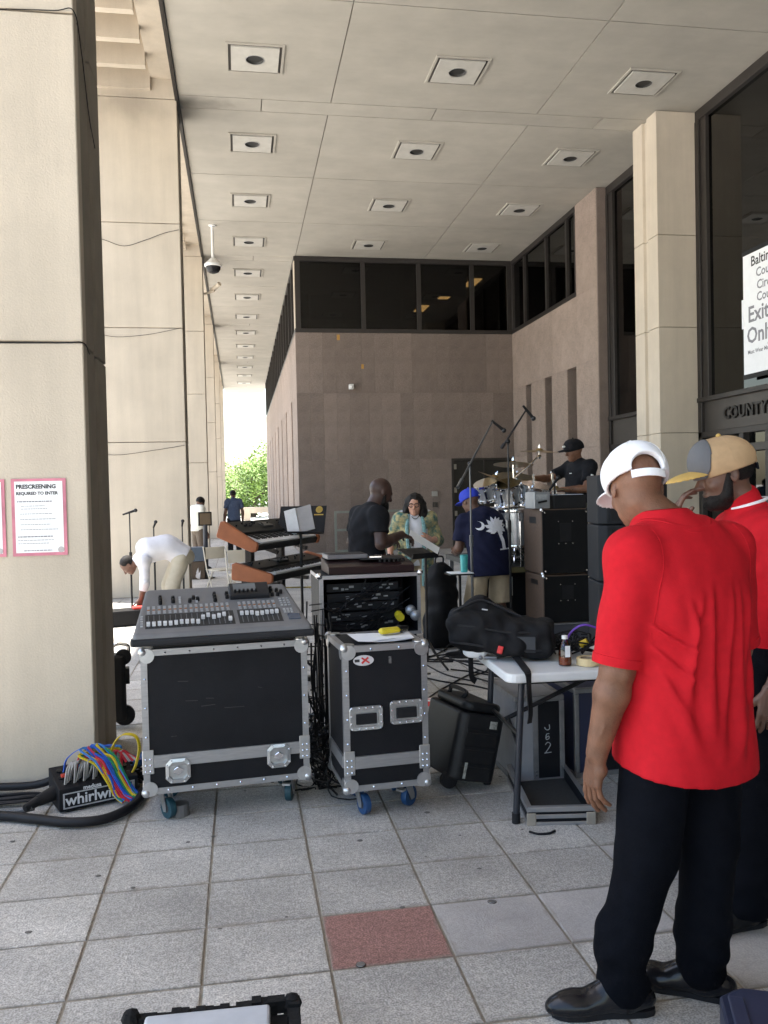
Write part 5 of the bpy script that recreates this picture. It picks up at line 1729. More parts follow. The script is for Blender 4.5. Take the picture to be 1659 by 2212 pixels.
stuff(b.build('scratch', mat('scratch_grey', (.035, .035, .035), .8), case_desk))

case2 = thing('flight_case', 'tall narrow black flight case with two recessed handles and papers on top', 'flight case', (0.472, 4.13, 0), 4.5)
flight_case(case2, .432, .42, .140, .862, M_BLUEW, band=(.255, .315), spin=(-75, 40, 20, 70), edge=.030)
handle(case2, .112, .505); handle(case2, .318, .520)
b = MB()
b.lathe([(.052, 0), (.052, .003)], 28, TR(.105, -.001, .79, 90, 0, 0) @ Matrix.Diagonal((1, .5, 1, 1))); dec = b.build('maker_badge', mat('badge_silver', (.55, .55, .57), .4), case2)
b = MB(); b.box(-.022, .022, -.005, .005, 0, .001, TR(.112, -.0045, .79, 90, 0, 0) @ TR(0, 0, 0, 0, 0, 40)); b.box(-.024, .024, -.004, .004, 0, .0012, TR(.115, -.0045, .79, 90, 0, 0) @ TR(0, 0, 0, 0, 0, -35)); b.build('badge_mark', mat('badge_red', (.5, .03, .03), .5), dec)
b = MB(); b.box(.060, .085, -.0045, -.003, .783, .797); b.build('badge_mark', M_INK, dec)
b = MB(); b.box(.235, .248, .003, .0036, .765, .80); b.build('worn_sticker', mat('worn_sticker', (.12, .12, .12), .8, var=.6, scale=90), case2)

# papers and yellow tester on that case
t = thing('paper_sheets', 'loose white paper sheets lying on the narrow flight case', 'paper', (0.70, 4.28, .868), 0)
for k, (a, x, y) in enumerate(((4, 0, 0), (-3, .01, .015), (9, -.02, .02))):
    b = MB()
    vs, fs = [], []
    for i in range(7):
        for j in range(5):
            u, v = i / 6 - .5, j / 4 - .5
            zc = .002 + k * .0015 + .010 * max(0, abs(u) - .36) * (1 if k else .4) * 3 + .004 * math.sin(5 * u + 3 * v + k)
            vs.append((u * .28, v * .21, zc + .004))
    for i in range(6):
        for j in range(4): fs.append((i * 5 + j, i * 5 + 5 + j, i * 5 + 6 + j, i * 5 + 1 + j))
    b.add(vs, fs, TR(x, y, 0, 0, 0, a)); b.build('sheet', M_PAPER, t, smooth=True)
t = thing('cable_tester', 'yellow and black hand tool lying on the papers', 'tool', (0.76, 4.34, .884), 22)
S = SDF((-.12, -.06, -.01), (.12, .06, .06), .005); S.caps((-.06, 0, .016), (.05, .005, .016), .022, .018, .01, (0, 0, 1), 1.3); S.caps((-.07, -.02, .014), (.02, -.028, .014), .012, .010, .01); S.mesh('yellow_grip', mat('yellow_plastic', (.62, .50, .02), .5), t)
S = SDF((-.02, -.06, -.01), (.14, .06, .06), .005); S.caps((.045, .006, .018), (.10, .012, .018), .020, .012, .01); S.caps((-.02, .028, .016), (.06, .026, .016), .010, .010, .01); S.mesh('black_end', M_BLACK, t)

# ------------------------------------------------------------------ mixing desk
desk = thing('mixing_desk', 'grey digital mixing desk with white faders on the wide flight case', 'mixing desk', (-0.095, 4.235, .905), 5.5)
W0, W1, D = .435, .375, .53                   # half widths front and back, depth
def prof(y):                                  # top surface height
    t_ = y / D
    return .062 + .155 * t_ ** 1.05
S = SDF((-.47, -.05, -.01), (.47, .60, .26), .0065)
X, Y, Z = S.grid()
hw = W0 + (W1 - W0) * np.clip(Y / D, 0, 1)
top = .062 + .155 * np.clip(Y / D, 0, 1.1) ** 1.05
low = .005 + .05 * np.clip((Y - .35) / .2, 0, 1)
d1 = np.abs(X) - hw; d2 = np.maximum(-Y - .02, Y - D); d3 = np.maximum(Z - top, low - Z)
r_ = .022
q = [np.maximum(dd + r_, 0) for dd in (d1, d2, d3)]
S.S = (np.sqrt(q[0] ** 2 + q[1] ** 2 + q[2] ** 2) + np.minimum(np.maximum(np.maximum(d1, d2), d3) + r_, 0) - r_).astype(np.float32)
S.mesh('housing', M_CONS, desk, 1)
b = MB(); b.box(-.445, .445, -.032, .05, .0, .036); b.build('front_lip', M_CONSD, desk, bevel=.012, seg=3)
SL = math.degrees(math.atan(.155 / D))
def on(x, y, dz=0.0):                         # matrix on the sloped top
    return TR(x, y, prof(y) + dz, SL, 0, 0)
b = MB(); b.prism([(-.355, .06), (.335, .06), (.31, .42), (-.315, .42)], 0, .0); 
def slab(name, x0, x1, y0, y1, hh, m, parent=desk, bevel=0):
    b = MB(); yc = (y0 + y1) / 2
    M = on((x0 + x1) / 2, yc)
    k = math.cos(R(SL))
    b.box(-(x1 - x0) / 2, (x1 - x0) / 2, -(y1 - y0) / 2 / k, (y1 - y0) / 2 / k, -.004, hh, M)
    return b.build(name, m, parent, bevel=bevel)
slab('fader_bed', -.375, .060, .045, .205, .0016, M_CONSD)
slab('fader_bed', .080, .300, .045, .205, .0016, M_CONSD)
fm = MB(); fm.box(-.0085, .0085, -.012, .012, .004, .019); fm.box(-.0088, .0088, -.0015, .0015, .019, .0195)
f0 = fm.build('fader', M_FAD, desk, bevel=.002, seg=1)
rr = random.Random(4)
fx = [(-.360 + k * .0265, (.080 if k < 10 else .125) + rr.uniform(-.006, .006) + (.012 if k > 10 else 0) * (k % 3)) for k in range(16)] + [(.100 + k * .0255, .135 + rr.uniform(-.008, .014)) for k in range(8)]
fx[15] = (fx[15][0], .09)
for k, (x, y) in enumerate(fx):
    o = f0 if k == 0 else f0.copy()
    if k: COL.objects.link(o); o.parent = desk
    o.matrix_local = on(x, y)
b = MB()
for x, y in fx: b.cbox(0, 0, .0022, .004, .14, .001, on(x, .125))
stuff(b.build('fader_slot', mat('slot_grey', (.12, .13, .14), .6), desk))
b = MB()
for k in range(16):
    for y in (.215, .236, .272, .290): b.cbox(0, 0, .004, .014, .007, .006, on(-.360 + k * .0265, y))
for k in range(8):
    for y in (.215, .236, .272, .290): b.cbox(0, 0, .004, .014, .007, .006, on(.100 + k * .0255, y))
for i in range(3):
    for j in range(4): b.cbox(0, 0, .004, .012, .008, .006, on(.318 + i * .020, .23 + j * .028))
for i in range(2):
    for j in range(6): b.cbox(0, 0, .004, .012, .008, .006, on(-.20 + i * .085, .325 + j * .014))
for i in range(3):
    for j in range(3): b.cbox(0, 0, .004, .012, .008, .006, on(.322 + i * .018, .14 + j * .02))
for j in range(5): b.cbox(0, 0, .004, .012, .008, .006, on(-.392, .07 + j * .028))
stuff(b.build('button', M_BTN, desk))
b = MB()
for k in range(24):
    x = -.360 + k * .0265 if k < 16 else .100 + (k - 16) * .0255
    b.cbox(0, 0, .0045, .012, .004, .006, on(x, .254))
stuff(b.build('orange_button', mat('button_amber', (.35, .16, .08), .5), desk))
km = MB(); km.lathe([(.010, 0), (.010, .010), (.0075, .022), (.006, .022)], 12)
k0 = km.build('knob', M_BLACK, desk, smooth=True)
kn = [(-.30 + .0 * i, y) for i, y in enumerate((.33, .36, .39))] + [(-.235, .34), (-.235, .375), (-.15, .335), (-.13, .37), (-.11, .35), (-.02, .33), (-.02, .37), (-.02, .40), (.045, .36), (.045, .40)] + [(.285, .36), (.315, .36), (.285, .41), (.315, .41), (.285, .44), (.335, .39)]
for k, (x, y) in enumerate(kn):
    o = k0 if k == 0 else k0.copy()
    if k: COL.objects.link(o); o.parent = desk
    o.matrix_local = on(x, y)
sc = MB(); sc.box(-.105, .105, -.065, .065, 0, .035, on(.165, .40) @ TR(0, 0, 0, 10, 0, 0)); hs = sc.build('screen_housing', M_CONSD, desk, bevel=.006)
b = MB(); b.box(-.085, .035, -.020, .050, .0355, .037, on(.165, .40) @ TR(0, 0, 0, 10, 0, 0)); b.build('screen', mat('lcd_screen', (.13, .14, .15), .2), hs)
for k in range(6):
    b = MB(); b.lathe([(.007, .035), (.006, .052)], 10, on(.165, .40) @ TR(-.078 + k * .022, -.042, 0, 10, 0, 0)); b.build('encoder', M_BLACK, hs)
slab('touch_pad', .330, .392, .060, .120, .006, mat('blue_grey_pad', (.04, .06, .10), .25), bevel=.002)

# ------------------------------------------------------------------ rack with wiring behind the narrow case
t = thing('gear_rack', 'open backed gear rack full of wiring behind the narrow flight case', 'gear rack', (.462, 5.18, .60), 2)
W, Dp, z0, z1 = .63, .45, .13, .51
for bx in ((0, W, 0, Dp, z0, z0 + .012), (0, W, 0, Dp, z1 - .012, z1), (0, .012, 0, Dp, z0 + .012, z1 - .012), (W - .012, W, 0, Dp, z0 + .012, z1 - .012), (0.012, W - .012, Dp - .02, Dp, z0 + .012, z1 - .012)):
    b = MB(); b.box(*bx); b.build('shell', M_LAM, t)
for bx in ((-.003, W + .003, -.006, .0, z1 - .020, z1 + .003), (-.003, W + .003, -.006, .0, z0 - .003, z0 + .016), (-.003, .022, -.006, .0, z0 + .016, z1 - .020), (W - .018, W + .003, -.006, .0, z0 + .016, z1 - .020), (-.003, .0, 0, Dp, z1 - .02, z1 + .003)):
    b = MB(); b.box(*bx); b.build('edge_trim', M_ALU, t)
for x in (-.002, W + .002):
    b = MB(); b.ball((x, -.002, z1), .022, 12); b.build('ball_corner', M_CHROME, t, smooth=True)
for k, (zz, dd) in enumerate(((.155, .12), (.215, .10), (.275, .14), (.335, .11), (.395, .13))):
    b = MB(); b.box(.06, .52, dd, Dp - .03, zz, zz + .05); u = b.build('gear_unit', M_CONSD, t)
    b = MB()
    rg = random.Random(k)
    for q in range(9): b.cbox(rg.uniform(.09, .5), dd - .003, zz + rg.uniform(.012, .04), rg.uniform(.012, .035), .008, rg.uniform(.006, .014))
    stuff(b.build('socket', M_BTN, u))
b = MB()
rg = random.Random(9)
for k in range(26):
    x0, x1 = rg.uniform(.03, .18), rg.uniform(.30, .60)
    zz = rg.uniform(z0 + .04, z0 + .30)
    b.tube(spline([(x0 - rg.uniform(0, .25) * (k % 3 == 0), -.02, zz - rg.uniform(.03, .12)), ((x0 + x1) / 2 - .08, -.02 + rg.uniform(-.02, .05), zz - rg.uniform(.02, .09)), ((x0 + x1) / 2 + .08, rg.uniform(0, .07), zz + rg.uniform(-.02, .03)), (x1, rg.uniform(.04, .10), zz + rg.uniform(.02, .12))], 5), rg.choice((.004, .005, .0035)), 5)
stuff(b.build('wiring', M_CABLE, t, smooth=True))
b = MB(); b.cyl((.50, -.01, .235), (.50, .05, .245), .026, n=14); b.build('yellow_tape', mat('yellow_tape', (.6, .5, .02), .5), t, smooth=True)
for p in ((.570, .01, .275), (.595, -.015, .245)):
    b = MB(); b.ball(p, .034, 16); b.build('microphone_grille', mat('mic_grille', (.33, .35, .38), .35, metal=.6, var=.2, scale=150), t, smooth=True)
b = MB(); b.cbox(.50, .03, .185, .10, .05, .045, TR(0, 0, 0, 0, 8, 0)); b.build('power_supply', mat('grey_supply', (.06, .065, .075), .5), t, bevel=.006)
b = MB()
for x in (.04, W - .04):
    for y in (.05, Dp - .05): b.cbox(x, y, -.235, .035, .035, .73)
b.box(.02, W - .02, .03, Dp - .03, .095, .128); b.build('stand_frame', M_BLACKM, t)
# units stacked on top of the rack
t = thing('tabletop_mixer', 'dark maroon tabletop mixer lying on the gear rack', 'mixer', (.50, 5.18, 1.116), 2)
b = MB(); b.prism([(0, 0), (.36, 0), (.36, .085), (.06, .060), (0, .045)], .02, .56, Matrix(((0, 0, 1, 0), (1, 0, 0, 0), (0, 1, 0, 0), (0, 0, 0, 1)))); b.build('housing', mat('dark_maroon', (.022, .010, .010), .35), t, bevel=.005)
b = MB()
for k in range(6): b.lathe([(.011, 0), (.009, .02)], 10, TR(.36 + k * .03, .09, .062))
stuff(b.build('knob', M_BLACK, t))
t = thing('grey_laptop', 'closed grey slab of gear on the maroon mixer', 'gear', (.53, 5.34, 1.198), 4)
b = MB(); b.box(0, .26, 0, .20, 0, .028); b.build('housing', mat('slab_grey', (.16, .15, .155), .4), t, bevel=.005)
b = MB(); b.box(.01, .25, .01, .19, .028, .031); b.build('lid', M_CONSD, t)
t = thing('silver_phone', 'small shiny device lying beside the grey slab', 'phone', (.84, 5.36, 1.203), -8)
b = MB(); b.box(-.04, .04, -.07, .07, 0, .012); b.build('housing', M_CHROME, t, bevel=.004)
b = MB(); b.box(-.10, .16, -.10, .10, -.008, -.001); b.build('mat', M_BLACK, t)

# ------------------------------------------------------------------ cables on the floor behind the cases
b = MB()
rg = random.Random(21)
for k in range(60):
    x, y = rg.uniform(.30, .52), rg.uniform(4.55, 5.6)
    z = rg.uniform(.006, .30) * (.25 if k % 2 else 1)
    pts = [(x + rg.uniform(-.10, .10), y + rg.uniform(-.18, .18), max(.006, z + rg.uniform(-.1, .1))) for _ in range(5)]
    b.tube(spline(pts, 4), rg.choice((.004, .006)), 5)
for k in range(16):
    x = rg.uniform(.36, .50)
    b.tube(spline([(x, 4.9, rg.uniform(.7, 1.0)), (x + rg.uniform(-.05, .05), 4.85, .5), (x + rg.uniform(-.08, .08), 4.8, .2), (x + rg.uniform(-.1, .1), 4.7, .01), (x + rg.uniform(-.3, .3), 4.6, .008)], 5), rg.choice((.004, .006, .005)), 5)
stuff(tag(b.build('cable_tangle', M_CABLE, None, smooth=True), 'tangle of black cables between the two flight cases', 'cables'))
def cable(label, pts, r=.006, m=None, n=6):
    b = MB(); b.tube(spline(pts, 8), r, n)
    return tag(b.build('cable', m or M_CABLE, None, smooth=True), label, 'cable')
b = MB()
rg = random.Random(5)
for k in range(22):
    y = rg.uniform(7.0, 8.4); x = rg.uniform(1.2, 2.1)
    a = rg.uniform(0, 6.3)
    pts = [(x + .35 * q * math.cos(a) + rg.uniform(-.08, .08), y + .35 * q * math.sin(a) + rg.uniform(-.1, .1), .008) for q in range(5)]
    b.tube(spline(pts, 4), .007, 5)
stuff(tag(b.build('floor_cables', M_CABLE, None, smooth=True), 'loose black cables lying on the floor by the woman', 'cables'))

# ------------------------------------------------------------------ stage box with fan-out tails
t = thing('stage_box', 'black stage box with white lettering and rainbow fan of cable tails', 'stage box', (-.955, 4.54, .012), 24)
WB, DB = .405, .24
b = MB(); b.prism([(0, 0), (DB, 0), (DB, .17), (.10, .135), (0, .115)], 0, WB, Matrix(((0, 0, 1, 0), (1, 0, 0, 0), (0, 1, 0, 0), (0, 0, 0, 1)))); b.build('housing', M_LAM, t, bevel=.004)
b = MB()
for bx in ((.018, .387, -.003, -.0005, .012, .018), (.018, .387, -.003, -.0005, .086, .092), (.018, .026, -.003, -.0005, .018, .086), (.372, .387, -.003, -.0005, .018, .086)): b.box(*bx)
b.build('lettering_frame', M_BTN, t)
text('lettering', 'whirlwind', .078, TR(.030, -.0022, .028, 90, 0, 0), M_FAD, t, depth=.0008, bold=.0015)
text('lettering', 'medusa', .030, TR(.12, -.0022, .0955, 90, 0, 0), M_FAD, t, depth=.0006, bold=.0008)
b = MB()
for i in range(9):
    for j in range(3):
        b.lathe([(.014, 0), (.014, .006), (.010, .007)], 10, TR(.04 + i * .041, .05 + j * .065, .120 + j * .019, 18, 0, 0))
stuff(b.build('socket', M_BLACKM, t))
b = MB(); b.cbox(.05, .10, .15, .045, .02, .012, TR(0, 0, 0, 10, 0, 0)); b.build('red_tag', mat('red_tag', (.5, .05, .03), .5), t)
b = MB(); b.cyl((.0, .10, .075), (-.09, .07, .06), .040, .028, 14); b.cyl((-.09, .07, .06), (-.16, .04, .045), .026, .018, 12); b.build('strain_relief', M_RUBBER, t, smooth=True)
cols = [('red', (.55, .03, .05)), ('blue', (.02, .10, .50)), ('green', (.01, .22, .09)), ('yellow', (.65, .48, .02)), ('grey', (.38, .37, .36)), ('pink', (.52, .04, .10)), ('light_blue', (.05, .22, .58))]
rg = random.Random(2)
def ribbon(b, pts, w, th=.004):
    P = spline(pts, 7)
    n = len(P); vs, fs = [], []
    for i, p in enumerate(P):
        T = (P[min(n - 1, i + 1)] - P[max(0, i - 1)]).normalized()
        side = Vector((.75, .55, .12)); side = (side - T * side.dot(T)).normalized()
        N = T.cross(side)
        for a, c in ((-1, -1), (1, -1), (1, 1), (-1, 1)): vs.append(p + side * a * w / 2 + N * c * th / 2)
    for i in range(n - 1):
        for k in range(4): fs.append((i * 4 + k, i * 4 + (k + 1) % 4, i * 4 + 4 + (k + 1) % 4, i * 4 + 4 + k))
    b.add(vs, fs)
order = ['yellow', 'light_blue', 'green', 'pink', 'yellow', 'blue'] + ['red', 'red', 'pink', 'blue', 'blue', 'light_blue', 'blue', 'green', 'green', 'yellow', 'yellow', 'yellow', 'red', 'light_blue', 'green', 'blue']
cm = {k: mat('tail_' + k, v, .5, var=.1) for k, v in cols}
for k, c in enumerate(order):
    s = k / (len(order) - 1)
    b = MB()
    x0 = .05 + .30 * rg.random(); 
    ex = .225 + .13 * s + rg.uniform(-.012, .012)
    ribbon(b, [(x0, .16 + rg.uniform(-.04, .05), .155), (x0 + .02, .15, .22 + rg.uniform(0, .03)), (.13 + .13 * s, .10 + .05 * s, .250 + .03 * math.sin(k * 1.7)), (.19 + .12 * s, .03 + .02 * s, .205 + .015 * math.sin(k * 2.3)), (.23 + .11 * s, -.018, .12 + .012 * math.cos(k * 1.3)), (ex + .03, -.055, .045), (ex + .06, -.085, .010 + .006 * (k % 3))], .013)
    b.build('cable_tail', cm[c], t)
for k in range(11):
    b = MB(); x0 = .04 + k * .016
    ribbon(b, [(x0, .04 + .02 * (k % 3), .125), (x0 + .012, .05, .185 + .012 * (k % 4)), (x0 + .045, .10, .215), (x0 + .075, .15, .19)], .015)
    b.build('cable_tail', cm['grey'], t)
for k in range(5):
    b = MB(); x0 = .32 + k * .018
    ribbon(b, [(x0 - .05, .08, .15), (x0 - .03, .12, .22), (x0 + .02, .12, .225 - .01 * k), (x0 + .05, .08, .17)], .014)
    b.build('cable_tail', cm['grey' if k % 2 else 'red'], t)
b = MB(); ribbon(b, [(.30, .14, .17), (.31, .10, .27), (.36, .10, .315), (.425, .09, .30), (.44, .07, .24), (.41, .04, .16), (.385, .03, .12)], .020); b.build('yellow_loop', cm['yellow'], t)
cable('thick black multicore hose curving in front of the stage box', [(-2.2, 4.72, .03), (-1.6, 4.60, .03), (-1.24, 4.515, .03), (-1.05, 4.43, .03), (-.87, 4.345, .03), (-.70, 4.355, .03), (-.585, 4.52, .03), (-.53, 4.80, .03), (-.30, 4.95, .03)], .024, n=12)
cable('thick black multicore hose along the base of the nearest column', [(-2.2, 4.99, .03), (-1.5, 4.97, .035), (-1.15, 4.90, .05), (-.95, 4.86, .12), (-.75, 4.84, .10), (-.6, 4.95, .03), (-.3, 5.1, .03)], .022, n=12)
cable('grey braided cable running left from the stage box', [(-2.0, 4.70, .02), (-1.5, 4.62, .022), (-1.2, 4.56, .03), (-1.08, 4.53, .055)], .018, mat('braided_grey', (.12, .12, .12), .7, var=.5, scale=120), 10)
b = MB()
rg = random.Random(13)
for k in range(16):
    o_ = rg.uniform(-.08, .10)
    b.tube(spline([(-2.0, 4.82 + o_, .01), (-1.5, 4.78 + o_ * .7, .012 + .02 * rg.random()), (-1.15, 4.72 + o_ * .4, .03 + .03 * rg.random()), (-.95, 4.72, .05), (-.70, 4.85 + o_, .05 + .10 * rg.random()), (-.48, 5.0 + o_ * 3, .02), (-.2, 5.0 + o_ * 3, .01)], 5), .006, 5)
stuff(tag(b.build('cable_bundle', M_CABLE, None, smooth=True), 'bundle of thin black cables behind the stage box', 'cables'))
b = MB(); b.tube(spline([(-.72, 5.05, .02), (-.60, 5.0, .12), (-.45, 5.0, .14), (-.3, 5.0, .10)], 6), .035, 8)
tag(b.build('blue_cable', mat('blue_cable_jacket', (.01, .06, .16), .5), None, smooth=True), 'short blue cable coil beside the wide flight case', 'cable')

# upright black trolley beside the nearest column
t = thing('equipment_trolley', 'folded black wheeled equipment trolley standing beside the nearest column', 'trolley', (-.835, 6.12, 0), 8)
b = MB(); b.box(-.14, .015, 0, .16, .05, .52); b.build('frame', M_BLACK, t, bevel=.03, seg=3)
for z, r in ((.50, .055), (.09, .07)):
    b = MB(); b.lathe([(r - .02, -.025), (r, -.018), (r, .018), (r - .02, .025)], 24, TR(.0, .05, z, 90, 0, 0)); b.build('wheel', M_RUBBER, t, smooth=True)
b = MB(); b.box(.0, .04, .03, .12, .31, .42); b.build('bracket', M_BLACK, t, bevel=.006)
b = MB(); b.tube(spline([(-.12, .05, .52), (-.05, .05, .59), (.03, .05, .58), (.04, .05, .53)], 5), .012, 8); b.build('handle', M_CHROME, t, smooth=True)

# ------------------------------------------------------------------ black rolling tool case
mat('black_nylon', (.007, .007, .008), .75, spec=.2, var=.2, scale=30, bump=.2, bscale=300)
t = thing('rolling_case', 'black hard rolling case tipped over beside the table leg', 'case', (1.035, 4.30, .070), 14)
t.rotation_euler = (Matrix.Rotation(R(14), 4, 'Z') @ Matrix.Rotation(R(14), 4, 'Y')).to_euler()
t.scale = (1.2, 1.1, 1.12)
M_HARD = mat('black_hard_shell', (.010, .010, .011), .5, spec=.35, var=.2, scale=20, bump=.1, bscale=200)
b = MB(); b.prism([(0, .03), (.03, 0), (.205, 0), (.235, .03), (.235, .35), (.205, .38), (.03, .38), (0, .35)], .03, .35); b.build('case_body', M_HARD, t, bevel=.014, seg=3)
b = MB(); b.prism([(.02, .05), (.05, .02), (.19, .02), (.215, .05), (.215, .33), (.19, .36), (.05, .36), (.02, .33)], .352, .40); b.build('case_lid', M_HARD, t, bevel=.02, seg=3)
b = MB(); b.tube(spline([(.05, .12, .40), (.06, .12, .43), (.06, .26, .43), (.05, .26, .40)], 5), .011, 6); b.build('carry_handle', M_RUBBER, t, smooth=True)
for z in (.10, .18, .26):
    b = MB(); b.box(.035, .20, -.006, -.0005, z, z + .018); b.build('shell_rib', M_HARD, t, bevel=.003, seg=1)
b = MB(); b.box(.145, .180, -.009, -.006, .29, .325); b.build('label_patch', mat('faded_patch', (.3, .3, .27), .8, var=.6, scale=60), t)
b = MB(); b.box(.055, .068, -.009, -.006, .045, .12); b.build('label_patch', MATS['faded_patch'], t)
for y in (.05, .33):
    b = MB(); b.lathe([(.02, -.015), (.04, -.012), (.04, .012), (.02, .015)], 18, TR(.02, y, .02, 90, 0, 0)); b.build('wheel', M_RUBBER, t, smooth=True)

# ------------------------------------------------------------------ folding table and what stands on it
t = thing('folding_table', 'white plastic folding table with dark tubular legs', 'table', (1.225, 3.86, 0), -2)
TW, TD = 1.75, .70
b = MB()
r_ = .06
poly = []
for cx, cy, a0 in ((TW - r_, TD - r_, 0), (r_, TD - r_, 90), (r_, r_, 180), (TW - r_, r_, 270)):
    for k in range(6): poly.append((cx + r_ * math.cos(R(a0 + 18 * k)), cy + r_ * math.sin(R(a0 + 18 * k))))
b.prism(poly, .693, .738); b.build('table_top', mat('white_plastic_top', (.70, .71, .70), .45, var=.04, scale=6), t, bevel=.010, seg=3)
for x, y in ((.07, .07), (.07, TD - .07), (TW - .10, .07), (TW - .10, TD - .07)):
    b = MB(); b.cyl((x - (.02 if x < 1 else -.02), y, .02), (x + .02, y, .695), .0165, n=12)
    lg = b.build('leg', mat('table_leg_grey', (.035, .037, .045), .4, metal=.4), t, smooth=True)
    b = MB(); b.cyl((x - (.02 if x < 1 else -.02), y, .0), (x - (.02 if x < 1 else -.02), y, .05), .021, n=12); b.build('foot_cap', M_RUBBER, lg, smooth=True)
b = MB(); b.cyl((.07, .07, .43), (.07, TD - .07, .43), .011, n=8); b.build('leg_brace', M_BLACKM, t, smooth=True)
b = MB(); b.cyl((.08, .35, .43), (.62, .35, .66), .012, n=8); b.cyl((.07, .08, .36), (.10, .35, .44), .008, n=8); b.build('folding_brace', M_BLACKM, t, smooth=True)
b = MB(); b.box(.10, TW - .1, .10, .13, .665, .692); b.box(.10, TW - .1, TD - .13, TD - .10, .665, .692); b.build('rail', M_BLACKM, t)

t = thing('gig_bag', 'large padded black gig bag lying across the white table', 'bag', (1.135, 4.38, .745), -22)
S = SDF((-.15, -.24, -.05), (.62, .26, .40), .0075)
S.ell((.09, .0, .135), (.155, .135, .095), .03, p=3.6)
S.caps((-.02, .05, .20), (.12, .09, .250), .035, .045, .05)
S.caps((.08, .09, .25), (.24, .05, .19), .045, .05, .05)
S.caps((.10, -.01, .12), (.34, 0, .10), .115, .105, .05, (0, 0, 1), 1.15)
S.ell((.375, .0, .098), (.115, .145, .095), .025, p=5.0)
S.ell((.24, -.125, .075), (.10, .04, .055), .02, p=3.5)
S.disp(lambda X, Y, Z: .0045 * np.sin(X * 28 + 3 * np.sin(Y * 16)) * np.sin(Z * 24 + X * 12) + .002 * np.sin(X * 75 + Y * 40) + .003 * np.sin(Z * 50 - X * 35))
S.cut((0, 0, .004), (0, 0, -1))
S.mesh('bag_body', MATS['black_nylon'], t)
for zz, yy in ((.165, -.135), (.075, -.150)):
    b = MB(); b.tube(spline([(-.04, yy * .75, zz + .01), (.09, yy * 1.02, zz + .005), (.24, yy * 1.0, zz - .02), (.36, yy * 1.02, zz - .02), (.48, yy * .85, zz - .02)], 5), .006, 6); b.build('zip_piping', M_RUBBER, t, smooth=True)
b = MB(); b.tube(spline([(-.05, .02, .215), (.03, -.01, .262), (.12, .03, .285), (.24, .02, .235), (.33, .0, .20)], 5), .007, 6); b.build('zip_piping', M_RUBBER, t, smooth=True)
b = MB(); b.cbox(.20, -.168, .115, .028, .01, .04, TR(0, 0, 0, 0, 15, 0)); b.build('red_tag', mat('red_white_tag', (.60, .03, .03), .5, var=.3, scale=40), t, bevel=.004)
b = MB(); b.box(.29, .40, -.152, -.147, .045, .125); b.build('pocket_panel', mat('grey_mesh', (.028, .031, .036), .7), t, bevel=.004)
for x, z in ((.10, .262), (.19, .240)):
    b = MB(); b.cbox(x, -.035, z, .03, .012, .006, TR(0, 0, 0, 0, 8, 0)); b.build('zip_pull', M_BTN, t)
def strap(label, pts, w=.036):
    b = MB(); ribbon(b, pts, w, .004)
    return tag(b.build('bag_strap', M_RUBBER), label, 'strap')
strap('black bag strap hanging over the front edge of the table', [(1.36, 4.16, .77), (1.34, 3.96, .752), (1.325, 3.852, .735), (1.325, 3.842, .65), (1.33, 3.842, .56), (1.325, 3.845, .505)])
strap('black bag strap hanging over the left edge of the table', [(1.20, 4.36, .80), (1.185, 4.36, .745), (1.178, 4.34, .68), (1.18, 4.33, .63), (1.20, 4.33, .605)])
t = thing('plastic_bottle', 'clear plastic bottle with amber liquid and pale label on the table', 'bottle', (1.565, 3.99, .742))
b = MB(); b.lathe([(.010, 0), (.031, .001), (.032, .01), (.032, .075), (.030, .085), (.024, .105), (.016, .118), (.0135, .125), (.0135, .132)], 20); b.build('bottle_wall', glass_mat('clear_plastic', (.86, .86, .87), .06), t, smooth=True)
b = MB(); b.lathe([(.028, .003), (.029, .004), (.029, .042), (.002, .042)], 18); b.build('liquid', mat('amber_liquid', (.30, .06, .01), .2), t, smooth=True)
b = MB(); b.box(-.012, .014, -.0335, -.0325, .045, .10); b.build('label', M_PAPER, t)
b = MB(); b.lathe([(.015, .130), (.015, .146), (.012, .147)], 14); b.build('bottle_top', M_WHITE, t, smooth=True)
t = thing('tape_roll', 'roll of cream masking tape on the table by the arm', 'tape', (1.675, 3.97, .741))
b = MB(); b.lathe([(.036, 0), (.055, 0), (.055, .036), (.036, .036), (.036, 0)], 26, None, False); b.build('tape', mat('masking_tape', (.66, .52, .28), .7), t)
b = MB(); b.lathe([(.034, .0005), (.0355, .0005), (.0355, .0355), (.034, .0355), (.034, .0005)], 26, None, False); b.build('core_ring', mat('card_core', (.35, .27, .18), .8), t)
b = MB()
rg = random.Random(31)
for k in range(26):
    x, y = rg.uniform(1.60, 1.85), rg.uniform(4.10, 4.45)
    pts = [(x + rg.uniform(-.09, .09), y + rg.uniform(-.08, .08), .75 + rg.uniform(0, .09)) for _ in range(5)]
    b.tube(spline(pts, 4), .005, 5)
stuff(tag(b.build('cable_heap', M_CABLE, None, smooth=True), 'heap of black cables on the table behind the bottle', 'cables'))
cable('purple cable arching over the heap on the table', [(1.66, 4.25, .78), (1.69, 4.22, .86), (1.75, 4.20, .90), (1.83, 4.2, .88)], .006, mat('purple_jacket', (.16, .06, .45), .5))
t = thing('yellow_connector', 'yellow capped connector on the cable heap', 'connector', (1.725, 4.18, .80))
b = MB(); b.cyl((0, 0, 0), (.03, -.02, .02), .018, n=12); b.build('cap_ring', mat('yellow_cap', (.6, .42, .02), .5), t, smooth=True)
b = MB(); b.cyl((-.035, .024, -.02), (0, 0, 0), .012, n=10); b.build('plug', M_BLACK, t, smooth=True)
t = thing('crumpled_wrapper', 'crumpled white packet with keys at the left end of the table', 'packet', (1.21, 4.30, .741), 20)
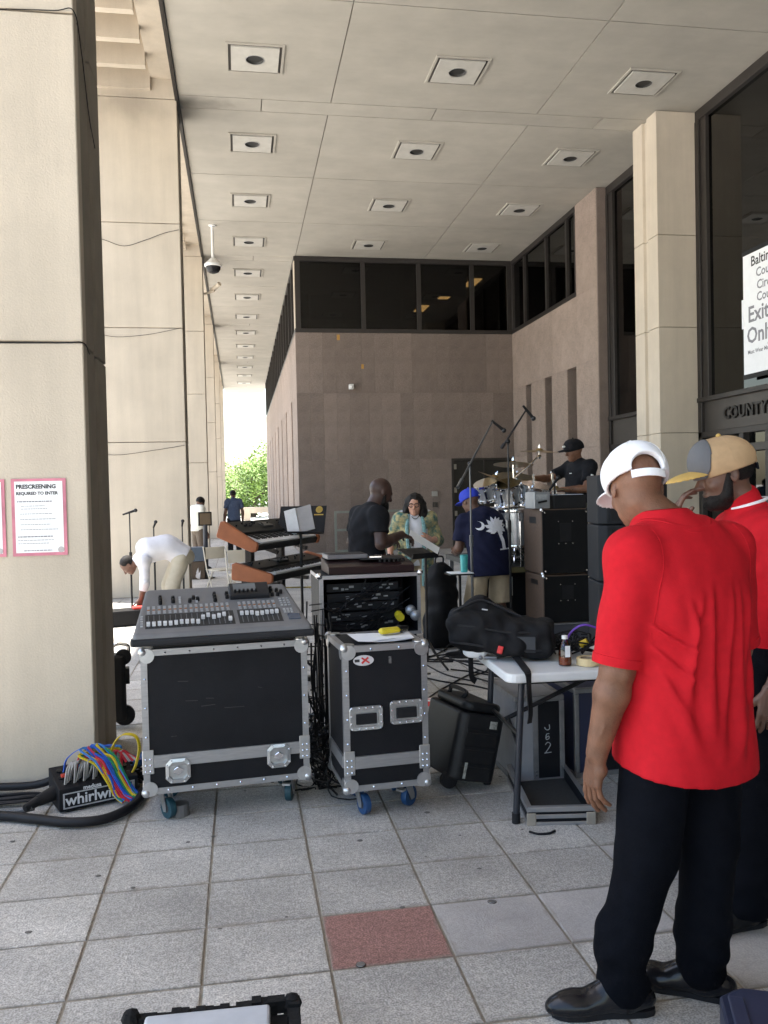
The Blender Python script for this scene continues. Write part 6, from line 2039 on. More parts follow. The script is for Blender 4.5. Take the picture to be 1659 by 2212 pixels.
S = SDF((-.12, -.10, -.01), (.12, .10, .12), .007); S.ell((0, 0, .04), (.06, .05, .045), .02); S.ell((-.04, .02, .05), (.04, .04, .045), .02); S.disp(lambda X, Y, Z: .006 * np.sin(X * 90 + Y * 60) * np.sin(Z * 80 + X * 40)); S.cut((0, 0, .002), (0, 0, -1)); S.mesh('packet', M_PAPER, t)
b = MB(); b.cyl((.0, -.05, .005), (.05, -.09, .005), .010, n=8); b.ball((-.03, -.06, .010), .012, 8); b.build('keys', M_ALUD, t, smooth=True)

# ------------------------------------------------------------------ silver cases under the table, and the loose lid
def silver_case(label, loc, rz, w, d, h, body_m, sign=False):
    t = thing('silver_case', label, 'flight case', loc, rz, 'silver cases under the table')
    b = MB(); b.box(.004, w - .004, .004, d - .004, .004, h - .004); b.build('panel', body_m, t)
    e = .028
    for y0, y1 in ((0, e), (d - e, d)):
        for z0, z1 in ((0, e), (h - e, h)):
            b = MB(); b.box(0, w, y0, y1, z0, z1); b.build('edge_trim', M_ALUD, t, bevel=.004, seg=1)
    for x0, x1 in ((0, e), (w - e, w)):
        for y0, y1 in ((-.001, e - .002), (d - e + .002, d + .001)):
            b = MB(); b.box(x0, x1, y0, y1, e, h - e); b.build('edge_trim', M_ALUD, t, bevel=.004, seg=1)
        for z0, z1 in ((.001, e - .001), (h - e + .001, h - .001)):
            b = MB(); b.box(x0, x1, e, d - e, z0, z1); b.build('edge_trim', M_ALUD, t)
    b = MB(); b.box(w * .36, w * .46, -.002, .004, e, h - e); b.build('stile', M_ALUD, t)
    b = MB(); b.box(w * .47, w - e - .004, -.001, .004, e + .005, h - e - .005); b.build('front_panel', M_LAM, t)
    b = MB()
    for z in (.05, .07): b.ball((w * .41, -.003, z), .006, 6)
    stuff(b.build('rivet', M_CHROME, t))
    return t
sc1 = silver_case('silver edged flight case with chalked 2 on its black panel under the table', (1.44, 4.42, 0), 0, .285, .48, .485, mat('grey_hardboard', (.24, .24, .25), .6, var=.1))
chalk = mat('chalk', (.45, .46, .46), .9)
b = MB(); b.tube(spline([(.170, -.003, .215), (.185, -.003, .228), (.200, -.003, .212), (.172, -.003, .172), (.168, -.003, .170), (.205, -.003, .172)], 4), .0022, 5); b.build('chalk_mark', chalk, sc1)
b = MB(); b.tube(spline([(.172, -.003, .252), (.190, -.003, .262), (.192, -.003, .248), (.176, -.003, .245), (.178, -.003, .272), (.194, -.003, .275)], 4), .0022, 5); b.build('chalk_mark', chalk, sc1)
b = MB(); b.tube(spline([(.195, -.003, .325), (.196, -.003, .302), (.182, -.003, .296), (.170, -.003, .306), (.170, -.003, .312)], 4), .0022, 5); b.build('chalk_mark', chalk, sc1)
silver_case('silver edged navy flight case standing beside the chalked case under the table', (1.80, 4.46, 0), 2, .36, .46, .50, mat('navy_hardboard', (.015, .02, .055), .5))
t = thing('case_lid', 'upturned shallow flight case lid with foam lining on the floor', 'case lid', (1.325, 3.885, 0), -9)
w, d, h = .315, .64, .085
for bx in ((0, w, 0, .012, 0, h), (0, w, d - .012, d, 0, h), (0, .012, .012, d - .012, 0, h), (w - .012, w, .012, d - .012, 0, h)):
    b = MB(); b.box(*bx); b.build('side_panel', M_LAM, t)
b = MB(); b.box(.012, w - .012, .012, d - .012, .004, .022); b.build('foam_lining', mat('grey_foam', (.035, .035, .032), .95, var=.2, scale=60, bump=.3), t)
for z0, z1 in ((.0, .016), (.032, .052), (.064, .088)):
    b = MB(); b.box(.0, w, -.006, .0, z0, z1); b.build('edge_trim', M_ALU, t, bevel=.002, seg=1)
for bx in ((-.006, .0, -.006, d, .064, .088), (w, w + .006, -.006, d, .064, .088), (0, w, d, d + .006, .064, .088), (-.006, 0, -.006, d, 0, .02), (0, .018, 0.0, d, .0851, .089), (w - .018, w, 0, d, .0851, .089), (.018, w - .018, d - .018, d, .0851, .089), (.018, w - .018, 0, .018, .0851, .089)):
    b = MB(); b.box(*bx); b.build('edge_trim', M_ALU, t)
for x in (-.009, w - .036):
    b = MB(); b.box(x, x + .045, -.010, -.0005, -.0, .060); b.build('corner_plate', mat('tan_steel', (.40, .36, .30), .5, metal=.5), t, bevel=.003, seg=1)
b = MB(); b.tube(spline([(1.30, 3.80, .005), (1.33, 3.765, .006), (1.38, 3.76, .006), (1.42, 3.785, .005)], 5), .006, 6)
tag(b.build('floor_strap', M_RUBBER, None, smooth=True), 'short black strap offcut on the tiles in front of the loose lid', 'strap')
t = thing('red_disc', 'flat red marker disc on the floor behind the narrow flight case', 'disc', (1.40, 6.30, .002))
b = MB(); b.lathe([(.03, .03), (.032, .033), (.10, .006), (.105, .0)], 24); b.build('disc', mat('red_disc_plastic', (.6, .04, .03), .5), t, smooth=True)
b = MB(); b.lathe([(.045, .029), (.06, .025), (.058, .027), (.046, .031)], 24); b.build('printed_ring', M_WHITE, t)

# ------------------------------------------------------------------ things at the bottom edge of the picture
t = thing('open_case', 'foam edged open black case with pale lid at the bottom of the picture', 'case', (-.315, 1.545, 0), -2)
b = MB(); b.box(0, .385, 0, .62, 0, .30); b.build('case_body', M_BLACK, t, bevel=.01)
b = MB()
rg = random.Random(3)
for k in range(20):
    x = k * .02
    b.cbox(x, .63, .30 + .010 * (k > 14) + rg.uniform(-.004, .008), .024, .03, .03 + rg.uniform(0, .012))
for k in range(14): b.cbox(.39 + .006 * rg.random(), .10 + k * .04, .305, .03, .036, .035 + rg.uniform(0, .014))
for x in (-.01, .39): b.ball((x, .63, .315), .026, 8)
stuff(b.build('foam_edge', mat('black_foam', (.012, .012, .012), .95, bump=.6), t))
b = MB(); b.box(.03, .335, .02, .592, .315, .345); b.build('pale_lid', mat('pale_grey_lid', (.45, .47, .50), .4), t, bevel=.008)
t = thing('tool_box', 'dark blue plastic tool box at the lower right corner', 'tool box', (1.15, 1.86, 0), -24)
b = MB(); b.prism([(0, .05), (.04, 0), (.40, 0), (.44, .05), (.44, .34), (.40, .38), (.05, .38), (0, .33)], 0, .19); b.build('box_body', mat('dark_blue_plastic', (.025, .03, .055), .4, var=.1), t, bevel=.008)
b = MB(); b.prism([(.02, .06), (.05, .02), (.39, .02), (.42, .06), (.42, .33), (.39, .36), (.06, .36), (.02, .32)], .192, .205); b.build('box_lid', mat('dark_blue_plastic2', (.035, .04, .07), .35), t, bevel=.006)
b = MB(); b.box(.02, .06, .06, .30, .205, .212); b.build('handle', MATS['dark_blue_plastic2'], t, bevel=.004)
t = thing('paver_cover', 'small dark round stud set in the pavement near the red tile', 'stud', (0.933, 3.19, .0))
b = MB(); b.lathe([(.016, 0), (.015, .003), (.002, .0035)], 14); b.build('stud_cap', M_ALUD, t, smooth=True)
b = MB(); b.lathe([(.018, 0), (.018, .0015), (.0165, .0015)], 14); b.build('stud_rim', M_BRONZE, t)
t = thing('paver_cover', 'small dark round stud at the near edge of the red tile', 'stud', (0.365, 2.856, .0))
b = MB(); b.lathe([(.016, 0), (.015, .003), (.002, .0035)], 14); b.build('stud_cap', M_ALUD, t, smooth=True)
b = MB(); b.lathe([(.018, 0), (.018, .0015), (.0165, .0015)], 14); b.build('stud_rim', M_BRONZE, t)

# ------------------------------------------------------------------ notices and draped wires on the columns
def notice(label, x):
    t = thing('paper_notice', label, 'notice', (x, 5.025, 1.303))
    b = MB(); b.box(0, .292, -.002, 0, 0, .433); b.build('border_sheet', M_PINK, t)
    b = MB(); b.box(.018, .274, -.0035, -.002, .018, .418); b.build('sheet', M_PAPER, t)
    M = lambda xx, zz: TR(xx, -.0038, zz, 90, 0, 0)
    text('lettering', 'PRESCREENING', .0315, M(.026, .378), M_INK, t, depth=.0002, bold=.0013, space=.97)
    text('lettering', 'REQUIRED TO ENTER', .0235, M(.026, .343), M_INK, t, depth=.0002, bold=.0010, space=.97)
    b = MB()
    rg = random.Random(1)
    for (z, x0, x1, hh) in ((.305, .03, .215, .006), (.280, .05, .18, .003), (.264, .05, .19, .003), (.236, .045, .215, .003), (.206, .045, .235, .003), (.176, .045, .205, .003), (.148, .045, .245, .003), (.108, .03, .215, .006), (.088, .03, .22, .003), (.070, .03, .195, .003), (.030, .06, .21, .005)):
        x_ = x0
        while x_ < x1:
            l_ = rg.uniform(.006, .02)
            b.box(x_, min(x1, x_ + l_), -.0045, -.0037, z - hh / 2, z + hh / 2); x_ += l_ + .003
    stuff(b.build('text_line', M_INKG, t))
    b = MB(); b.lathe([(.017, 0), (.017, .001)], 18, TR(.258, -.0035, .032, 90, 0, 0)); b.build('seal', mat('grey_seal', (.45, .42, .42), .6), t)
notice('pink bordered notice with black prescreening heading taped on the nearest column', -1.262)
notice('pink bordered notice cut off by the left edge of the picture', -1.588)
cable('thin dark wire draped along the upper joint of the nearest column', [(-2.6, 5.02, 4.34), (-1.9, 5.02, 4.335), (-1.45, 5.02, 4.31), (-1.2, 5.02, 4.325), (-.95, 5.02, 4.335), (-.85, 5.022, 4.34), (-.845, 5.2, 4.22), (-.86, 5.5, 3.98), (-.86, 5.7, 3.85)], .0032)
cable('thin dark wire along the lower joint of the nearest column', [(-2.6, 5.025, 2.488), (-1.6, 5.025, 2.492), (-1.0, 5.025, 2.495), (-.858, 5.026, 2.498), (-.848, 5.2, 2.46)], .003)
cable('thin dark wire sagging on the second column high up', [(-2.3, 14.11, 5.80), (-2.0, 14.11, 5.70), (-1.72, 14.11, 5.62), (-1.4, 14.11, 5.72), (-1.1, 14.11, 5.84), (-.87, 14.11, 5.90)], .0042)
cable('thin dark wire sagging on the second column at mid height', [(-2.3, 14.11, 4.26), (-1.9, 14.11, 4.18), (-1.4, 14.11, 4.22), (-.87, 14.11, 4.33)], .0035)
cable('thin dark wire sagging low on the second column', [(-2.3, 14.11, 2.33), (-1.9, 14.11, 2.30), (-1.4, 14.11, 2.36), (-.87, 14.11, 2.44)], .0035)
t = thing('pendant_camera', 'white dome security camera on a pole hanging from the ceiling', 'security camera', (-.50, 20.6, 8.0))
b = MB(); b.cyl((0, 0, -.001), (0, 0, -.78), .035, n=10); b.lathe([(.09, -.02), (.09, -.001)], 14); b.build('pole', M_WHITE, t, smooth=True)
b = MB(); b.lathe([(.06, -.78), (.14, -.86), (.205, -.92), (.205, -.97), (.19, -.98)], 20); b.build('housing', M_WHITE, t, smooth=True)
b = MB(); b.lathe([(.175, -.975), (.17, -1.04), (.12, -1.11), (.03, -1.14), (.002, -1.142)], 20); b.build('dome', mat('smoked_dome', (.02, .02, .022), .15), t, smooth=True)
t = thing('bullet_camera', 'small cream bracket camera on the third column', 'security camera', (-.83, 23.4, 7.05))
b = MB(); b.cyl((0, .1, 0), (.28, 0, .06), .03, n=8); b.build('arm', M_CREAM, t); b = MB(); b.cyl((.20, .15, .10), (.42, -.15, .22), .06, n=10); b.build('camera_body', M_CREAM, t)
# ================================================================== keyboards
M_WOOD = mat('orange_brown_cheek', (.30, .095, .035), .5, var=.15, scale=8, stretch=(6, 1, 1))
M_KBLK = mat('keyboard_black', (.014, .014, .014), .4, var=.15)
M_IVORY = mat('white_keys', (.72, .72, .72), .35, var=.03)
def keyboard(label, loc, rz, tilt, L, D, nk):
    t = thing('keyboard', label, 'keyboard', loc, rz)
    t.rotation_euler = (Euler((R(tilt), 0, 0)).to_matrix().to_4x4()).to_euler()
    t.rotation_euler = (Matrix.Rotation(R(rz), 4, 'Z') @ Matrix.Rotation(R(tilt), 4, 'X')).to_euler()
    Mx = Matrix(((0, 0, 1, 0), (1, 0, 0, 0), (0, 1, 0, 0), (0, 0, 0, 1)))
    b = MB(); b.prism([(0, 0), (D, 0), (D, .115), (.17, .085), (.165, .055), (0, .050)], .032, L - .032, Mx); b.build('body', M_KBLK, t, bevel=.004, seg=1)
    for x0 in (0, L - .032):
        b = MB(); b.prism([(-.015, .004), (.02, -.012), (D + .005, -.008), (D + .012, .01), (D + .012, .118), (D - .02, .132), (.12, .095), (.0, .070), (-.015, .055)], x0, x0 + .032, Mx); b.build('wood_cheek', M_WOOD, t, bevel=.010, seg=3)
    p = (L - .16) / nk
    km = MB(); km.box(.0006, p - .0006, .012, .150, .052, .066)
    k0 = km.build('key', M_IVORY, t)
    bm = MB(); bm.box(-.0055, .0055, .062, .150, .066, .075)
    b0 = bm.build('black_key', M_KBLK, t)
    fb = True
    for k in range(nk):
        if k:
            o = k0.copy(); COL.objects.link(o); o.parent = t
        else: o = k0
        o.location = (.11 + k * p, 0, 0)
        if k % 7 not in (2, 6):
            if fb: q = b0; fb = False
            else:
                q = b0.copy(); COL.objects.link(q); q.parent = t
            q.location = (.11 + (k + 1) * p, 0, 0)
    b = MB()
    rg = random.Random(nk)
    for k in range(22): b.lathe([(.009, 0), (.007, .016)], 8, TR(rg.uniform(.12, L - .12), rg.uniform(.20, D - .03), .100))
    stuff(b.build('knob', M_BLACK, t))
    b = MB(); b.box(L * .42, L * .56, .21, .28, .098, .110); b.build('display', mat('dim_display', (.06, .06, .055), .3), t)
    return t
keyboard('upper keyboard with orange brown end cheek, tilted forward', (.085, 6.36, 1.195), 60.2, 20, 1.13, .33, 36)
keyboard('lower keyboard with orange brown end cheek, lying level', (.205, 6.50, .945), 60.2, 4, 1.30, .33, 43)
t = thing('keyboard_stand', 'black two tier column stand holding the keyboards', 'stand', (.05, 6.62, 0), 60.2)
for x in (.32, .86):
    b = MB(); b.box(x - .03, x + .03, .14, .20, .03, 1.22); b.build('upright', M_BLACKM, t, bevel=.006)
    for z in (.90, 1.17):
        b = MB(); b.cbox(0, 0, 0, .035, .34, .03, TR(x + .045, .10, z + (.03 if z > 1 else 0), 18 if z > 1 else 3, 0, 0)); b.build('arm', M_BLACKM, t)
    b = MB(); b.box(x - .035, x + .035, -.10, .42, .0, .04); b.build('foot', M_BLACKM, t, bevel=.008)
b = MB(); b.box(.35, .83, .15, .19, .50, .56); b.build('crossbar', M_BLACKM, t)

def music_stand(label, loc, rz, ztop, tilt=-25, w=.42, paper=True, sheets=2, logo=False):
    t = thing('music_stand', label, 'music stand', loc, rz)
    b = MB(); b.cyl((0, 0, .05), (0, 0, ztop), .012, n=8); b.build('pole', M_BLACKM, t, smooth=True)
    for a in (30, 150, 270):
        b = MB(); b.tube([(0, 0, .25), (.16 * math.cos(R(a)), .16 * math.sin(R(a)), .10), (.30 * math.cos(R(a)), .30 * math.sin(R(a)), .012)], .011, 6); b.build('leg', M_BLACKM, t, smooth=True)
    M = TR(0, 0, ztop, tilt, 0, 0)
    b = MB(); b.box(-w / 2, w / 2, -.004, .004, 0, .25, M); b.box(-w / 2, w / 2, -.05, -.004, 0, .006, M); b.build('desk', M_BLACK, t)
    if logo:
        b = MB(); b.lathe([(.030, 0), (.030, .001), (.018, .001), (.018, 0)], 16, M @ TR(w / 2 - .06, -.0045, .215, 90, 0, 0)); b.box(w / 2 - .10, w / 2 - .02, -.0055, -.0045, .165, .175, M); b.build('gold_emblem', mat('gold_print', (.45, .30, .05), .5), t)
    for k in range(sheets if paper else 0):
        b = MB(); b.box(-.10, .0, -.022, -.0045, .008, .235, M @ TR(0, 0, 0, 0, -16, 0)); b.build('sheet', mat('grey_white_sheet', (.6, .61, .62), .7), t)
        b = MB(); b.box(.002, .13, -.012, -.0045, .008, .235, M @ TR(0, 0, 0, 0, -16, 0)); b.build('sheet', mat('mid_grey_sheet', (.30, .29, .29), .7), t)  # second sheet in a darker grey
    return t
music_stand('black music stand with white sheets above the upper keyboard', (.48, 7.02, 0), -22, 1.285, -24, .40, True, 1, True)
t = music_stand('black music stand with a long white sheet in front of the woman', (1.665, 7.65, 0), 25, 1.00, -72, .30, False)
b = MB(); b.box(-.16, .16, -.022, -.018, .02, .10, TR(-.08, -.05, 1.10, -30, 0, 0) @ TR(0, 0, 0, 0, 38, 0)); b.build('sheet', M_PAPER, t)

# ================================================================== stands and chairs by the left columns
def mic_stand(label, loc, ztop, mic=None, round_base=True, pole_m=None, boom=None, rz=0):
    t = thing('microphone_stand', label, 'microphone stand', loc, rz)
    pm = pole_m or M_BLACKM
    b = MB(); b.cyl((0, 0, .02), (0, 0, ztop * .60), .014, n=10); b.cyl((0, 0, ztop * .58), (0, 0, ztop), .009, n=8); b.cyl((0, 0, ztop * .56), (0, 0, ztop * .62), .020, n=10); b.build('pole', pm, t, smooth=True)
    if round_base:
        b = MB(); b.lathe([(.13, 0), (.13, .012), (.04, .03), (.02, .05)], 20); b.build('base', M_BLACKM, t, smooth=True)
    else:
        for a in (20, 140, 260):
            b = MB(); b.tube([(0, 0, .20), (.32 * math.cos(R(a)), .32 * math.sin(R(a)), .012)], .010, 6); b.build('leg', M_BLACKM, t, smooth=True)
    if boom:
        a, c = Vector(boom[0]), Vector(boom[1])
        b = MB(); b.cyl(tuple(a), tuple(c), .011, .009, 8); b.cyl(tuple(a), tuple(a + (c - a) * .12), .018, n=8); b.build('boom_arm', pm, t, smooth=True)
        b = MB(); b.ball((0, 0, ztop), .026, 10); b.build('clutch', M_BLACKM, t, smooth=True)
    if mic:
        a, c = Vector(mic[0]), Vector(mic[1]); d = (c - a).normalized()
        b = MB(); b.cyl(tuple(a), tuple(c), .012, .017, 10); m_ = b.build('microphone', M_BLACK, t, smooth=True)
        b = MB(); b.ball(tuple(c + d * .012), .026, 12); b.build('grille', mat('dark_grille', (.03, .03, .033), .4, metal=.5), m_, smooth=True)
    return t
mic_stand('straight microphone stand with angled black microphone before the second column', (-1.50, 12.0, 0), 1.405, ((-.09, 0, 1.385), (.07, 0, 1.435)))
mic_stand('empty microphone stand behind the bending man, near the column middle', (-1.235, 12.5, 0), 1.21, ((.0, -.02, 1.18), (.03, -.04, 1.25)))
mic_stand('empty microphone stand at the right edge of the second column', (-.865, 12.9, 0), 1.20, ((.0, -.02, 1.17), (.01, -.02, 1.24)))
M_CHAIR = mat('cream_steel_chair', (.62, .56, .45), .45, var=.06, scale=6)
def folding_chair(label, loc, rz):
    t = thing('folding_chair', label, 'chair', loc, rz, 'cream folding chairs')
    b = MB()
    vs, fs = [], []
    for i in range(9):
        a = R(-50 + 100 * i / 8)
        for z in (.60, .79):
            for r_ in (.30, .306): vs.append((r_ * math.sin(a) * .74, -.12 + .02 * math.cos(a) * 4 * .6 - (r_ - .30), z))
    for i in range(8):
        k = i * 4
        fs += [(k, k + 4, k + 6, k + 2), (k + 1, k + 3, k + 7, k + 5), (k + 2, k + 6, k + 7, k + 3), (k, k + 1, k + 5, k + 4)]
    b.add(vs, fs); b.build('backrest', M_CHAIR, t, smooth=True)
    b = MB(); b.prism([(-.19, -.08), (.19, -.08), (.20, .22), (.15, .30), (-.15, .30), (-.20, .22)], .425, .445); b.build('seat', M_CHAIR, t, bevel=.008)
    for s in (-1, 1):
        b = MB(); b.tube([(s * .21, -.10, .80), (s * .21, .0, .44), (s * .21, .26, .0)], .011, 8); b.build('front_leg', M_CHAIR, t, smooth=True)
        b = MB(); b.tube([(s * .185, .16, .44), (s * .185, -.16, .0)], .011, 8); b.build('rear_leg', M_CHAIR, t, smooth=True)
    b = MB(); b.cyl((-.21, .20, .13), (.21, .20, .13), .008, n=6); b.build('stretcher', M_CHAIR, t, smooth=True)
    b = MB(); b.cyl((-.185, -.11, .10), (.185, -.11, .10), .008, n=6); b.build('stretcher', M_CHAIR, t, smooth=True)
    return t
folding_chair('cream folding chair nearest the second column, seat lit', (-.38, 13.9, 0), -150)
folding_chair('cream folding chair with its shaded back turned, beside the keyboards', (-.02, 12.9, 0), -165)
t = thing('stage_wedge', 'black floor case with red pouch that the bending man reaches into', 'case', (-1.50, 11.0, 0), 15)
b = MB(); b.box(-.15, .32, 0, .30, 0, .20); b.build('case_body', M_BLACK, t, bevel=.02)
b = MB(); b.box(-.25, -.15, .05, .25, .05, .11); b.build('open_lid', M_BLACK, t, bevel=.01)
b = MB(); b.box(.14, .30, .02, .16, .2, .235); b.build('red_pouch', mat('red_pouch', (.5, .03, .02), .6), t, bevel=.015)
t = thing('notice_stand', 'dark post stand with small framed board near the third column', 'sign stand', (-.70, 17.0, 0), 10)
b = MB(); b.cyl((0, 0, .02), (0, 0, 1.05), .045, n=10); b.build('post', mat('navy_post', (.03, .035, .05), .5), t, smooth=True)
b = MB(); b.lathe([(.17, 0), (.17, .02), (.05, .04)], 18); b.build('base', M_BLACKM, t)
b = MB(); b.box(-.13, .13, -.03, .03, 1.03, 1.30); b.build('board_frame', M_BLACK, t, bevel=.006)
b = MB(); b.box(-.105, .105, -.034, -.030, 1.055, 1.275); b.build('board', mat('brown_board', (.16, .12, .08), .7), t)
t = thing('blue_crate', 'blue grey equipment crate behind the second column', 'crate', (-.98, 16.8, 0), 0)
b = MB(); b.box(0, .26, 0, .3, .35, .62); b.build('crate_body', mat('blue_grey_crate', (.07, .10, .15), .5), t, bevel=.01)
b = MB(); b.box(.0, .26, .0, .3, 0, .345); b.build('lower_crate', mat('brown_crate', (.08, .06, .045), .7), t, bevel=.01)
b = MB(); b.box(.26, .30, .02, .28, .36, .61); b.build('crate_end', M_BLACK, t)
cable('black and yellow cable crossing the floor behind the chairs', [(-1.0, 14.9, .012), (-.3, 14.75, .012), (.4, 14.7, .012), (1.2, 14.55, .012), (2.0, 14.5, .012)], .012, mat('yellow_black_cable', (.22, .17, .03), .5, var=.8, scale=6))

# ================================================================== riser, amplifiers, drum kit
t = thing('drum_riser', 'dark stage riser deck on legs carrying the drum kit', 'stage riser', (2.60, 8.62, 0))
b = MB(); b.box(0, 2.3, 0, 2.1, .735, .795); b.build('deck', mat('riser_deck', (.035, .033, .028), .7), t)
b = MB(); b.box(-.004, 2.304, -.006, -.001, .735, .790); b.build('deck_edge', mat('olive_edge', (.14, .12, .05), .6), t)
for x in (.06, 1.15, 2.24):
    for y in (.06, 2.04):
        b = MB(); b.cbox(x, y, .3675, .05, .05, .735); b.build('leg', M_ALUD, t)
b = MB(); b.box(0, 2.3, .30, .33, .05, .735); b.build('skirt', M_BLACK, t)
for x in (.12, .22):
    b = MB(); b.cbox(x, .12, .58, .05, .03, .20); b.build('white_block', M_WHITE, t)
M_TOLEX = mat('brown_tolex', (.085, .053, .035), .7, var=.15, scale=40, bump=.2, bscale=250)
def cab(label, loc, w, d, h, side_m, rz=0, group='stacked speaker cabinets'):
    t = thing('speaker_cabinet', label, 'speaker cabinet', loc, rz, group)
    b = MB(); b.box(0, w, .012, d, 0, h); b.build('shell', side_m, t, bevel=.010)
    b = MB(); b.box(.008, w - .008, 0, .0115, .008, h - .008); b.build('back_panel', mat('black_cab_panel', (.006, .006, .0065), .6, var=.2), t)
    b = MB(); b.box(w * .38, w * .62, -.003, -.0005, h * .50, h * .78); b.build('jack_plate', M_BLACK, t, bevel=.004)
    b = MB()
    for u, v in ((.35, .47), (.65, .47), (.35, .81), (.65, .81), (.5, .47), (.06, .05), (.94, .05), (.06, .95), (.94, .95)): b.ball((w * u, -.003, h * v), .010 if v in (.05, .95) else .006, 8)
    stuff(b.build('screw', M_CHROME, t))
    for x in (.004, w - .004):
        for z in (.006, h - .006):
            b = MB(); b.ball((x, .008, z), .020, 10); b.build('corner_cap', M_CHROME if x < .1 else M_BLACKM, t, smooth=True)
    b = MB(); b.box(-.002, .004, d * .30, d * .65, h * .78, h * .88); b.build('side_handle', M_BLACK, t)
    return t
cab('upper brown sided speaker cabinet with black back panel', (2.92, 8.0, .765), .49, .55, .645, M_TOLEX)
cab('lower brown sided speaker cabinet with black back panel', (2.92, 7.98, .285), .50, .55, .470, M_TOLEX)
t = thing('cabinet_plinth', 'low grey plinth case under the brown speaker cabinets', 'plinth', (2.86, 7.95, 0))
b = MB(); b.box(0, .62, 0, .62, 0, .27); b.build('plinth_body', mat('blue_grey_plinth', (.05, .053, .065), .6), t, bevel=.008)
b = MB(); b.box(-.004, .624, -.004, .624, .272, .283); b.build('plinth_top', M_ALUD, t)
t = thing('amplifier_head', 'black amplifier head with striped vent on the brown cabinets', 'amplifier', (2.98, 8.03, 1.412))
b = MB(); b.box(.08, .42, 0, .26, .0, .135); b.build('chassis', M_BLACK, t, bevel=.006)
b = MB()
for k in range(14): b.box(.09 + k * .023, .101 + k * .023, .02, .24, .136, .142)
stuff(b.build('vent_slat', M_BTN, t))
t = thing('silver_preamp', 'small silver preamp box beside the black amplifier head', 'preamp', (2.80, 8.05, 1.418), 6)
b = MB(); b.box(.07, .24, 0, .22, .0, .165); b.build('housing', mat('silver_grey_box', (.30, .31, .32), .4, metal=.4), t, bevel=.006)
b = MB(); b.box(.09, .21, -.004, 0, .09, .14); b.build('front_panel', M_BTN, t)
b = MB(); b.cyl((.10, -.02, .06), (.19, -.03, .075), .010, n=8); b.build('plug', M_BLACK, t)
M_PA = mat('charcoal_cab', (.018, .019, .022), .6, var=.15)
for nm, z, h_, lab in (('pa', 1.335, .375, 'upper charcoal loudspeaker behind the white cap'), ('pa', .90, .430, 'middle charcoal loudspeaker behind the red shoulder'), ('pa', .0, .895, 'bottom charcoal loudspeaker hidden by the red shirt')):
    t = thing('loudspeaker', lab, 'loudspeaker', (2.66, 6.02, z), -4, 'charcoal loudspeakers')
    b = MB(); b.prism([(0, .06), (.05, 0), (.50, 0), (.55, .06), (.50, .45), (.05, .45)], 0, h_); b.build('cabinet', M_PA, t, bevel=.012)
    b = MB(); b.box(.08, .47, -.004, -.0005, .03, h_ - .03); b.build('grille', M_BLACK, t)

M_SHELL = mat('silver_drum_shell', (.55, .57, .60), .22, metal=.7, var=.08, scale=5)
M_HEAD = mat('drum_head', (.72, .74, .72), .4, var=.03)
M_BRZ = mat('cymbal_bronze', (.34, .24, .11), .32, metal=.85, var=.2, scale=10)
kit = thing('drum_kit', 'silver drum kit with toms, bass drum and chrome hardware', 'drum kit', (3.05, 9.15, .797))
def drum(name, r, h, M, lugs=8):
    b = MB(); b.lathe([(r, .012), (r, h - .012)], 28, M); sh_ = b.build(name, M_SHELL, kit, smooth=True)
    for z in (0, h - .028):
        b = MB(); b.lathe([(r - .004, z), (r + .010, z), (r + .012, z + .014), (r + .010, z + .028), (r - .004, z + .028)], 28, M); b.build('hoop', M_CHROME, sh_, smooth=True)
    b = MB(); b.lathe([(r - .002, .010), (r - .002, .013), (.002, .014)], 24, M); b.lathe([(r - .002, h - .013), (r - .002, h - .010), (.002, h - .009)], 24, M); b.build('drum_head', M_HEAD, sh_)
    b = MB()
    for k in range(lugs):
        a = 2 * math.pi * k / lugs
        b.cbox(0, 0, h / 2, .022, .022, h * .45, M @ TR((r + .012) * math.cos(a), (r + .012) * math.sin(a), 0, 0, 0, math.degrees(a)))
        b.cyl((( r + .014) * math.cos(a), (r + .014) * math.sin(a), .02), ((r + .014) * math.cos(a), (r + .014) * math.sin(a), h - .02), .0045, n=6, M=M)
    stuff(b.build('lug', M_CHROME, sh_))
drum('bass_drum', .27, .40, TR(-.22, .10, .275, 0, 90, 20), 10)
drum('rack_tom', .145, .22, TR(-.16, -.22, .68, 18, -14, 0))
drum('rack_tom', .160, .24, TR(.10, -.16, .64, 18, 10, 0))
drum('rack_tom', .130, .20, TR(-.34, -.12, .72, 14, -20, 0), 6)
drum('floor_tom', .185, .40, TR(-.17, -.40, .20, 0, 0, 0))
drum('snare_drum', .175, .13, TR(.42, .12, .62, 0, 0, 0), 10)
for k, a in enumerate((30, 150, 270)):
    b = MB(); b.cyl((-.17 + .205 * math.cos(R(a)), -.40 + .205 * math.sin(R(a)), .0), (-.17 + .205 * math.cos(R(a)), -.40 + .205 * math.sin(R(a)), .48), .008, n=8); b.build('floor_tom_leg', M_CHROME, kit, smooth=True)
for s in (0, 1):
    b = MB(); b.tube([(-.10 + .1 * s, .06, .53), (-.12 + .12 * s, -.02, .72), (-.14 + .22 * s, -.14, .80)], .012, 8); b.build('tom_mount', M_CHROME, kit, smooth=True)
for x in (.10, .32):
    b = MB(); b.cyl((x, -.28, .0), (x, -.28, .98), .014, n=10); b.build('rack_post', M_CHROME, kit, smooth=True)
b = MB(); b.cyl((-.40, -.30, .62), (.40, -.30, .62), .016, n=10); b.build('rack_bar', M_CHROME, kit, smooth=True)
b = MB(); b.lathe([(.13, .0), (.13, .04), (.125, .05), (.002, .05)], 18, TR(.90, .32, .46)); b.cyl((.90, .32, 0), (.90, .32, .46), .02, n=8, M=None); b.build('drum_stool', M_BLACK, kit, smooth=True)
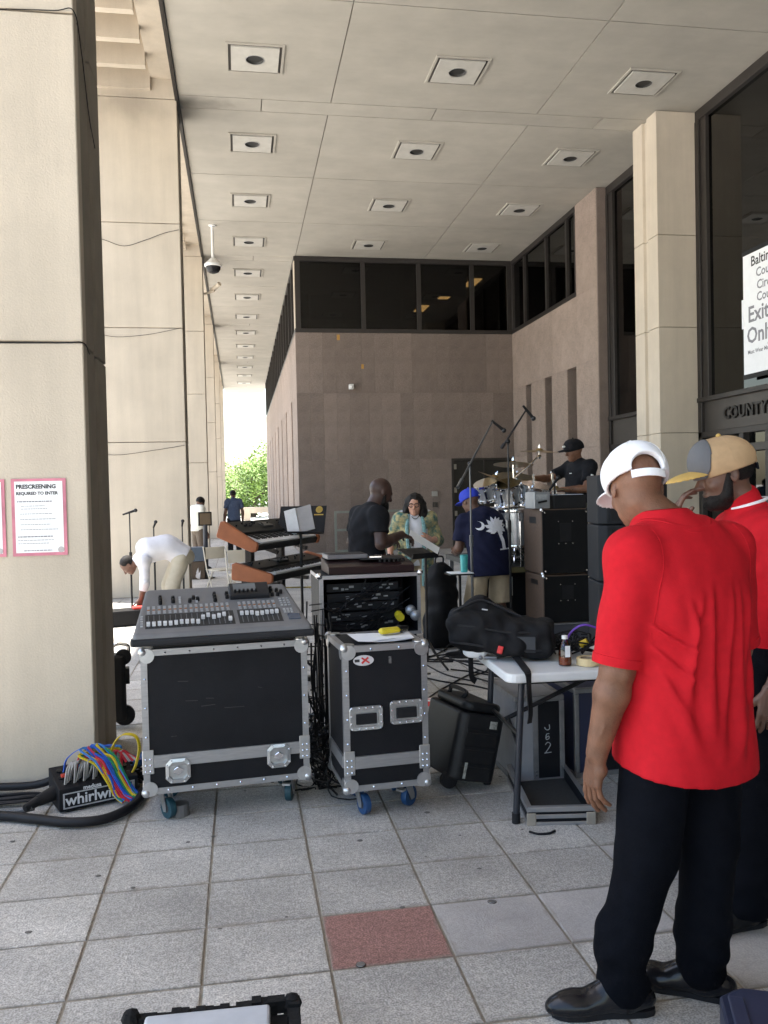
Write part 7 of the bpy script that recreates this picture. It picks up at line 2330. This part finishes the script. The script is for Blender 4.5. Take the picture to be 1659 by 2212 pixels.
def cymbal(label, loc, zc, r, rx, ry, arm=None, legs=True):
    t = thing('cymbal_stand', label, 'cymbal', loc)
    zb = zc if arm is None else arm[2]
    ax, ay = (0, 0) if arm is None else arm[:2]
    b = MB(); b.cyl((ax, ay, .02), (ax, ay, zb * .55), .016, n=8); b.cyl((ax, ay, zb * .5), (ax, ay, zb), .011, n=8); b.build('stand_tube', M_CHROME, t, smooth=True)
    for a in (10, 130, 250):
        b = MB(); b.tube([(ax, ay, .25), (ax + .20 * math.cos(R(a)), ay + .20 * math.sin(R(a)), .01)], .008, 6); b.build('leg', M_CHROME, t, smooth=True)
    if arm:
        b = MB(); b.cyl((ax, ay, zb), (0, 0, zc - .06), .010, n=8); b.ball((0, 0, zc - .07), .026, 8); b.build('boom_arm', M_CHROME, t, smooth=True)
    M = TR(0, 0, zc, rx, ry, 0)
    b = MB(); b.lathe([(r, -.018), (r * .6, -.008), (r * .2, .002), (r * .18, .012), (r * .10, .024), (.006, .028), (.006, .026), (r * .17, .008), (r * .2, -.001), (r * .6, -.0105), (r, -.0195)], 36, M); b.build('cymbal', M_BRZ, t, smooth=True)
    b = MB(); b.cyl((0, 0, -.07), (0, 0, .07), .006, n=6, M=M); b.cyl((0, 0, .028), (0, 0, .05), .016, n=8, M=M); b.build('wing_nut', M_CHROME, t)
    return t
cymbal('large ride cymbal on a boom arm nearest the drummer', (3.235, 8.9, .797), 1.237, .215, 4, 2, (-.32, .05, .90))
cymbal('crash cymbal level behind the dark microphone pole', (2.985, 9.05, .797), 1.108, .22, -6, 4)
cymbal('left crash cymbal tilted in front of the dark door', (2.76, 9.0, .797), .955, .20, 8, 24)
cymbal('low hi hat cymbals in front of the drummer', (3.40, 8.85, .797), .82, .17, 2, 0)
cymbal('splash cymbal seen low between the toms and the drummer', (3.12, 9.35, .797), .96, .23, -12, 14)
mic_stand('tall dark boom microphone stand in front of the drums', (2.68, 8.28, 0), 2.10, ((.165, 0, 2.46), (.265, 0, 2.34)), False, None, ((-.07, 0, 2.03), (.20, 0, 2.42)))
mic_stand('boom microphone stand with long grey arm reaching up over the drums', (2.27, 8.25, 0), 1.88, ((.31, .25, 2.33), (.43, .25, 2.235)), False, mat('grey_boom', (.12, .125, .13), .35, metal=.6), ((-.19, -.22, 1.64), (.33, .26, 2.335)))
t = mic_stand('short stand with black drum microphone by the low hi hat', (3.33, 8.70, .797), .86, ((-.06, 0, .80), (.03, 0, .92)), True)
# tray table with cup in front of the navy tee
t = thing('tray_stand', 'small tray stand with papers beside the navy tee', 'tray stand', (2.09, 8.0, 0))
b = MB(); b.cyl((0, .05, .02), (0, .05, .80), .015, n=8); b.build('post', M_BLACKM, t)
b = MB(); b.lathe([(.16, 0), (.16, .015), (.03, .03)], 18, TR(0, .05, 0)); b.build('base', M_BLACKM, t)
b = MB(); b.box(-.13, .11, -.10, .14, .80, .815); b.build('tray', M_BLACK, t)
b = MB(); b.box(-.12, .10, -.11, .10, .816, .822); b.build('paper', M_PAPER, t)
t = thing('turquoise_tumbler', 'turquoise tumbler standing on the tray by the navy tee', 'cup', (2.12, 7.99, .823))
b = MB(); b.lathe([(.030, 0), (.033, .003), (.038, .155), (.036, .16), (.002, .16)], 20); b.build('tumbler', mat('turquoise_enamel', (.05, .38, .37), .35), t, smooth=True)
b = MB(); b.lathe([(.037, .160), (.037, .168), (.002, .170)], 18); b.build('tumbler_lid', MATS['turquoise_enamel'], t)
t = thing('backpack', 'black backpack standing on the floor behind the tray stand', 'backpack', (2.02, 8.55, 0), 20)
S = SDF((-.25, -.20, -.01), (.25, .20, .95), .014); S.ell((0, 0, .60), (.17, .12, .28), .04, p=2.6); S.ell((0, -.09, .48), (.13, .08, .15), .05, p=2.6); S.ell((0, .0, .2), (.2, .14, .22), .05, p=3); S.disp(lambda X, Y, Z: .008 * np.sin(X * 24 + Z * 18) * np.sin(Z * 14 + Y * 20)); S.cut((0, 0, .004), (0, 0, -1)); S.mesh('pack_body', MATS['black_nylon'], t)
b = MB(); b.tube(spline([(-.05, .03, .86), (-.04, .02, .93), (.04, .02, .93), (.05, .03, .86)], 4), .010, 6); b.build('grab_loop', M_RUBBER, t, smooth=True)
# grey green tube barrier at the back wall
t = thing('steel_barrier', 'grey green steel tube barrier standing at the granite wall', 'barrier', (2.45, 22.55, 0))
GB = mat('grey_green_paint', (.20, .22, .19), .5, var=.1)
for x in (.03, .50, 1.93):
    b = MB(); b.cbox(x, 0, .56, .06, .05, 1.12); b.build('post', GB, t)
for z in (1.10, .62, .06):
    b = MB(); b.box(0, 1.96, -.022, .022, z - .03, z + .03); b.build('rail', GB, t)
